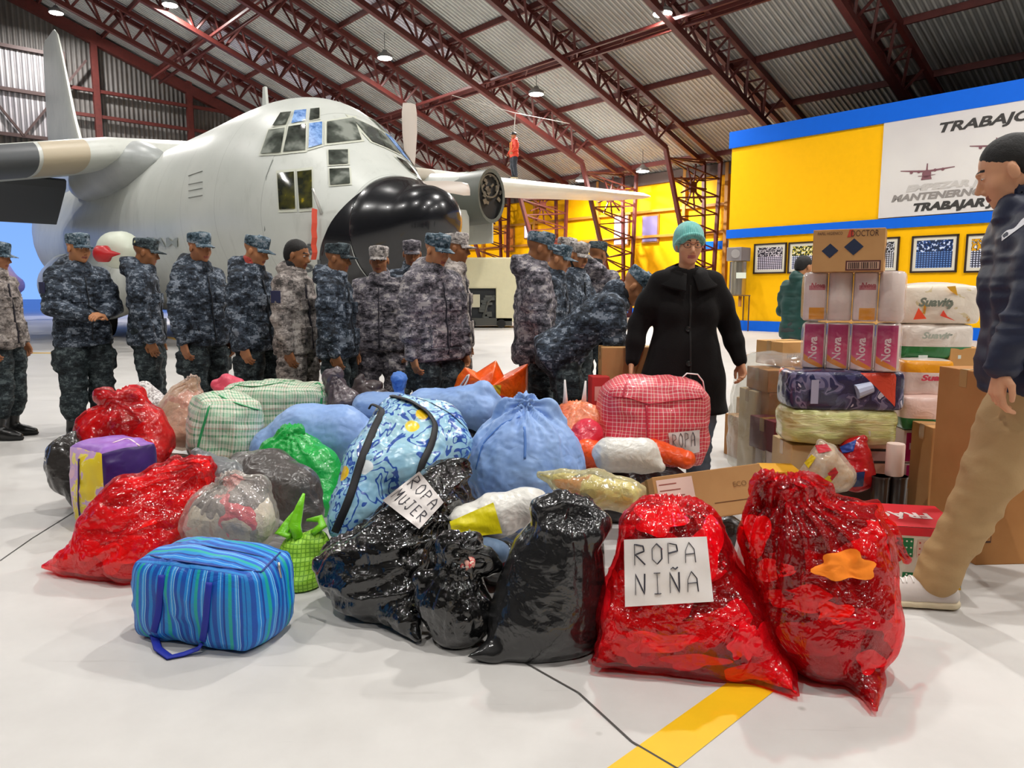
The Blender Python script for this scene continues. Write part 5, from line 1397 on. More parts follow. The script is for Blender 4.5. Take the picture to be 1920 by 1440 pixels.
# handwriting strokes in a unit cell
STK = {'R': [[(0,0),(0,1),(.55,.9),(.6,.65),(.05,.5),(.65,0)]], 'O': [[(.35,1),(.05,.75),(.05,.25),(.35,0),(.65,.25),(.65,.75),(.35,1)]], 'P': [[(0,0),(.03,1),(.55,.9),(.6,.6),(.04,.5)]],
       'A': [[(0,0),(.05,.6),(.3,1),(.6,.65),(.62,0)],[(.03,.42),(.62,.45)]], 'N': [[(0,0),(.03,1),(.55,0),(.6,1)]], 'I': [[(.3,0),(.3,1)],[(.1,1),(.5,1)],[(.1,0),(.5,0)]], 'Ñ': [[(0,0),(.03,1),(.55,0),(.6,1)],[(.1,1.15),(.25,1.25),(.38,1.15),(.55,1.25)]],
       'M': [[(0,0),(.05,1),(.33,.4),(.6,1),(.68,0)]], 'U': [[(0,.9),(.02,.2),(.3,0),(.58,.2),(.6,.9)]], 'J': [[(.1,1),(.6,1)],[(.4,1),(.38,.15),(.2,0),(0,.2)]], 'E': [[(.55,1),(.05,1),(.05,0),(.6,0)],[(.05,.5),(.45,.5)]],
       'D': [[(0,0),(0,1),(.5,.8),(.6,.4),(.4,.05),(0,0)]], 'L': [[(0,1),(0,0),(.5,0)]], 'S': [[(.55,.9),(.2,1),(.05,.75),(.5,.4),(.5,.1),(.05,.05)]], 'T': [[(0,1),(.6,1)],[(.3,1),(.3,0)]], 'C': [[(.6,.85),(.3,1),(.05,.5),(.3,0),(.6,.15)]], '-': [[(.05,.5),(.5,.5)]]}
def sheet(key, corners, lines, name='paper_note', lw=.009, mat=None, ink=None, parent=None, label=None, off=.005, n=12, fs=1.0, margin=.1):
    """a paper lying on the bag: corners in picture px (tl, tr, br, bl); the lines of handwriting follow its surface"""
    def pix(u, v):
        tl, tr_, br, bl = corners; return ((tl[0]*(1-u)+tr_[0]*u)*v+(bl[0]*(1-u)+br[0]*u)*(1-v), (tl[1]*(1-u)+tr_[1]*u)*v+(bl[1]*(1-u)+br[1]*u)*(1-v))
    G = np.zeros((n+1, n+1))
    for j in range(n+1):
        for i in range(n+1):
            x, y = pix(i/n, j/n); q = surf(key, x, y, 0); G[j, i] = q.length if q is not None else np.nan
            if q is not None: G[j, i] = (q-Vector((0, 0, CAMZ))).length
    if np.isnan(G).all(): return None
    G = np.where(np.isnan(G), np.nanmedian(G), G); G0 = G.copy()
    for _ in range(10):
        Pd = np.pad(G, 1, mode='edge'); G = (Pd[:-2, 1:-1]+Pd[2:, 1:-1]+Pd[1:-1, :-2]+Pd[1:-1, 2:]+G)/5
        G = np.minimum(G, G0)
    def f(u, v, o=0.0):
        x, y = pix(u, v); a = min(max(u, 0), 1)*n; b = min(max(v, 0), 1)*n; i = min(int(a), n-1); j = min(int(b), n-1); s, t = a-i, b-j
        d = G[j, i]*(1-s)*(1-t)+G[j, i+1]*s*(1-t)+G[j+1, i]*(1-s)*t+G[j+1, i+1]*s*t
        return Vector((0, 0, CAMZ))+ray(x, y).normalized()*(d-off-o)
    m = MB(); N2 = 24
    wob = lambda u, v: f(u, v, .0025*math.sin(u*9+v*4)*math.sin(v*7))
    fr = [[wob(i/N2, j/N2) for i in range(N2+1)] for j in range(N2+1)]; m.rings(fr, close=False)
    bk = [[p+ray(960, 720)*.0012 for p in r] for r in fr]; m.rings(bk, close=False)
    o = m.build(name, mat or M_paper, None, True, fix=False)
    if parent is None: tag(o, label, 'note')
    else: setpar(o, parent)
    im = MB(); L = len(lines)
    for li, s in enumerate(lines):
        cw = (1-2*margin)/max(len(s), 4); y0 = 1-(li+1)*(1/(L+.25))+.12/L; ch = .62/L
        x0 = .5-cw*len(s)/2
        for ci, c in enumerate(s):
            for st in STK.get(c, []):
                P = []
                for (a, b), (c_, d) in zip(st[:-1], st[1:]):
                    for q in range(4): P.append((a+(c_-a)*q/4, b+(d-b)*q/4))
                P.append(st[-1]); T_ = [wob(x0+(ci+px*.95+.1)*cw, y0+py*ch)-ray(960, 720)*.0018 for px, py in P]; im.tube(T_, lw*.5, 5, flat=(1, .3))
    if lines: i_ = im.build('handwriting', ink or M_ink3, None, False, fix=False); setpar(i_, o)
    return o
M_paper = M('e6dfdb', .7, nb=.1, ns=30, name='paper'); M_ink3 = M('2e2c38', .6)

K_BLACK = plastic('0c0c0d', .12, 1.6, 1.0); K_BLACK2 = plastic('1e1e1f', .2, 1.1, .8); K_GREY = plastic('5f5a57', .3, .9, .3, '484442'); K_DGREY = plastic('34312f', .25, .9)
F_RED = film('ff7078', 'd81020', .06, k=1.6); F_RED2 = film('ff6a70', 'e81c28', .14, k=1.6)
# -- front: translucent red bag with the paper ROPA NIÑA
bag('nina', 'large red see-through bag of clothes with a paper reading ROPA NIÑA', 'bag', [[(1228,1008,2.35,70), (1225,1140,2.33,98)], [(1290,1030,2.35,78), (1335,1165,2.31,105)], [(1215,1140,2.33,90), (1345,1170,2.29,100)], [(1200,1190,2.29,70), (1390,1215,2.25,72)], [(1235,985,2.35,50), (1290,985,2.38,45)]],
    F_RED, h=.0085, k=.06, tips=[[(1390,1215,2.25,70), (1450,1265,2.17,38), (1496,1302,2.065,5)], [(1190,1195,2.28,64), (1118,1242,2.2,6)]], knots=[((1262, 948, 2.35), UP)],
    inner=clothes(['e83858', 'ff7a98', '8c3a30', 'f05a78', 'b03a48', 'f0608c', 'd4583a', 'ff90b0', 'e0404c'], 6.5, 1), lump=.012, crease=.007, pleat=.012, seed=1)
sheet('nina', [(1170,1012), (1325,1006), (1338,1128), (1172,1138)], ['ROPA', 'NIÑA'], label='white paper with ROPA NIÑA written by hand, taped on the red bag', lw=.0052)
# -- front right: tied red bag with orange cloth inside
bag('redr', 'tall red see-through bag tied in a knot, orange and dark clothes inside, front right', 'bag', [[(1490,1015,2.29,92), (1530,1120,2.26,108)], [(1580,1045,2.29,92), (1590,1180,2.24,92)], [(1520,1130,2.26,96), (1545,1190,2.22,90)], [(1605,1150,2.24,76)], [(1455,990,2.29,58), (1600,985,2.32,52)]],
    F_RED, h=.0085, k=.055, tips=[[(1600,1220,2.2,62), (1625,1285,2.09,26), (1640,1328,1.97,5)], [(1480,968,2.29,60), (1472,935,2.27,16)], [(1472,932,2.27,15), (1440,918,2.28,24), (1418,930,2.28,8)], [(1472,932,2.27,15), (1505,916,2.28,24), (1545,922,2.3,14)], [(1640,960,2.34,20), (1700,1050,2.36,8)]], knots=[((1472, 934, 2.27), UP)],
    inner=clothes(['8a5048', 'b04a40', 'f06a70', '7e443e', 'd84050', '9a5048', '8a4840', 'e86070', 'c83a68'], 6.2, 4), lump=.010, crease=.008, pleat=.022, pl=.2, kn=15, seed=2)
for q_ in ((1585,1062,56,28,'ff8a14',3,6), (1452,1069,34,20,'ff6a78',1,3), (1500,1122,60,24,'e03040',2,5), (1565,1150,34,22,'ff7a1c',4,4), (1520,1195,62,36,'b8485c',5,4), (1622,1165,46,20,'c8306c',6,3), (1632,1240,26,22,'e8788c',7,4), (1480,1060,26,60,'7a3430',8,3), (1420,1000,24,40,'ff5a68',10,3)):
    blobpatch('redr', *q_[:5], 'cloth_piece', q_[5], spikes=q_[6], off=.008 if q_[4] == 'ff8a14' else -.004, amp=.22)
for q_ in ((1235,975,46,28,'ff4a78',1,5), (1330,1020,26,52,'ff4a84',2,4), (1398,1205,30,34,'ff78b0',3,8), (1235,1205,66,20,'ff8a98',4,4), (1180,1215,26,30,'e8303c',5,3), (1400,1262,44,16,'e85a38',6,4), (1300,1240,60,14,'f07088',7,4)):
    blobpatch('nina', *q_[:5], 'cloth_piece', q_[5], spikes=q_[6])
# -- front middle: charcoal bag, rolled open rim
bag('char', 'big upright charcoal garbage bag with crumpled rolled rim, front centre', 'bag', [[(1045,1035,2.42,80), (1035,1150,2.4,95)], [(1010,1060,2.42,62), (985,1170,2.38,80)], [(1075,1040,2.42,58), (1075,1165,2.4,62)]],
    K_BLACK2, h=.0085, k=.05, tips=[[(975,1190,2.35,50), (925,1222,2.3,24), (880,1230,2.27,5)], [(1040,985,2.4,34), (1020,958,2.4,26), (1050,948,2.42,26), (1090,958,2.42,24), (1118,980,2.4,26), (1108,1003,2.36,24), (1070,1008,2.34,20), (1030,995,2.34,18)]], knots=[((1068, 985, 2.38), UP)],
    lump=.010, crease=.003, pleat=.009, pl=.09, kn=11, seed=3, fine=.0012)
# -- small black bag in front
bag('small', 'small black bag with flowery cloth poking out at its tied neck', 'bag', [[(852,1130,2.44,62), (868,1150,2.42,62)], [(815,1120,2.44,36), (850,1165,2.42,50)], [(858,1070,2.44,36), (855,1120,2.44,50)]],
    K_BLACK, h=.0075, k=.04, tips=[[(858,1070,2.44,30), (862,1048,2.44,22), (845,1020,2.44,24), (835,1015,2.44,8)], [(862,1048,2.44,22), (905,1050,2.44,22), (930,1062,2.44,10)], [(862,1040,2.44,22), (885,1015,2.46,20)], [(790,1085,2.44,14), (815,1100,2.44,28)]], knots=[((862, 1066, 2.4), UP)], pleat=.012, pl=.1, crease=.006, lump=.007, seed=5)
v = vol_bag([[(868,1062,2.4,10), (880,1056,2.4,13)], [(885,1040,2.42,9), (900,1036,2.42,7)]], .006, .015); V_, F_ = v.mesh(); t = NT('flowery_cloth'); t.set(t.ramp(t.noise(t.tc(), 60, 2), [(.4, 'e8b0a0'), (.5, 'd84a50'), (.6, 'f0dcc8')], 'CONSTANT'), .8)
oc = link('flowery_cloth', fastmesh('flowery_cloth', V_, F_), t.m, None, True); setpar(oc, BAGS['small'][0])
# -- black bag ROPA MUJER
bag('mujer', 'shiny black bag leaning back with a tilted paper reading ROPA MUJER', 'bag', [[(838,915,2.94,44), (800,960,2.84,62), (740,1040,2.72,78), (690,1075,2.69,76)], [(840,900,2.94,34), (855,945,2.94,36)], [(760,1000,2.74,60), (745,1110,2.62,64)], [(650,1060,2.69,50), (700,1110,2.64,56)]],
    K_BLACK, h=.0085, k=.05, tips=[[(660,1060,2.69,48), (598,1056,2.66,14)], [(745,1120,2.6,56), (783,1198,2.48,6)], [(850,890,2.94,30), (868,866,2.96,8)]], knots=[((800, 990, 2.74), (.5, -.2, .8))], cdir=(.85, .1, .15), crease=.015, lump=.008, pleat=.01, seed=6)
sheet('mujer', [(786,884), (832,942), (786,992), (717,938)], ['ROPA', 'MUJER'], label='white paper with ROPA MUJER written by hand, on the shiny black bag', lw=.0048, margin=.04)
# -- lying white bag with yellow label
M_white = plastic('e6e4dc', .35, .7, .2, 'cfcdc6')
bag('wy', 'crumpled white bag with a bright yellow panel lying between the black bags', 'bag', [[(832,1003,2.78,22), (868,985,2.78,34), (930,965,2.82,40), (985,948,2.86,34), (1005,940,2.9,20)], [(828,1000,2.78,20), (830,1035,2.74,10)]], M_white, name='plastic_bag', h=.0075, k=.03, lump=.008, crease=.004, seed=7)
sheet('wy', [(843,978), (925,942), (942,1000), (850,1010)], [], name='yellow_panel', parent=BAGS['wy'][0], mat=plastic('f2e318', .35, .4), off=.003)
bag('dblue', 'faded blue cloth bundle tucked behind the small black bag', 'bundle', [[(905,1030,2.72,22), (935,1035,2.72,20)]], fabric('6f88a6', '566c88'), name='cloth_bundle', h=.008, k=.02, lump=.006, crease=.004, seed=8)
bag('dfill', 'dark bag filling the gap under the yellow panelled bag', 'bag', [[(830,1060,2.95,40), (880,1040,2.98,40), (930,1050,2.9,50)]], K_BLACK2, h=.011, k=.03, seed=9)
# -- red bag at the left
bag('redl', 'large red see-through bag slumped on the floor at the far left', 'bag', [[(315,925,3.2,58), (262,985,3.15,76), (205,1035,3.07,62)], [(340,945,3.17,48), (290,1010,3.07,66), (250,1050,2.99,50)], [(240,930,3.15,40), (190,1000,3.1,46)]],
    F_RED2, h=.009, k=.06, tips=[[(200,1040,3.05,52), (140,1052,3.05,30), (82,1062,3.05,5)], [(320,915,3.2,48), (352,896,3.2,26), (370,880,3.2,26), (388,905,3.2,14)], [(352,896,3.2,22), (330,868,3.22,14)]], knots=[((345, 905, 3.17), (.6, -.2, .6))], cdir=(.8, .1, .45), crease=.009,
    inner=clothes(['d8453c', 'f06a5c', 'c04a40', 'ff6a30', 'e87470', 'd04048'], 5.5, 2), pleat=.01, lump=.008, seed=10)
for q_ in ((215,1045,34,26,'ff6a20',1,4), (160,1030,26,20,'f04048',2,3), (200,975,40,22,'e86a70',3,4)):
    blobpatch('redl', *q_[:5], 'cloth_piece', q_[5], spikes=q_[6])
# -- clear bag with pale clothes
F_CLR = film('f8f6f2', 'd8d4cc', .12, .2)
bag('clr', 'small clear bag of pale clothes tied at the top, behind the blue striped bag', 'bag', [[(405,965,3.05,58), (455,968,3.02,66)], [(385,985,3.02,46), (475,985,3.0,44)]], F_CLR, h=.009, k=.05, tips=[[(430,935,3.05,46), (424,908,3.05,14), (440,898,3.05,16)], [(424,908,3.05,12), (480,915,3.05,26)]], knots=[((424, 912, 3.03), UP)],
    inner=clothes(['d8cec0', 'efe2d4', 'f07a86', 'c8bcb0', '9c9494', 'ece2d4', 'e8a0a0'], 6, 3), pleat=.012, pl=.13, lump=.008, crease=.005, seed=11)
# -- grey bags behind it
bag('gry', 'shiny grey garbage bag lying on its side behind the clear bag', 'bag', [[(455,885,3.6,38), (505,898,3.55,50), (550,925,3.45,50), (575,960,3.4,34)]], K_GREY, h=.01, k=.05, cdir=(1, 0, -.3), lump=.008, crease=.004, seed=12)
bag('gry2', 'crumpled light grey plastic bag neck beside the lying grey bag', 'bag', [[(385,880,3.45,32), (420,895,3.45,32), (395,915,3.4,26)]], film('d8dade', '8f9294', .55), h=.009, k=.04, tips=[[(380,870,3.45,20), (370,848,3.45,8)]], inner=clothes(['77787c', '94969a', '66686c'], 6, 1), cdir=(.8, 0, .5), crease=.008, seed=13)
# -- green bag
bag('grn', 'bright green plastic bag with knotted handles beside the patterned duffel', 'bag', [[(545,860,3.9,42), (590,880,3.85,46)], [(520,850,3.9,30), (560,850,3.9,36)], [(600,900,3.8,36), (605,945,3.7,26)]], plastic('22b84e', .3, .9, .3, '149640'), name='plastic_bag', h=.01, k=.04, tips=[[(550,840,3.9,26), (540,815,3.9,16), (560,806,3.9,10)], [(540,818,3.9,14), (515,835,3.88,8)]], knots=[((545, 826, 3.86), UP)], pleat=.010, crease=.006, lump=.008, seed=14)
# -- lime bag
t = NT('lime_check'); o_ = t.tc(); x_ = t.xyz(o_); g1 = t.math('LESS_THAN', t.math('FRACT', t.math('MULTIPLY', x_[0], 60)), .25); g2 = t.math('LESS_THAN', t.math('FRACT', t.math('MULTIPLY', x_[2], 60)), .25)
t.set(t.mix(t.math('MAXIMUM', g1, g2), 'a4d840', '6fa81c'), .5); crinkle(t, .5); M_limec = t.m
bag('lime', 'lime green checked carrier bag with twisted handles, beside the blue striped bag', 'bag', [[(560,1040,2.95,36), (562,1088,2.92,44)], [(590,1020,2.95,26), (545,1060,2.95,30)]], M_limec, name='plastic_bag', h=.0075, k=.03, crease=.006, lump=.006, seed=15)
M_lime = plastic('7fd41c', .35, .8, .2)
for pts in ([(560,1010), (552,985), (562,950), (570,925)], [(585,1000), (605,985), (600,972), (575,975)], [(545,1005), (528,1000), (545,975), (565,945)]):
    m = MB(); P = [at(x, y, 2.92+.02*i) for i, (x, y) in enumerate(pts)]; m.tube(P, [.022, .03, .018, .006], 8, flat=(1, .5)); o = m.build('handle', M_lime, None, True); setpar(o, BAGS['lime'][0])
# -- big tied blue bag
M_bluec = fabric('94b4e4', '7496d2', .42, .8); M_blued = fabric('5f92e0', '4a7cd0', .45, .8)
bag('blue', 'big round light blue cloth bag tied with a knot, centre of the pile', 'bag', [[(985,868,3.5,106)], [(955,885,3.5,86), (958,905,3.48,84)], [(1012,885,3.5,84), (1008,905,3.48,82)], [(985,900,3.45,95)]], M_bluec, name='cloth_bag', h=.009, k=.05,
    tips=[[(985,805,3.5,66), (985,775,3.5,24)], [(985,772,3.5,20), (955,768,3.5,18), (935,775,3.52,8)], [(985,772,3.5,20), (985,748,3.5,14)], [(985,772,3.5,20), (1025,770,3.5,20), (1055,788,3.5,8)]], knots=[((985, 780, 3.46), UP)], pleat=.02, pl=.16, kn=9, crease=.004, lump=.006, seed=16)
m = MB()
for x in (905, 920): pass
strap('blue', [(892,880), (905,830), (940,795), (975,780)], .006, M('4a78c0', .6), 'seam', off=.002); strap('blue', [(983,800), (985,830), (984,860)], .006, M('4a78c0', .6), 'seam', off=.002)
# -- other blue bags behind
bag('blueL', 'long pale blue cloth bag lying behind the green bag', 'bag', [[(515,845,4.2,48), (575,820,4.2,58), (640,815,4.2,52), (680,830,4.2,44)]], M_bluec, name='cloth_bag', h=.012, k=.06, lump=.010, crease=.003, seed=17)
bag('blueB', 'pale blue cloth bag behind the patterned duffel, by its black handle', 'bag', [[(690,765,4.6,30), (735,775,4.6,40)]], M_bluec, name='cloth_bag', h=.012, k=.05, lump=.008, crease=.003, seed=18)
bag('blueR', 'sky blue cloth bag with darker twisted end behind the big tied blue bag', 'bag', [[(800,765,4.5,38), (860,762,4.45,36), (905,775,4.4,34)]], M_bluec, name='cloth_bag', h=.012, k=.05, tips=[[(880,750,4.45,30), (905,738,4.45,20), (930,752,4.45,12)]], lump=.008, crease=.005, seed=19)
bag('blueT', 'bright blue tied bag tip standing up behind the duffel', 'bag', [[(748,712,4.75,15), (748,722,4.75,11)], [(748,735,4.75,8), (748,760,4.75,24)]], M_blued, name='cloth_bag', h=.008, k=.02, knots=[((748, 732, 4.72), UP)], pleat=.006, pl=.08, crease=.004, lump=.004, seed=20)
# -- patterned duffel
t = NT('beach_print'); o_ = t.tc(); n_ = t.noise(o_, 2.6, 3, .5, 1.0); base = t.ramp(n_, [(.3, '7fb6dc'), (.5, 'a9d4e4'), (.7, '5c98cf')])
sw = t.voro(t.map(o_, (1, 1, 1.6)), 13, 'DISTANCE_TO_EDGE', 'Distance'); wv = t.math('ABSOLUTE', t.math('SINE', t.math('MULTIPLY', t.noise(o_, 5.5, 2, .5, 2.0), 17)))
c = t.mix(t.gray(wv, [(.88, 0), (.92, 1)]), base, '2c56ac'); vc = t.voro(o_, 9.5); vx = t.xyz(vc); vd = t.voro(o_, 9.5, out='Distance')
dot = t.math('MULTIPLY', t.gray(vd, [(.3, 1), (.34, 0)]), t.math('GREATER_THAN', vx[0], .5)); c = t.mix(dot, c, t.ramp(vx[1], [(0, 'f2c818'), (.45, 'e8703c'), (.55, 'f4d840'), (.8, 'eef4f6')], 'CONSTANT'))
t.set(c, .28, coat=.4); t.bump(t.noise(o_, 7, 3, .5, .6), .4, .03); M_beach = t.m
bag('duf', 'tall blue patterned duffel bag with black straps leaning in the middle of the pile', 'bag', [[(755,785,3.35,46), (820,800,3.4,44), (845,830,3.35,40)], [(745,800,3.3,52), (700,880,3.15,56), (672,950,3.05,50), (655,985,3.0,36)], [(800,830,3.3,56), (770,880,3.15,58)], [(835,845,3.3,40), (790,880,3.2,50)]], M_beach, name='duffel_bag', h=.0095, k=.05, lump=.010, crease=.004, seed=21, cdir=(.6, .1, .1))
M_strap = M('17171b', .6)
for pts in ([(692,766), (697,757), (720,768), (703,800), (678,860), (657,930), (628,998)], [(735,742), (768,750), (803,772), (818,796), (810,832), (792,868), (786,890)]):
    strap('duf', pts, .017, M_strap, 'strap', off=.012, dropmiss=False)
strap('duf', [(680,790), (695,745), (735,738), (800,750), (850,778), (882,812)], .005, M('20304c', .5), 'seam', off=.003)
# -- small bright bits
bag('white2', 'knotted white plastic bag lying right of the big tied blue bag', 'bag', [[(1142,852,3.5,32), (1205,852,3.5,31)], [(1215,862,3.48,24), (1238,876,3.45,10)]], M_white, name='plastic_bag', h=.009, k=.04, cdir=(1, 0, 0), crease=.005, lump=.006, seed=22)
bag('yel', 'clear bag of yellow fluffy clothes lying above the charcoal bag', 'bag', [[(1055,905,3.05,24), (1115,918,3.0,36), (1170,928,2.98,30), (1198,922,3.0,14)]], film('f4f0d8', 'e6dca8', .3, .2), h=.008, k=.04, tips=[[(1050,900,3.05,20), (1012,890,3.08,6)]], inner=clothes(['f0e08a', 'f4ea9c', 'e8c060', 'f2e27c', 'e88a40', '3a3a5c', 'f6eca8'], 9, 2), lump=.006, crease=.004, seed=23)
bag('org', 'orange plastic bag flattened under the white bag and the plaid bag', 'bag', [[(1225,845,3.75,22), (1285,862,3.6,16)], [(1100,850,3.75,30), (1160,860,3.75,24)]], plastic('ee5418', .3, .8, .3), name='plastic_bag', h=.009, k=.03, seed=24)
bag('peach', 'peach and orange carrier bag with two white handles standing up', 'bag', [[(1075,785,4.1,34), (1105,800,4.05,38)], [(1055,790,4.1,26), (1090,835,3.95,38)]], plastic('f0a070', .35, .8, .2, 'ea6a40'), name='plastic_bag', h=.010, k=.04, knots=[((1080, 760, 4.05), UP)], seed=25, pleat=.008)
for pts in ([(1060,765), (1060,740), (1059,712)], [(1094,762), (1096,738), (1098,714)]):
    m = MB(); P = [at(x, y, 4.1) for x, y in pts]; m.tube(P, [.03, .018, .008], 8, flat=(.6, .6)); o = m.build('handle', M('ece8e4', .5), None, True); setpar(o, BAGS['peach'][0])
bag('pinkr', 'pinkish red bundle squeezed below the peach carrier bag', 'bundle', [[(1098,815,3.85,30), (1085,840,3.8,26)]], plastic('dc3248', .3, .9), name='plastic_bag', h=.009, k=.03, seed=26)
# -- left side of the pile
bag('redt', 'red see-through bag with knotted handles at the upper left of the pile', 'bag', [[(205,808,4.1,48), (262,808,4.1,54)], [(295,825,4.1,32), (280,850,4.0,34)], [(175,800,4.1,28), (190,840,4.0,36)]], F_RED2, h=.010, k=.05, tips=[[(230,780,4.1,46), (222,760,4.1,18), (195,742,4.12,15)], [(222,760,4.1,16), (250,745,4.12,16), (268,755,4.1,8)]], knots=[((222, 766, 4.05), UP)],
    inner=clothes(['c4302c', '9c3028', 'e05028', 'a83a30', 'd04040'], 4, 7), pleat=.014, pl=.14, seed=27)
bag('dgl', 'dark grey bag with a drawn cord at the far left of the pile', 'bag', [[(165,812,4.05,22), (138,855,4.0,42), (132,890,3.95,38)]], K_DGREY, h=.010, k=.05, tips=[[(140,900,3.92,32), (150,935,3.86,16), (165,940,3.85,10)], [(120,875,3.95,30), (92,875,3.98,10)]], cdir=(-.4, 0, .9), crease=.006, seed=28)
m = MB(); m.tube([at(x, y, 3.88) for x, y in ((112,920), (95,905), (86,880), (92,868), (82,862))], .003, 6); o = m.build('cord', M('cfccc8', .5), None, True); setpar(o, BAGS['dgl'][0])
bag('cream', 'cream and pink tied bag behind the red bag, left of the plaid bags', 'bag', [[(345,765,4.7,42), (368,785,4.65,38)], [(330,790,4.65,32), (345,810,4.6,34)]], film('f8ece0', 'e6d0c0', .2, .3), h=.011, k=.05, tips=[[(350,735,4.7,28), (362,712,4.7,10)]], knots=[((358, 722, 4.66), UP)], inner=clothes(['e0a89c', 'd8c0ac', 'e8c4b4', 'c89490'], 4, 2), pleat=.010, seed=29)
t = NT('lace'); t.set(t.ramp(t.noise(t.tc(), 60, 3), [(.4, '8f8684'), (.55, 'ddd8d6')]), .8); t.bump(t.noise(t.tc(), 50, 3), .8, .01)
bag('lace', 'crumpled white lace cloth at the back left of the pile', 'cloth', [[(275,733,4.9,18), (290,748,4.9,16)], [(265,745,4.9,14), (300,765,4.85,26)]], t.m, name='lace_cloth', h=.010, k=.03, lump=.014, crease=.01, seed=30)
bag('pink', 'pink bag top peeking out behind the first green plaid bag', 'bag', [[(425,715,4.95,14), (445,722,4.95,14)], [(405,722,4.95,10), (430,740,4.95,24)]], plastic('e0526a', .4, .8, .2), name='plastic_bag', h=.011, k=.03, lump=.008, seed=31)
# dark twisted bags at the back
bag('tw', 'dark plastic bag twisted upright behind the green plaid bags', 'bag', [[(645,755,4.7,28), (630,730,4.72,14), (622,708,4.74,14)]], plastic('5d5256', .3, 1.0), h=.009, k=.03, knots=[((628, 726, 4.7), UP)], tips=[[(622,710,4.74,12), (632,700,4.74,10)]], pleat=.012, pl=.12, kn=9, cdir=(.2, 0, 1), crease=.007, seed=32)
bag('brn', 'brown knotted bag ears at the back, between twisted bag and blue tip', 'bag', [[(672,730,4.9,10), (675,715,4.9,9), (678,705,4.9,5)], [(672,735,4.9,14), (700,725,4.9,12), (712,722,4.9,6)], [(690,745,4.9,22), (715,745,4.9,16)]], plastic('463a3a', .4, .8), h=.009, k=.02, lump=.006, seed=33)
# orange shop bag, upright with torn looking top edge
def slab_bag(key, label, cat, poly, D, th, mat, name, group=None, seed=0, n=26):
    m = MB(); cx = sum(p[0] for p in poly)/len(poly); cy = sum(p[1] for p in poly)/len(poly)
    rings = []; M_ = 96; per = []
    for i in range(M_):
        t_ = i/M_*len(poly); k_ = int(t_); f = t_-k_; a, b = poly[k_], poly[(k_+1) % len(poly)]; per.append((a[0]+(b[0]-a[0])*f, a[1]+(b[1]-a[1])*f))
    prof = [(-1, .0), (-.92, .5), (-.6, .8), (-.3, .93), (0, 1.0), (.3, .93), (.6, .8), (.92, .5), (1, .0)]
    V = []; 
    for dz, sc in prof:
        ring = []
        for x, y in per:
            q = at(cx+(x-cx)*max(sc, .02), cy+(y-cy)*max(sc, .02), D); q = Vector((q.x, D+dz*th*.5, max(q.z, .003))); ring.append(q+Vector((0, .03*float(vnoise(np.array([[q.x*9, q.z*9, dz]]), seed)[0]), 0)))
        rings.append(ring)
    m.rings(rings, caps=(True, True)); o = m.build(name, mat, None, True)
    bm = bmesh.new(); bm.from_mesh(o.data); bmesh.ops.recalc_face_normals(bm, faces=bm.faces); V = [v.co.copy() for v in bm.verts]; bm.verts.ensure_lookup_table(); Fs = [tuple(v.index for v in f.verts) for f in bm.faces]; bm.free()
    BAGS[key] = (o, BVHTree.FromPolygons(V, Fs)); tag(o, label, cat, group); return o
slab_bag('shop', 'bright orange carrier bag standing at the back of the pile, white swirl on it', 'bag', [(845,745), (858,705), (872,688), (890,700), (930,675), (945,705), (972,692), (990,682), (990,735), (975,800), (860,800)], 4.75, .3, plastic('f2500e', .35, .8, .2, 'f2700e'), 'carrier_bag', seed=3)
strap('shop', [(850,742), (865,722), (880,700), (876,715), (858,742)], .018, M('f0e6de', .5), 'white_swirl', off=.004); strap('shop', [(872,738), (890,725), (912,722)], .012, M('f0e6de', .5), 'white_swirl', off=.004)
sheet('shop', [(922,722), (940,722), (938,740), (922,740)], [], name='yellow_print', parent=BAGS['shop'][0], mat=M('d8b020', .5)); sheet('shop', [(922,742), (946,742), (944,762), (924,762)], [], name='maroon_print', parent=BAGS['shop'][0], mat=M('a0284a', .5))

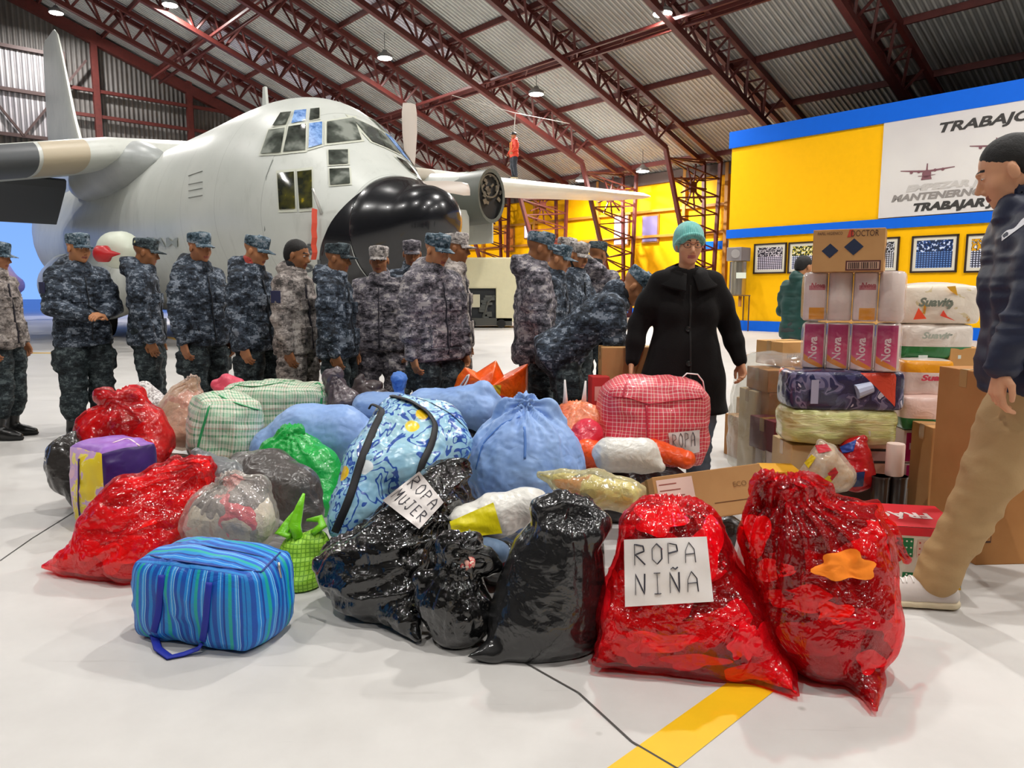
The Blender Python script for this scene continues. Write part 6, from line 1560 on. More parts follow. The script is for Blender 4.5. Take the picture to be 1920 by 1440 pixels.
# ------------------------------------------------------------------ soft box bags (woven zip bags)
def softbox(name, label, cat, c, size, mats, yaw=0, pitch=0, roll=0, puff=.03, noise=.008, n=22, seed=0, rr=5.0, face_mat=None, sag=.0, group=None, floor=True, taper=0.0):
    """c: base centre; size x (width), y (depth), z (height)"""
    R = Matrix.Rotation(yaw, 3, 'Z') @ Matrix.Rotation(pitch, 3, 'X') @ Matrix.Rotation(roll, 3, 'Y'); hx, hy, hz = size[0]/2, size[1]/2, size[2]/2
    bm = bmesh.new(); uvl = bm.loops.layers.uv.new('UVMap'); vd = {}
    def key(q): return tuple(round(x, 5) for x in q)
    def vert(q):
        k_ = key(q)
        if k_ not in vd:
            x, y, z = q; p = rr; s = (abs(x)**p+abs(y)**p+abs(z)**p)**(1/p); m_ = max(abs(x), abs(y), abs(z)); f = m_/s if s else 1; f = .25+.75*f
            bx = 1-x*x; by = 1-y*y; bz = 1-z*z; tz = 1-taper*(z+1)/2
            P = Vector((x*hx*f*tz+puff*np.sign(x)*by*bz*(abs(x) > .999), y*hy*f*tz+puff*np.sign(y)*bx*bz*(abs(y) > .999), z*hz*f+puff*np.sign(z)*bx*by*(abs(z) > .999)*.8-sag*bx*by*(z > .999)))
            nn = A(P.x, P.y, P.z)[None]; w = noise*float(fbm(nn*7, seed, 2)[0])+noise*.7*float(ridge(nn*14, seed+3)[0]); P = P*(1+w/max(P.length, .05)); P = R @ P; P.z += hz
            if floor: P.z = max(P.z, .002)
            vd[k_] = bm.verts.new(P)
        return vd[k_]
    for ax in range(3):
        for sg in (-1, 1):
            for i in range(n):
                for j in range(n):
                    qs = []
                    for di, dj in ((0,0),(1,0),(1,1),(0,1)):
                        a, b = -1+2*(i+di)/n, -1+2*(j+dj)/n; q = [0, 0, 0]; q[ax] = sg; q[(ax+1) % 3] = a; q[(ax+2) % 3] = b; qs.append(tuple(q))
                    if sg < 0: qs = qs[::-1]
                    try: f = bm.faces.new([vert(q) for q in qs])
                    except ValueError: continue
                    f.smooth = True
                    for l_, q in zip(f.loops, qs):
                        if ax == 0: uv = (q[1]*hy, q[2]*hz)
                        elif ax == 1: uv = (q[0]*hx, q[2]*hz)
                        else: uv = (q[0]*hx, q[1]*hy)
                        l_[uvl].uv = uv
                    if face_mat: f.material_index = face_mat(ax, sg)
    me = bpy.data.meshes.new(name); bm.to_mesh(me); BVb = [v.co.copy() for v in bm.verts]; bm.verts.index_update(); Fb = [tuple(v.index for v in f.verts) for f in bm.faces]; bm.free()
    o = link(name, me, mats); o.location = c; tag(o, label, cat, group)
    cc = Vector(c); return o, BVHTree.FromPolygons([p+cc for p in BVb], Fb)
def stripes_mat(name, cols_x, per, base, axis=0, cols_y=None, pery=None, rough=.55, k=.3, coat=0.0):
    """cols: list of (start, colour) inside one period; UV in metres"""
    t = NT(name); u = t.tc('UV'); x = t.xyz(u)
    fx = t.math('FRACT', t.math('DIVIDE', t.math('ADD', x[axis], 5.0), per)); c = t.ramp(fx, cols_x, 'CONSTANT')
    if cols_y:
        fy = t.math('FRACT', t.math('DIVIDE', t.math('ADD', x[1-axis], 5.0), pery or per)); c = t.mix(.5, c, t.ramp(fy, cols_y, 'CONSTANT'))
    t.set(c, rough, coat=coat); t.bump(t.math('ABSOLUTE', t.math('SUBTRACT', t.noise(t.tc(), 8, 4, .6, 1.2), .5)), k, .03); t.bump(t.math('SINE', t.math('MULTIPLY', x[0], 1500)), .08, .001); return t.m
BL = [(0, '0d4fae'), (.14, '1a86d8'), (.22, '8fd0f0'), (.235, '1272cc'), (.31, '0b3f9c'), (.36, '128ad0'), (.46, '11a8a0'), (.56, '1466c8'), (.66, '2f9ce6'), (.70, '9fd6f4'), (.715, '2a8ada'), (.78, '9fd6f4'), (.795, '0c4cae'), (.9, '1580cc')]
M_bls = stripes_mat('blue_stripe', BL, .125, None, 0, rough=.5, k=.35)
M_bls_top = stripes_mat('blue_stripe_top', BL, .125, None, 1, rough=.5, k=.35)
def softpix(px, py, D): q = gr(px, py); return q
BSO, BSB = softbox('striped_bag', 'blue striped woven zip bag with dark blue straps, front left on the floor', 'bag', Vector((-1.075, 2.50, 0)), (.50, .28, .295), [M_bls, M_bls_top], yaw=-.30, puff=.028, noise=.010, seed=4, rr=7, face_mat=lambda ax, sg: 1 if (ax == 2) else 0)
BAGS['bs'] = (BSO, BSB)
M_bst = M('14279a', .6, nb=.2, ns=200)
strap('bs', [(303,1078), (300,1110), (297,1150), (288,1185)], .012, M_bst, 'strap', off=.008)
strap('bs', [(392,1092), (388,1130), (385,1170), (378,1210)], .012, M_bst, 'strap', off=.008)
m = MB(); m.tube([gr(288,1188,.03), gr(296,1216,.012), gr(318,1232,.008), gr(345,1226,.008), gr(372,1216,.02), gr(379,1206,.035)], .014, 8, flat=(1, .3)); o = m.build('strap', M_bst, None, True); setpar(o, BSO)
m = MB(); q = surf('bs', 523, 1065, .008); 
if q: m.tube([q+Vector((0, 0, .02)), q, q+Vector((.006, -.004, -.035))], [.004, .006, .005], 6); o = m.build('zip_pull', M('c9c6c0', .3, .8), None, True); setpar(o, BSO)
for pts in ([(258,1034), (300,1046), (380,1058), (440,1066), (490,1072)], [(490,1072), (520,1040), (545,1016)], [(335,990), (400,1004), (470,1012), (545,1016)], [(258,1034), (300,1008), (335,990)]):
    strap('bs', pts, .005, M('0d2f7c', .5), 'piping', off=.002)
strap('bs', [(300,1014), (380,1022), (450,1034), (518,1050)], .004, M('0c2a66', .5), 'zipper', off=.003)
# green plaid bags
GP = [(0, 'dce2cc'), (.12, '4f9a6c'), (.2, 'e6e4d4'), (.32, '8fbf9a'), (.4, 'c49a8c'), (.46, 'e2dfd0'), (.6, '3f8a60'), (.7, 'd8dcc8'), (.85, '9ac4a4')]
M_gpl = stripes_mat('green_plaid', GP, .07, None, 0, GP[::1], .16, rough=.45, k=.3, coat=.2); M_gtr = M('2e9a5c', .5)
c_ = at(408, 790, 4.15); o, bv = softbox('plaid_bag', 'green and cream plaid zip bag standing left of the pale blue bag', 'bag', Vector((c_.x, 4.25, .22)), (.36, .30, .38), M_gpl, yaw=.6, pitch=.0, roll=.12, puff=.03, noise=.014, seed=5, rr=6, floor=True); BAGS['gp1'] = (o, bv)
for pts in ([(398,735), (390,770), (378,810), (368,850)], [(398,735), (440,755), (485,768)], [(370,725), (400,733), (345,800)]): strap('gp1', pts, .007, M_gtr, 'piping', off=.003)
c_ = at(520, 760, 4.75); o, bv = softbox('plaid_bag', 'green and cream plaid zip bag lying behind the first one, with loose cords on top', 'bag', Vector((c_.x, 4.8, .28)), (.66, .32, .33), M_gpl, yaw=.08, puff=.03, noise=.016, seed=6, rr=6); BAGS['gp2'] = (o, bv)
for pts in ([(430,730), (460,712), (500,708), (540,715)], [(440,722), (480,725), (520,718), (560,712)], [(590,720), (600,715), (604,740), (600,780)]): strap('gp2', pts, .007, M_gtr, 'cord', off=.006)
# red plaid bag
RP = [(0, 'e24a5a'), (.14, 'f4dcd4'), (.2, 'd8384c'), (.4, 'f2c8c0'), (.45, 'e0485a'), (.6, 'f6e6c8'), (.64, 'd43a4c'), (.85, 'f4d6d0'), (.9, 'dc4456')]
M_rpl = stripes_mat('red_plaid', RP, .085, None, 0, RP, .085, rough=.45, k=.25, coat=.2)
c_ = at(1226, 785, 3.95); o, bv = softbox('plaid_bag', 'large red and white plaid zip bag in front of the woman, with white handle loop', 'bag', Vector((c_.x, 4.0, .27)), (.54, .36, .46), M_rpl, yaw=-.06, puff=.035, noise=.012, seed=7, rr=6); BAGS['rp'] = (o, bv)
for pts in ([(1132,742), (1180,745), (1215,758), (1270,750), (1318,745)], [(1212,758), (1214,800), (1214,850)], [(1180,705), (1172,725), (1168,745)]): strap('rp', pts, .006, M('c02a40', .5), 'piping', off=.003)
m = MB(); m.tube([at(x, y, 3.95) for x, y in ((1275,712), (1288,700), (1308,702), (1318,715), (1322,740))], .008, 8, flat=(1, .5)); o = m.build('handle', M('f0e4e2', .5), None, True); setpar(o, BAGS['rp'][0])
sheet('rp', [(1253,812), (1312,806), (1312,848), (1258,858)], ['ROPA'], label='small paper with ROPA written on it, stuck to the red plaid bag', lw=.0045)
# purple bag with flowery end
t = NT('purple_floral'); o_ = t.tc(); t.set(t.ramp(t.noise(o_, 9, 2, .5, 1.0), [(.36, 'e8cf28'), (.47, 'f0e070'), (.52, 'cda6d6'), (.66, 'e4b8c8')], 'CONSTANT'), .45); M_pfl = t.m
M_ptop = fabric('a878cc', '8a54b4', .4, .7); M_pur = fabric('40206e', '30185a', .35, .5)
c_ = at(222, 890, 3.62); o, bv = softbox('gift_bag', 'purple bag with yellow and pink flowered end panel, left of the pile', 'bag', Vector((-2.10, 3.74, 0)), (.30, .34, .44), [M_pur, M_ptop, M_pfl], yaw=1.0, puff=.025, noise=.010, seed=8, rr=7, face_mat=lambda ax, sg: 1 if (ax == 2 and sg > 0) else (2 if (ax == 0 and sg < 0) else 0)); BAGS['pu'] = (o, bv)
strap('pu', [(148,860), (148,900), (147,940), (150,968)], .010, M('38207a', .5), 'strap', off=.006); strap('pu', [(212,830), (240,820), (262,836)], .006, M('f0d8dc', .5), 'ribbon', off=.004)
# tags on floor behind: small stack supports so that the upper bags do not hover
bag('heapL', 'dark bags buried at the bottom left of the pile under the plaid bags', 'bag', [[(400,900,4.3,55), (560,900,4.4,60), (700,900,4.4,60)], [(420,860,4.7,50), (620,850,4.8,55)], [(240,900,4.2,50), (330,900,4.2,50)]], K_DGREY, h=.02, k=.08, seed=40)
bag('heapR', 'dark bags buried at the bottom right of the pile under the carton', 'bag', [[(870,960,3.9,60), (1060,930,3.9,70), (1230,930,3.9,70)], [(1290,1010,3.3,40), (1360,1000,3.3,40)], [(800,840,4.5,50), (960,840,4.5,55)]], plastic('221d1e', .35, .8), h=.02, k=.08, seed=41)
# ================================================================== CARTONS AND PACKS
def card(col, var=None):
    t = NT('cardboard'); o = t.tc(); c = t.ramp(t.noise(o, 3, 4, .6), [(.3, var or col), (.7, col)]); t.set(c, .8, spec=.2); t.bump(t.noise(t.map(o, (1, 1, 30)), 20, 2), .05, .002); return t.m
C1 = card('c89a66', 'b98a58'); C2 = card('d6a870', 'c4945c'); C3 = card('b98552', 'a87444'); C4 = card('dcc39a', 'cdb288'); M_tape = M('b58d55', .25, coat=.5); M_pr = M('4a2c22', .7); M_navyp = M('1f2c48', .6); M_pink = M('d86a70', .7)
def carton(name, label, cat, c, size, yaw, mat, roll=0, pitch=0, group=None, tape=True, bev=.004, flaps=True):
    """c: base centre"""
    o = MB().box((0, 0, size[2]/2), size).build(name, mat, None, bevel=bev); o.location = c; o.rotation_euler = (pitch, roll, yaw); tag(o, label, cat, group)
    if tape:
        m = MB(); m.box((0, 0, size[2]+.0008), (size[0]*1.001, .05, .0012)); m.box((size[0]/2+.0008, 0, size[2]-.04), (.0012, .05, .08)); m.box((-size[0]/2-.0008, 0, size[2]-.04), (.0012, .05, .08)); m.build('tape', M_tape, o)
        m = MB(); m.box((0, 0, size[2]+.0004), (size[0]*.998, .004, .0012)); m.build('flap_gap', M_pr, o)
    return o
def fpt(size, x, z, off=.0015, face='f'):
    """x, z in -.5...5 / 0..1 of the face"""
    if face == 'f': return Vector((x*size[0], -size[1]/2-off, z*size[2]))
    if face == 'r': return Vector((size[0]/2+off, x*size[1], z*size[2]))
    if face == 't': return Vector((x*size[0], z*size[1]-size[1]/2, size[2]+off))
def rect(o, size, x0, x1, z0, z1, mat, name='print', face='f', off=.0015, poly=None):
    m = MB(); P = poly or [(x0, z0), (x1, z0), (x1, z1), (x0, z1)]; m.add([fpt(size, x, z, off, face) for x, z in P], [tuple(range(len(P)))]); return m.build(name, mat, o, fix=False)
def ftext(o, size, s, x, z, h, mat, face='f', width=None, rot=0.0, bold=.0, off=.003, shear=0.0):
    V, F = text_mesh(s, h, 0, bold, shear); k = 1
    if width: w = max(v.x for v in V)-min(v.x for v in V); k = width/max(w, 1e-6)
    c = fpt(size, x, z, off, face); ax = {'f': (Vector((1,0,0)), Vector((0,0,1))), 'r': (Vector((0,1,0)), Vector((0,0,1))), 't': (Vector((1,0,0)), Vector((0,1,0)))}[face]
    cr, sr = math.cos(rot), math.sin(rot); P = [c+ax[0]*(v.x*k*cr-v.y*sr)+ax[1]*(v.x*k*sr+v.y*cr) for v in V]
    me = bpy.data.meshes.new('lettering'); me.from_pydata([tuple(p) for p in P], [], F); me.update(); return link('lettering', me, mat, o)
def barcode(o, size, x0, x1, z0, z1, mat, face='f', n=16):
    m = MB(); rr = random.Random(int(x0*100)+3); w = (x1-x0)/n
    for i in range(n):
        a = x0+i*w; b = a+w*rr.uniform(.25, .75); m.add([fpt(size, a, z0, .0022, face), fpt(size, b, z0, .0022, face), fpt(size, b, z1, .0022, face), fpt(size, a, z1, .0022, face)], [(0,1,2,3)])
    m.build('barcode', mat, o, fix=False)
def pixbase(px, py, D): return at(px, py, D)
def zat(py, D): return at(960, py, D).z
SX = at(1608, 700, 4.0).x; SYAW = -.50
def lvl(y0, y1, D=3.85): return zat(y1, D), zat(y0, D)-zat(y1, D)
# 1 top carton
z, h = lvl(430, 511); sz = (.345, .26, h)
top = carton('cardboard_box', 'tan carton on top of the tallest stack, two dark blue diamonds and a barcode', 'box', (at(1598, 470, 3.95).x, 3.98, z+.004), sz, SYAW, C1)
for cx, cz, r in ((-.25, .5, .15), (.08, .58, .17)):
    rect(top, sz, 0, 0, 0, 0, M_navyp, 'diamond_print', poly=[(cx-r*.8, cz), (cx, cz-r*1.15), (cx+r*.8, cz), (cx, cz+r*1.15)])
for cx in (-.2, .12): rect(top, sz, 0, 0, 0, 0, M_navyp, 'diamond_print', face='r', poly=[(cx-.12, .42), (cx, .22), (cx+.12, .42), (cx, .66)])
ftext(top, sz, 'DOCTOR', .22, .88, .045, M_pr, width=.13); rect(top, sz, 0, 0, 0, 0, M('c8402c', .6), 'red_mark', poly=[(-.02, .8), (.07, .82), (.06, .98), (.01, .98)]); rect(top, sz, -.02, .46, .03, .26, M('5a2a2a', .7), 'barcode_frame'); rect(top, sz, .0, .44, .06, .23, M('c09a80', .7), 'barcode_field', off=.0018); barcode(top, sz, .02, .42, .07, .22, M('3a2420', .7))
ftext(top, sz, 'PAPEL HIGIENICO', -.26, .9, .022, M_pr, width=.12)
# 2,3 packs of paper rolls wrapped in clear film
def roll_mat(kind):
    t = NT('roll_print'); x = t.xyz(t.tc('UV')); u, w = x[0], x[1]
    if kind == 'pink':
        g = t.ramp(w, [(.1, 'e86a9c'), (.45, 'dc3a7c'), (.9, 'b01868')]); sw_ = t.math('LESS_THAN', w, t.math('SUBTRACT', .32, t.math('MULTIPLY', u, .28))); c = t.mix(sw_, g, 'f5a030')
        wh = t.math('LESS_THAN', w, t.math('SUBTRACT', .16, t.math('MULTIPLY', u, .2))); c = t.mix(wh, c, 'f2e6e4')
    else:
        c = t.mix(t.math('MULTIPLY', t.math('LESS_THAN', w, .26), t.math('GREATER_THAN', u, .3)), 'f3e6e2', 'f3a818'); c = t.mix(t.math('MULTIPLY', t.math('LESS_THAN', t.math('ABSOLUTE', t.math('SUBTRACT', w, .7)), .05), t.math('GREATER_THAN', u, .25)), c, 'd07a84')
    t.set(c, .35, coat=.3); return t.m
M_roll = M('f1e8e2', .8, nb=.15, ns=50); M_rp, M_ro = roll_mat('pink'), roll_mat('orange'); F_PACK = film('fbf6f4', 'e8e0e0', .03, .1, .35)
def roll_pack(label, c, h, kind, n=(4, 2), r=.058, yaw=SYAW, text='Nova'):
    e = empty('paper_roll_pack', c, yaw); tag(e, label, 'paper rolls')
    W_, D_ = n[0]*2*r, n[1]*2*r
    for i in range(n[0]):
        for j in range(n[1]):
            if j > 0 and i < n[0]-1: continue
            x, y = -W_/2+r+i*2*r, -D_/2+r+j*2*r; m = MB(); m.tube([(x, y, .004), (x, y, .012), (x, y, h-.014), (x, y, h-.006)], [r*.9, r*.985, r*.985, r*.88], 28); ro = m.build('paper_roll', M_roll, e, True, 40)
            if kind == 'orange' and i in (1, 3): continue
            m = MB(); K = 10; vs = []; uv = []
            for b in range(K+1):
                a = -PI/2-.95+1.9*b/K
                for z_ in (h*.04, h*.95): vs.append((x+(r+.0012)*math.cos(a), y+(r+.0012)*math.sin(a), z_)); uv.append((b/K, 0 if z_ < h*.5 else 1))
            m.add(vs, [(2*b, 2*b+2, 2*b+3, 2*b+1) for b in range(K)], 0, uv); m.build('printed_wrap', M_rp if kind == 'pink' else M_ro, ro, True, fix=False)
            if kind == 'pink':
                V, F = text_mesh(text, h*.24, 0, .002, 0); P = []
                for v in V:
                    a = -PI/2+(v.y*-1-.0)/r*.9; P.append((x+(r+.0028)*math.cos(a), y+(r+.0028)*math.sin(a), h*.45+v.x*.9))
                me = bpy.data.meshes.new('lettering'); me.from_pydata(P, [], F); me.update(); link('lettering', me, M('f7e4ea', .5), ro)
            elif kind == 'orange':
                V, F = text_mesh('Nova', h*.14, 0, .001, .2); P = []
                for v in V: a = -PI/2+.25+v.x/r*.9; P.append((x+(r+.0028)*math.cos(a), y+(r+.0028)*math.sin(a), h*.72+v.y))
                me = bpy.data.meshes.new('lettering'); me.from_pydata(P, [], F); me.update(); link('lettering', me, M('c0505c', .5), ro)
    v = Vol((-W_/2-.05, -D_/2-.05, -.02), (W_/2+.05, D_/2+.05, h+.04), .012); v.rbox((0, 0, h/2), (W_/2+.006, D_/2+.006, h/2-.001), .03, None, 0); V, F = v.mesh(); V = relax(V, F, 1); N = vnormals(V, F); V = V+N*(.002*ridge(V*16, 3))[:, None]; V[:, 2] = np.maximum(V[:, 2], .001)
    link('clear_wrap', fastmesh('clear_wrap', V, F), F_PACK, e, True); return e
z1, h1 = lvl(508, 604); roll_pack('pack of tall white paper rolls with orange squares, under the top carton', (at(1608, 560, 3.95).x, 4.0, z1), h1, 'orange', r=.062)
z, h = lvl(605, 697); roll_pack('pack of paper rolls with magenta and orange wraps, below the white pack', (at(1603, 650, 3.95).x, 4.0, z), h, 'pink', r=.060)
# 4,5 soft packs
t = NT('navy_pack'); x = t.xyz(t.tc('UV')); n_ = t.noise(t.tc('UV'), 9, 2, .5, .5); c = t.ramp(n_, [(.40, '2c2a4a'), (.50, '454468'), (.56, '7a7492'), (.62, '2c2f52'), (.68, 'c8c4d4')], 'CONSTANT')
rd = t.math('MULTIPLY', t.math('GREATER_THAN', x[1], t.math('SUBTRACT', .16, x[0])), t.math('GREATER_THAN', x[0], .06)); c = t.mix(t.math('MULTIPLY', rd, t.math('LESS_THAN', x[0], .24)), c, 'e0503c'); t.set(c, .25, coat=.5); t.bump(t.noise(t.tc(), 9, 4, .6, 1), .5, .02); M_nvp = t.m
t = NT('yellow_pack'); x = t.xyz(t.tc()); c = t.ramp(t.noise(t.map(t.tc(), (1, 1, 5)), 5, 3), [(.38, 'b8b870'), (.5, 'd6d690'), (.6, 'e0d8a0'), (.7, 'c4b070')]); t.set(c, .22, coat=.6); t.bump(t.noise(t.map(t.tc(), (.6, 1, 4)), 9, 4, .6, 1), .6, .02); M_yep = t.m
z, h = lvl(697, 771); o, bv = softbox('diaper_pack', 'dark violet plastic wrapped pack with a red corner, under the magenta paper rolls', 'package', Vector((at(1596, 730, 3.85).x, 4.0, z)), (.60, .30, h), M_nvp, yaw=-.06, puff=.008, noise=.004, seed=21, rr=9); 
v_ = Vector((at(1596, 730, 3.85).x, 4.0, z)); lt = MB(); lt.box((-.2, -.163, h*.5), (.04, .004, h*.6)); lt.build('printed_panel', M('a9a6bc', .3, coat=.3), o); lt = MB(); lt.tube([(.02, -.165, h*.5), (.10, -.165, h*.62)], [.04, .03], 12, flat=(1, 1)); lt.build('printed_panel', M('b9c0d8', .3, coat=.3), o)
z, h = lvl(768, 836); o, bv = softbox('plastic_pack', 'yellow green plastic wrapped pack bulging below the dark violet pack', 'package', Vector((at(1588, 800, 3.85).x, 4.0, z)), (.58, .30, h), M_yep, yaw=-.04, puff=.012, noise=.010, seed=22, rr=6)
m = MB(); m.box((.1, -.166, h*.35), (.04, .004, .03)); m.build('white_label', M('dcd8c8', .5), o)
# 6 things under the packs
z, h = lvl(836, 905); o = carton('cardboard_box', 'pale pink carton with a black framed label under the yellow green pack', 'box', (at(1635, 870, 3.9).x, 4.05, z-.0), (.30, .26, h), -.1, card('d9b6a4')); rect(o, (.30, .26, h), -.1, .42, .45, .85, M('241c22', .6), 'label_frame'); rect(o, (.30, .26, h), -.07, .38, .52, .78, M('c4a0a0', .6), 'label_field', off=.002)
zb = zat(905, 3.9); o = carton('cardboard_box', 'dark brown carton at the bottom of the tallest stack', 'box', (at(1640, 900, 3.9).x, 4.08, 0), (.34, .30, max(zb-.004, .1)), -.1, card('5a4840', '4a3a34'))
o = carton('cardboard_box', 'plain carton at the bottom left of the tallest stack, behind the noodle bag', 'box', (at(1530, 900, 3.9).x, 4.08, 0), (.26, .30, zat(836, 3.9)-.004), .0, C4)
for px, py, r, hh, mt, lab in ((1680, 835, .045, .17, M('e8cfc4', .4), 'short white paper roll standing beside the black framed label'), (1684, 892, .048, .16, M('241c1c', .3, coat=.4), 'black plastic pot below the short white roll'), (1652, 892, .046, .16, M('2c2422', .3, coat=.4), 'black plastic pot left of the other, half hidden by the cloth bag')):
    zt_ = zat(py, 3.72); m = MB(); p = at(px, py, 3.72); m.tube([(0, 0, 0), (0, 0, .006), (0, 0, hh-.006), (0, 0, hh)], [r*.93, r, r, r*.93], 24)
    if py > 850: hh2 = zt_; m = MB(); m.tube([(0, 0, 0), (0, 0, .006), (0, 0, hh2-.006), (0, 0, hh2)], [r*.85, r*.88, r, r*.96], 24); m.tube([(0, 0, hh2-.01), (0, 0, hh2)], r*1.06, 24); o = m.build('plastic_pot', mt, None, True, 40); o.location = (p.x, p.y, 0)
    else: o = m.build('paper_roll', mt, None, True, 40); o.location = (p.x, p.y, zat(892, 3.72)+.003)
    tag(o, lab, 'pot' if py > 850 else 'paper roll')
# column 2
def pack2(name, label, px0, px1, y0, y1, mat, D=4.25, depth=.3, puff=.012, yaw=-.2, seed=0, rr=9):
    z, h = lvl(y0, y1, D-.1); x0, x1 = at(px0, y0, D-.1).x, at(px1, y0, D-.1).x
    o, bv = softbox(name, label, 'package', Vector(((x0+x1)/2, D+depth/2-.15, z)), ((x1-x0), depth, h-.003), mat, yaw=yaw, puff=puff, noise=.004, seed=seed, rr=rr); return o, (x1-x0, depth+2*puff+.01, h)
def printmat(base, spots, sc=10, band=None, bcol=None):
    t = NT('pack_print'); o = t.tc(); c = t.ramp(t.noise(o, sc, 2, .5, .8), [(.0, base), (.58, base)]+[(.58+.06*(i+1), s_) for i, s_ in enumerate(spots)], 'CONSTANT')
    if band: x = t.xyz(o); f = t.math('MULTIPLY', t.math('GREATER_THAN', x[2], band[0]), t.math('LESS_THAN', x[2], band[1])); c = t.mix(f, c, bcol)
    t.set(c, .3, coat=.4); t.bump(t.noise(o, 12, 3, .6, .8), .35, .015); return t.m
o, s2 = pack2('toilet_paper_pack', 'flower printed toilet paper pack at the top right of the stacks, red and gold petals', 1700, 1836, 534, 607, printmat('eadfce', ['d8c8a0', 'd89a28', 'e04a28'], 13), D=4.3, seed=31, puff=.02)
ftext(o, s2, 'Suavity', -.18, .55, .065, M('6e7466', .5), width=.22, bold=.003, shear=.3); rect(o, s2, 0, 0, 0, 0, M('e8481c', .5), 'red_petal', poly=[(-.48, .12), (-.3, .14), (-.42, .42)], off=.004); rect(o, s2, 0, 0, 0, 0, M('dc4028', .5), 'red_petal', poly=[(-.12, .22), (.1, .08), (-.02, .2), (-.08, .36)], off=.004); rect(o, s2, 0, 0, 0, 0, M('d8a020', .5), 'gold_petal', poly=[(-.06, .95), (.06, .97), (.1, .72), (0, .84)], off=.004)
o, s2 = pack2('toilet_paper_pack', 'toilet paper pack with a dark green wave, under the flower printed pack', 1700, 1822, 607, 673, printmat('e6ddd2', ['ddd2c4', 'd0c6b4'], 8, (-.01, .075), '1f7a3c'), D=4.3, seed=32, puff=.018)
ftext(o, s2, 'Suavity', -.12, .68, .05, M('a8aea0', .5), width=.2, bold=.002, shear=.3)
for x_ in (-.4, .2): rect(o, s2, x_, x_+.14, .04, .14, M('d8e4dc', .5), 'white_tag', off=.005)
o, s2 = pack2('toilet_paper_pack', 'white pack with an orange band and red lettering, third down beside the magenta rolls', 1702, 1788, 674, 741, printmat('ecd8d0', ['e4c8be'], 8, (.135, .2), 'f0a01c'), D=4.2, seed=33); ftext(o, s2, 'Suavit', .0, .52, .045, M('c8324a', .5), width=.18, bold=.002, shear=.2)
o, s2 = pack2('toilet_paper_pack', 'white pack with a dark green bottom, fourth down the right hand stack', 1700, 1774, 741, 805, printmat('eac8bc', ['e0beb0'], 8, (-.01, .07), '1c6e3a'), D=4.15, seed=34)
def panel_box(px0, px1, y0, y1, D, lab, mat, extra=None):
    z, h = lvl(y0, y1, D); x0, x1 = at(px0, y0, D).x, at(px1, y0, D).x; sz = (x1-x0, .22, h-.003); o = carton('carton_pack', lab, 'package', ((x0+x1)/2, D+.11, z), sz, -.08, mat, tape=False)
    if extra: extra(o, sz)
    return o
def ex1(o, sz): rect(o, sz, -.42, .5, .05, .92, M('c2186a', .35, coat=.3), 'magenta_panel'); ftext(o, sz, 'Noble', .06, .5, .05, M('f3dce6', .4), width=.13, bold=.002)
panel_box(1700, 1756, 806, 868, 4.05, 'magenta printed pack with white lettering near the bottom of the right hand stack', M('ead2cc', .5), ex1)
def ex2(o, sz): rect(o, sz, -.42, .5, .45, .95, M('c21c70', .35, coat=.3), 'magenta_panel'); rect(o, sz, -.42, .5, .1, .45, M('e8962c', .35, coat=.3), 'orange_panel')
panel_box(1700, 1748, 869, 921, 4.05, 'pack with magenta top and orange bottom, second lowest in the right hand stack', M('ead2cc', .5), ex2)
z_ = zat(921, 4.05)-.003; x0, x1 = at(1695, 921, 4.05).x, at(1748, 921, 4.05).x; carton('cardboard_box', 'whitish carton at the very bottom of the right hand stack', 'box', ((x0+x1)/2, 4.17, 0), (x1-x0, .24, z_), -.05, M('d8d2ca', .7), tape=False)
# cartons behind the man
def pc(px0, px1, y0, y1, D, depth, lab, mat, yaw=0, name='cardboard_box', ground=False, tape=True, group=None):
    x0, x1 = at(px0, y0, D).x, at(px1, y0, D).x; zt = zat(y0, D); zb = 0 if ground else max(zat(y1, D), 0); sz = (x1-x0, depth, zt-zb-.002); o = carton(name, lab, 'box', ((x0+x1)/2, D+depth/2, zb), sz, yaw, mat, tape=tape, group=group); return o, sz
pc(1792, 1850, 800, 960, 4.1, .3, 'tall tan carton standing behind the man, lower one of two', C2, -.05, ground=True)
pc(1786, 1850, 652, 800, 4.12, .28, 'tan carton stacked above the tall one, behind the hand of the man', C2, -.05)
o, sz = pc(1752, 1792, 802, 960, 3.78, .22, 'narrow orange tan carton beside the magenta packs', C1, -.05, ground=True)
o, sz = pc(1851, 2010, 700, 1080, 3.15, .35, 'large tan carton with printed handling marks at the right edge behind the man', C3, .06, ground=True)
rect(o, sz, -.44, -.33, .12, .36, M_pr, 'handling_mark_frame'); rect(o, sz, -.43, -.34, .13, .35, C3, 'handling_mark_field', off=.0018); rect(o, sz, -.42, -.36, .27, .33, M('1c1412', .7), 'handling_mark', off=.0022); rect(o, sz, -.40, -.37, .15, .22, M('6a4426', .7), 'handling_mark', off=.0022)
# left group
o, sz = pc(1453, 1530, 641, 687, 4.75, .3, 'tan carton with dark lettering on top of the left hand cartons', C2, .25); ftext(o, sz, 'FRAGIL  XX', .0, .42, .045, M('7a4a28', .7), width=.2)
o, sz = pc(1434, 1530, 694, 736, 4.6, .32, 'brown carton with a dark oval mark, second level of the left hand cartons', C3, .1); m = MB(); c_ = fpt(sz, -.02, .62, .002); m.add([c_+Vector((.035*math.cos(a*PI/10), 0, .02*math.sin(a*PI/10))) for a in range(20)], [tuple(range(20))]); m.build('oval_mark', M('3c2a2c', .6), o, fix=False); ftext(o, sz, 'MARCA', -.02, .25, .018, M_pr)
o, sz = pc(1436, 1530, 736, 792, 4.6, .32, 'brown carton with faint text lines above the maroon box', C3, .1)
for k_ in range(5): rect(o, sz, -.2, .25, .25+.13*k_, .28+.13*k_, M('9a6838', .8), 'text_line')
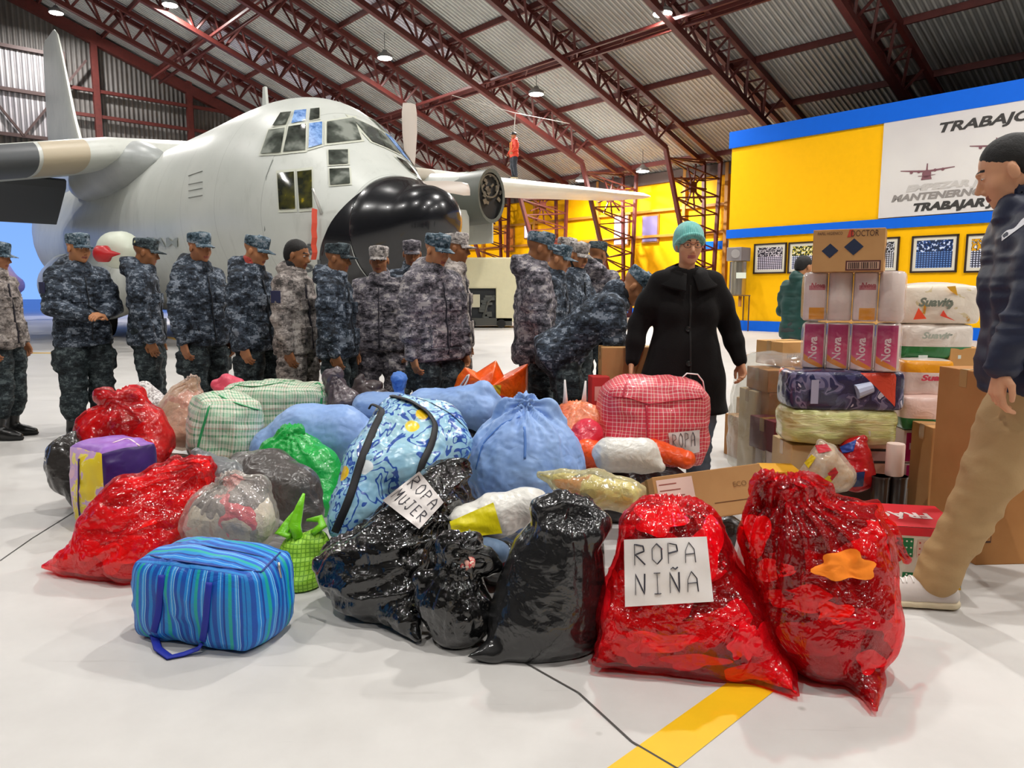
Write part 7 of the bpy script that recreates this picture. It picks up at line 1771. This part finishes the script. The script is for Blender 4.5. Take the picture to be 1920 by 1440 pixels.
o, sz = pc(1412, 1452, 734, 862, 4.7, .25, 'tall beige carton standing at the left side of the cartons', C4, .1, ground=True)
o, sz = pc(1440, 1520, 790, 851, 4.35, .28, 'maroon box with pale lettering among the left hand cartons', M('74222e', .5), .22); ftext(o, sz, 'BIDASOA', -.02, .4, .028, M('c89a86', .5), width=.09)
o, sz = pc(1447, 1520, 851, 890, 4.3, .28, 'white carton with barcode stripes under the maroon box', M('c9b8ae', .6), .05, ground=True); barcode(o, sz, -.42, .3, .55, .95, M('5a4640', .7), n=14)
pc(1378, 1416, 782, 826, 5.25, .2, 'small brown carton alone on the floor left of the stacks', C3, .2, ground=True)
pc(1394, 1418, 748, 781, 5.4, .14, 'smallest brown carton standing behind the lone one', C2, .2, ground=True, tape=False)
o, bv = softbox('clear_plastic_bag', 'big clear plastic bag wrapped around the left hand cartons', 'bag', Vector((at(1462, 760, 4.75).x, 4.72, 0)), (.52, .62, zat(668, 4.75)), film('f2f2ee', 'dcdcd8', .06, .12, .5), yaw=.1, puff=.03, noise=.014, seed=41, rr=7, taper=.1)
pc(1440, 1506, 884, 912, 3.75, .2, 'yellow box lid showing behind the knotted red bag', M('e0a21c', .5), -.1, ground=True, tape=False)
# noodle bags
t = NT('noodles'); t.set(t.ramp(t.noise(t.tc(), 16, 3, .6), [(.35, 'e0b878'), (.55, 'f0e2d0'), (.65, 'f6efe8')]), .5, coat=.3); M_noo = t.m
bag('pasta', 'clear bag of pale noodles with red and yellow print on the cartons', 'bag', [[(1515,895,3.7,20), (1550,868,3.68,30), (1572,892,3.66,30)], [(1545,845,3.7,18), (1540,832,3.7,8)]], film('fbf4ea', 'efe2d0', .25, .12), name='noodle_bag', h=.008, k=.03, inner=M_noo, inset=.008, lump=.004, crease=.005, seed=42)
sheet('pasta', [(1528,835), (1550,832), (1560,845), (1535,850)], [], name='red_print', parent=BAGS['pasta'][0], mat=M('cc2434', .4)); sheet('pasta', [(1508,868), (1522,852), (1530,858), (1516,878)], [], name='yellow_print', parent=BAGS['pasta'][0], mat=M('e8c81c', .4)); sheet('pasta', [(1552,888), (1566,876), (1572,886), (1560,902)], [], name='red_print', parent=BAGS['pasta'][0], mat=M('c8282c', .4)); sheet('pasta', [(1543,900), (1556,890), (1562,900), (1548,914)], [], name='yellow_print', parent=BAGS['pasta'][0], mat=M('e8d018', .4))
bag('rb', 'red and blue plastic bag standing behind the noodle bag', 'bag', [[(1600,850,3.85,26), (1604,890,3.8,30)], [(1596,835,3.85,14), (1615,822,3.85,7)]], plastic('b8141c', .25, .8), name='plastic_bag', h=.009, k=.03, seed=43)
sheet('rb', [(1574,838), (1606,824), (1600,846), (1580,850)], [], name='blue_print', parent=BAGS['rb'][0], mat=M('2446a4', .35, coat=.3)); sheet('rb', [(1588,888), (1622,884), (1618,912), (1590,914)], [], name='blue_print', parent=BAGS['rb'][0], mat=M('1c2c5c', .35, coat=.3))
# FRAGIL gift box
t = NT('gift_pattern'); u = t.tc('Object'); x = t.xyz(u); cx = t.math('MULTIPLY', x[0], 11); cz = t.math('MULTIPLY', x[2], 11); f1 = t.math('FLOOR', cx); f2 = t.math('FLOOR', cz)
wn = t.new('ShaderNodeTexWhiteNoise', noise_dimensions='2D'); t.l(t.comb(f1, f2), wn.inputs['Vector']); cc = t.ramp(wn.outputs['Value'], [(0, 'ece0cc'), (.3, '1f7a48'), (.52, 'efe6d6'), (.66, 'cc2028'), (.78, 'ecdcc8'), (.9, 'f0c0a8')], 'CONSTANT')
dx = t.math('LESS_THAN', t.math('FRACT', t.math('MULTIPLY', x[0], 66)), .35); dz = t.math('LESS_THAN', t.math('FRACT', t.math('MULTIPLY', x[2], 66)), .35); c = t.mix(t.math('MULTIPLY', t.math('MULTIPLY', dx, dz), .8), cc, 'f0e8da'); t.set('e9dfce', .5); M_gift = t.m
sz = (.50, .34, .255); o = carton('gift_box', 'red topped carton marked FRÁGIL with green and red patterned side, by the white shoe', 'box', (1.64, 3.08, 0), sz, -.20, M_gift, tape=False); gb_ = o
rect(o, sz, -.5, .5, 0, 1, M('e02434', .5), 'red_top', face='t', off=.002); rect(o, sz, -.5, .5, .86, 1.0, M('e02434', .5), 'red_band')
ftext(o, sz, 'FRÁGIL', .05, .5, .11, M('f2e0dc', .5), face='t', width=.30, rot=PI, bold=.004, off=.004)
G_, RD_, CR_ = M('1f7a48', .5), M('cc2028', .5), M('e8c8b4', .5)
for (x0_, x1_, z0_, z1_, mt_) in ((-.02, .12, .5, .82, G_), (.15, .30, .5, .8, CR_), (.32, .42, .48, .78, RD_), (.17, .24, .3, .42, G_), (.05, .3, .05, .24, G_), (-.2, -.06, .06, .26, CR_), (.34, .48, .1, .4, G_), (-.45, -.25, .1, .4, RD_), (-.45, -.25, .5, .8, G_)):
    p_ = rect(o, sz, x0_, x1_, z0_, z1_, mt_, 'printed_square'); m = MB()
    for i_ in range(4):
        for j_ in range(3): c__ = fpt(sz, x0_+(x1_-x0_)*(i_+.5)/4, z0_+(z1_-z0_)*(j_+.5)/3, .0024); m.add([c__+Vector((.004*math.cos(a*PI/3), 0, .004*math.sin(a*PI/3))) for a in range(6)], [tuple(range(6))])
    m.build('dots', M('efe6da' if mt_ is not CR_ else 'c8483c', .6), p_, fix=False)
rect(o, sz, -.5, .5, 0, .04, M('d8a820', .5), 'gold_edge'); rect(o, sz, -.5, .5, 0, 1, M('c9c4bc', .7), 'shaded_side', face='r')  # right side coloured grey for the shade on it
m = MB(); cc_ = fpt(sz, -.12, .55, .004); m.add([cc_+Vector((.085*math.cos(a*PI/12), 0, .055*math.sin(a*PI/12)*(1+.3*math.cos(a*PI/6)))) for a in range(24)], [tuple(range(24))]); m.build('red_badge', M('c8181e', .4), o, fix=False); ftext(o, sz, 'NAVIDAD', -.12, .55, .035, M('f4dada', .5), width=.125, off=.007)
# carton with label behind the red bag
sz = (.47, .26, .20); p = at(1330, 925, 3.05); o = carton('cardboard_box', 'opened brown carton lying tilted behind the red bags, pinkish label on its side', 'box', (p.x, 3.08, .235), sz, .06, C1, roll=-.12, pitch=-.36); lb = o
rect(o, sz, -.47, -.14, .12, .92, M('eccabc', .7), 'paper_label')
for k_ in range(5): rect(o, sz, -.45, -.45+.16+.03*(k_ % 3), .80-.13*k_, .825-.13*k_, M('a0584c', .7), 'label_line', off=.0022)
ftext(o, sz, 'XXXX', -.24, .25, .05, M('d8405c', .6), width=.1, off=.0026); rect(o, sz, .02, .35, .28, .295, M('6a4220', .7), 'fold_mark'); ftext(o, sz, 'ECO', .28, .62, .03, M('8a6236', .7), off=.003)
m = MB(); m.add([Vector((-sz[0]/2, -sz[1]/2, sz[2])), Vector((sz[0]/2, -sz[1]/2, sz[2])), Vector((sz[0]/2, -sz[1]/2-.03, sz[2]+.05)), Vector((-sz[0]/2, -sz[1]/2-.03, sz[2]+.05))], [(0,1,2,3)]) if False else None
# cartons at the back, by the bending soldier
pc(1129, 1232, 651, 745, 4.38, .2, 'tan carton under the hands of the bending soldier', C1, .0, ground=True)
o, sz = pc(1108, 1142, 706, 775, 4.3, .12, 'small red and green food carton left of the red plaid bag', M('c43434', .5), .1, name='food_carton', ground=True, tape=False); rect(o, sz, -.5, .5, .3, .72, M('4f8a60', .5), 'green_panel'); rect(o, sz, -.3, .3, .45, .66, M('dfe2d8', .5), 'white_seal', off=.002); rect(o, sz, -.35, .4, .8, .92, M('e8a8a0', .5), 'pale_print', off=.002)
# folded white card seen between the two red bags
o = MB().box((0, 0, .17), (.16, .03, .34)).build('white_card_sheet', M('ddd6d4', .6), None, bevel=.003); p = at(1400, 1050, 2.62); o.location = (p.x, 2.66, 0); o.rotation_euler = (.1, .15, .1); tag(o, 'white card sheet glimpsed between the two front red bags', 'card')
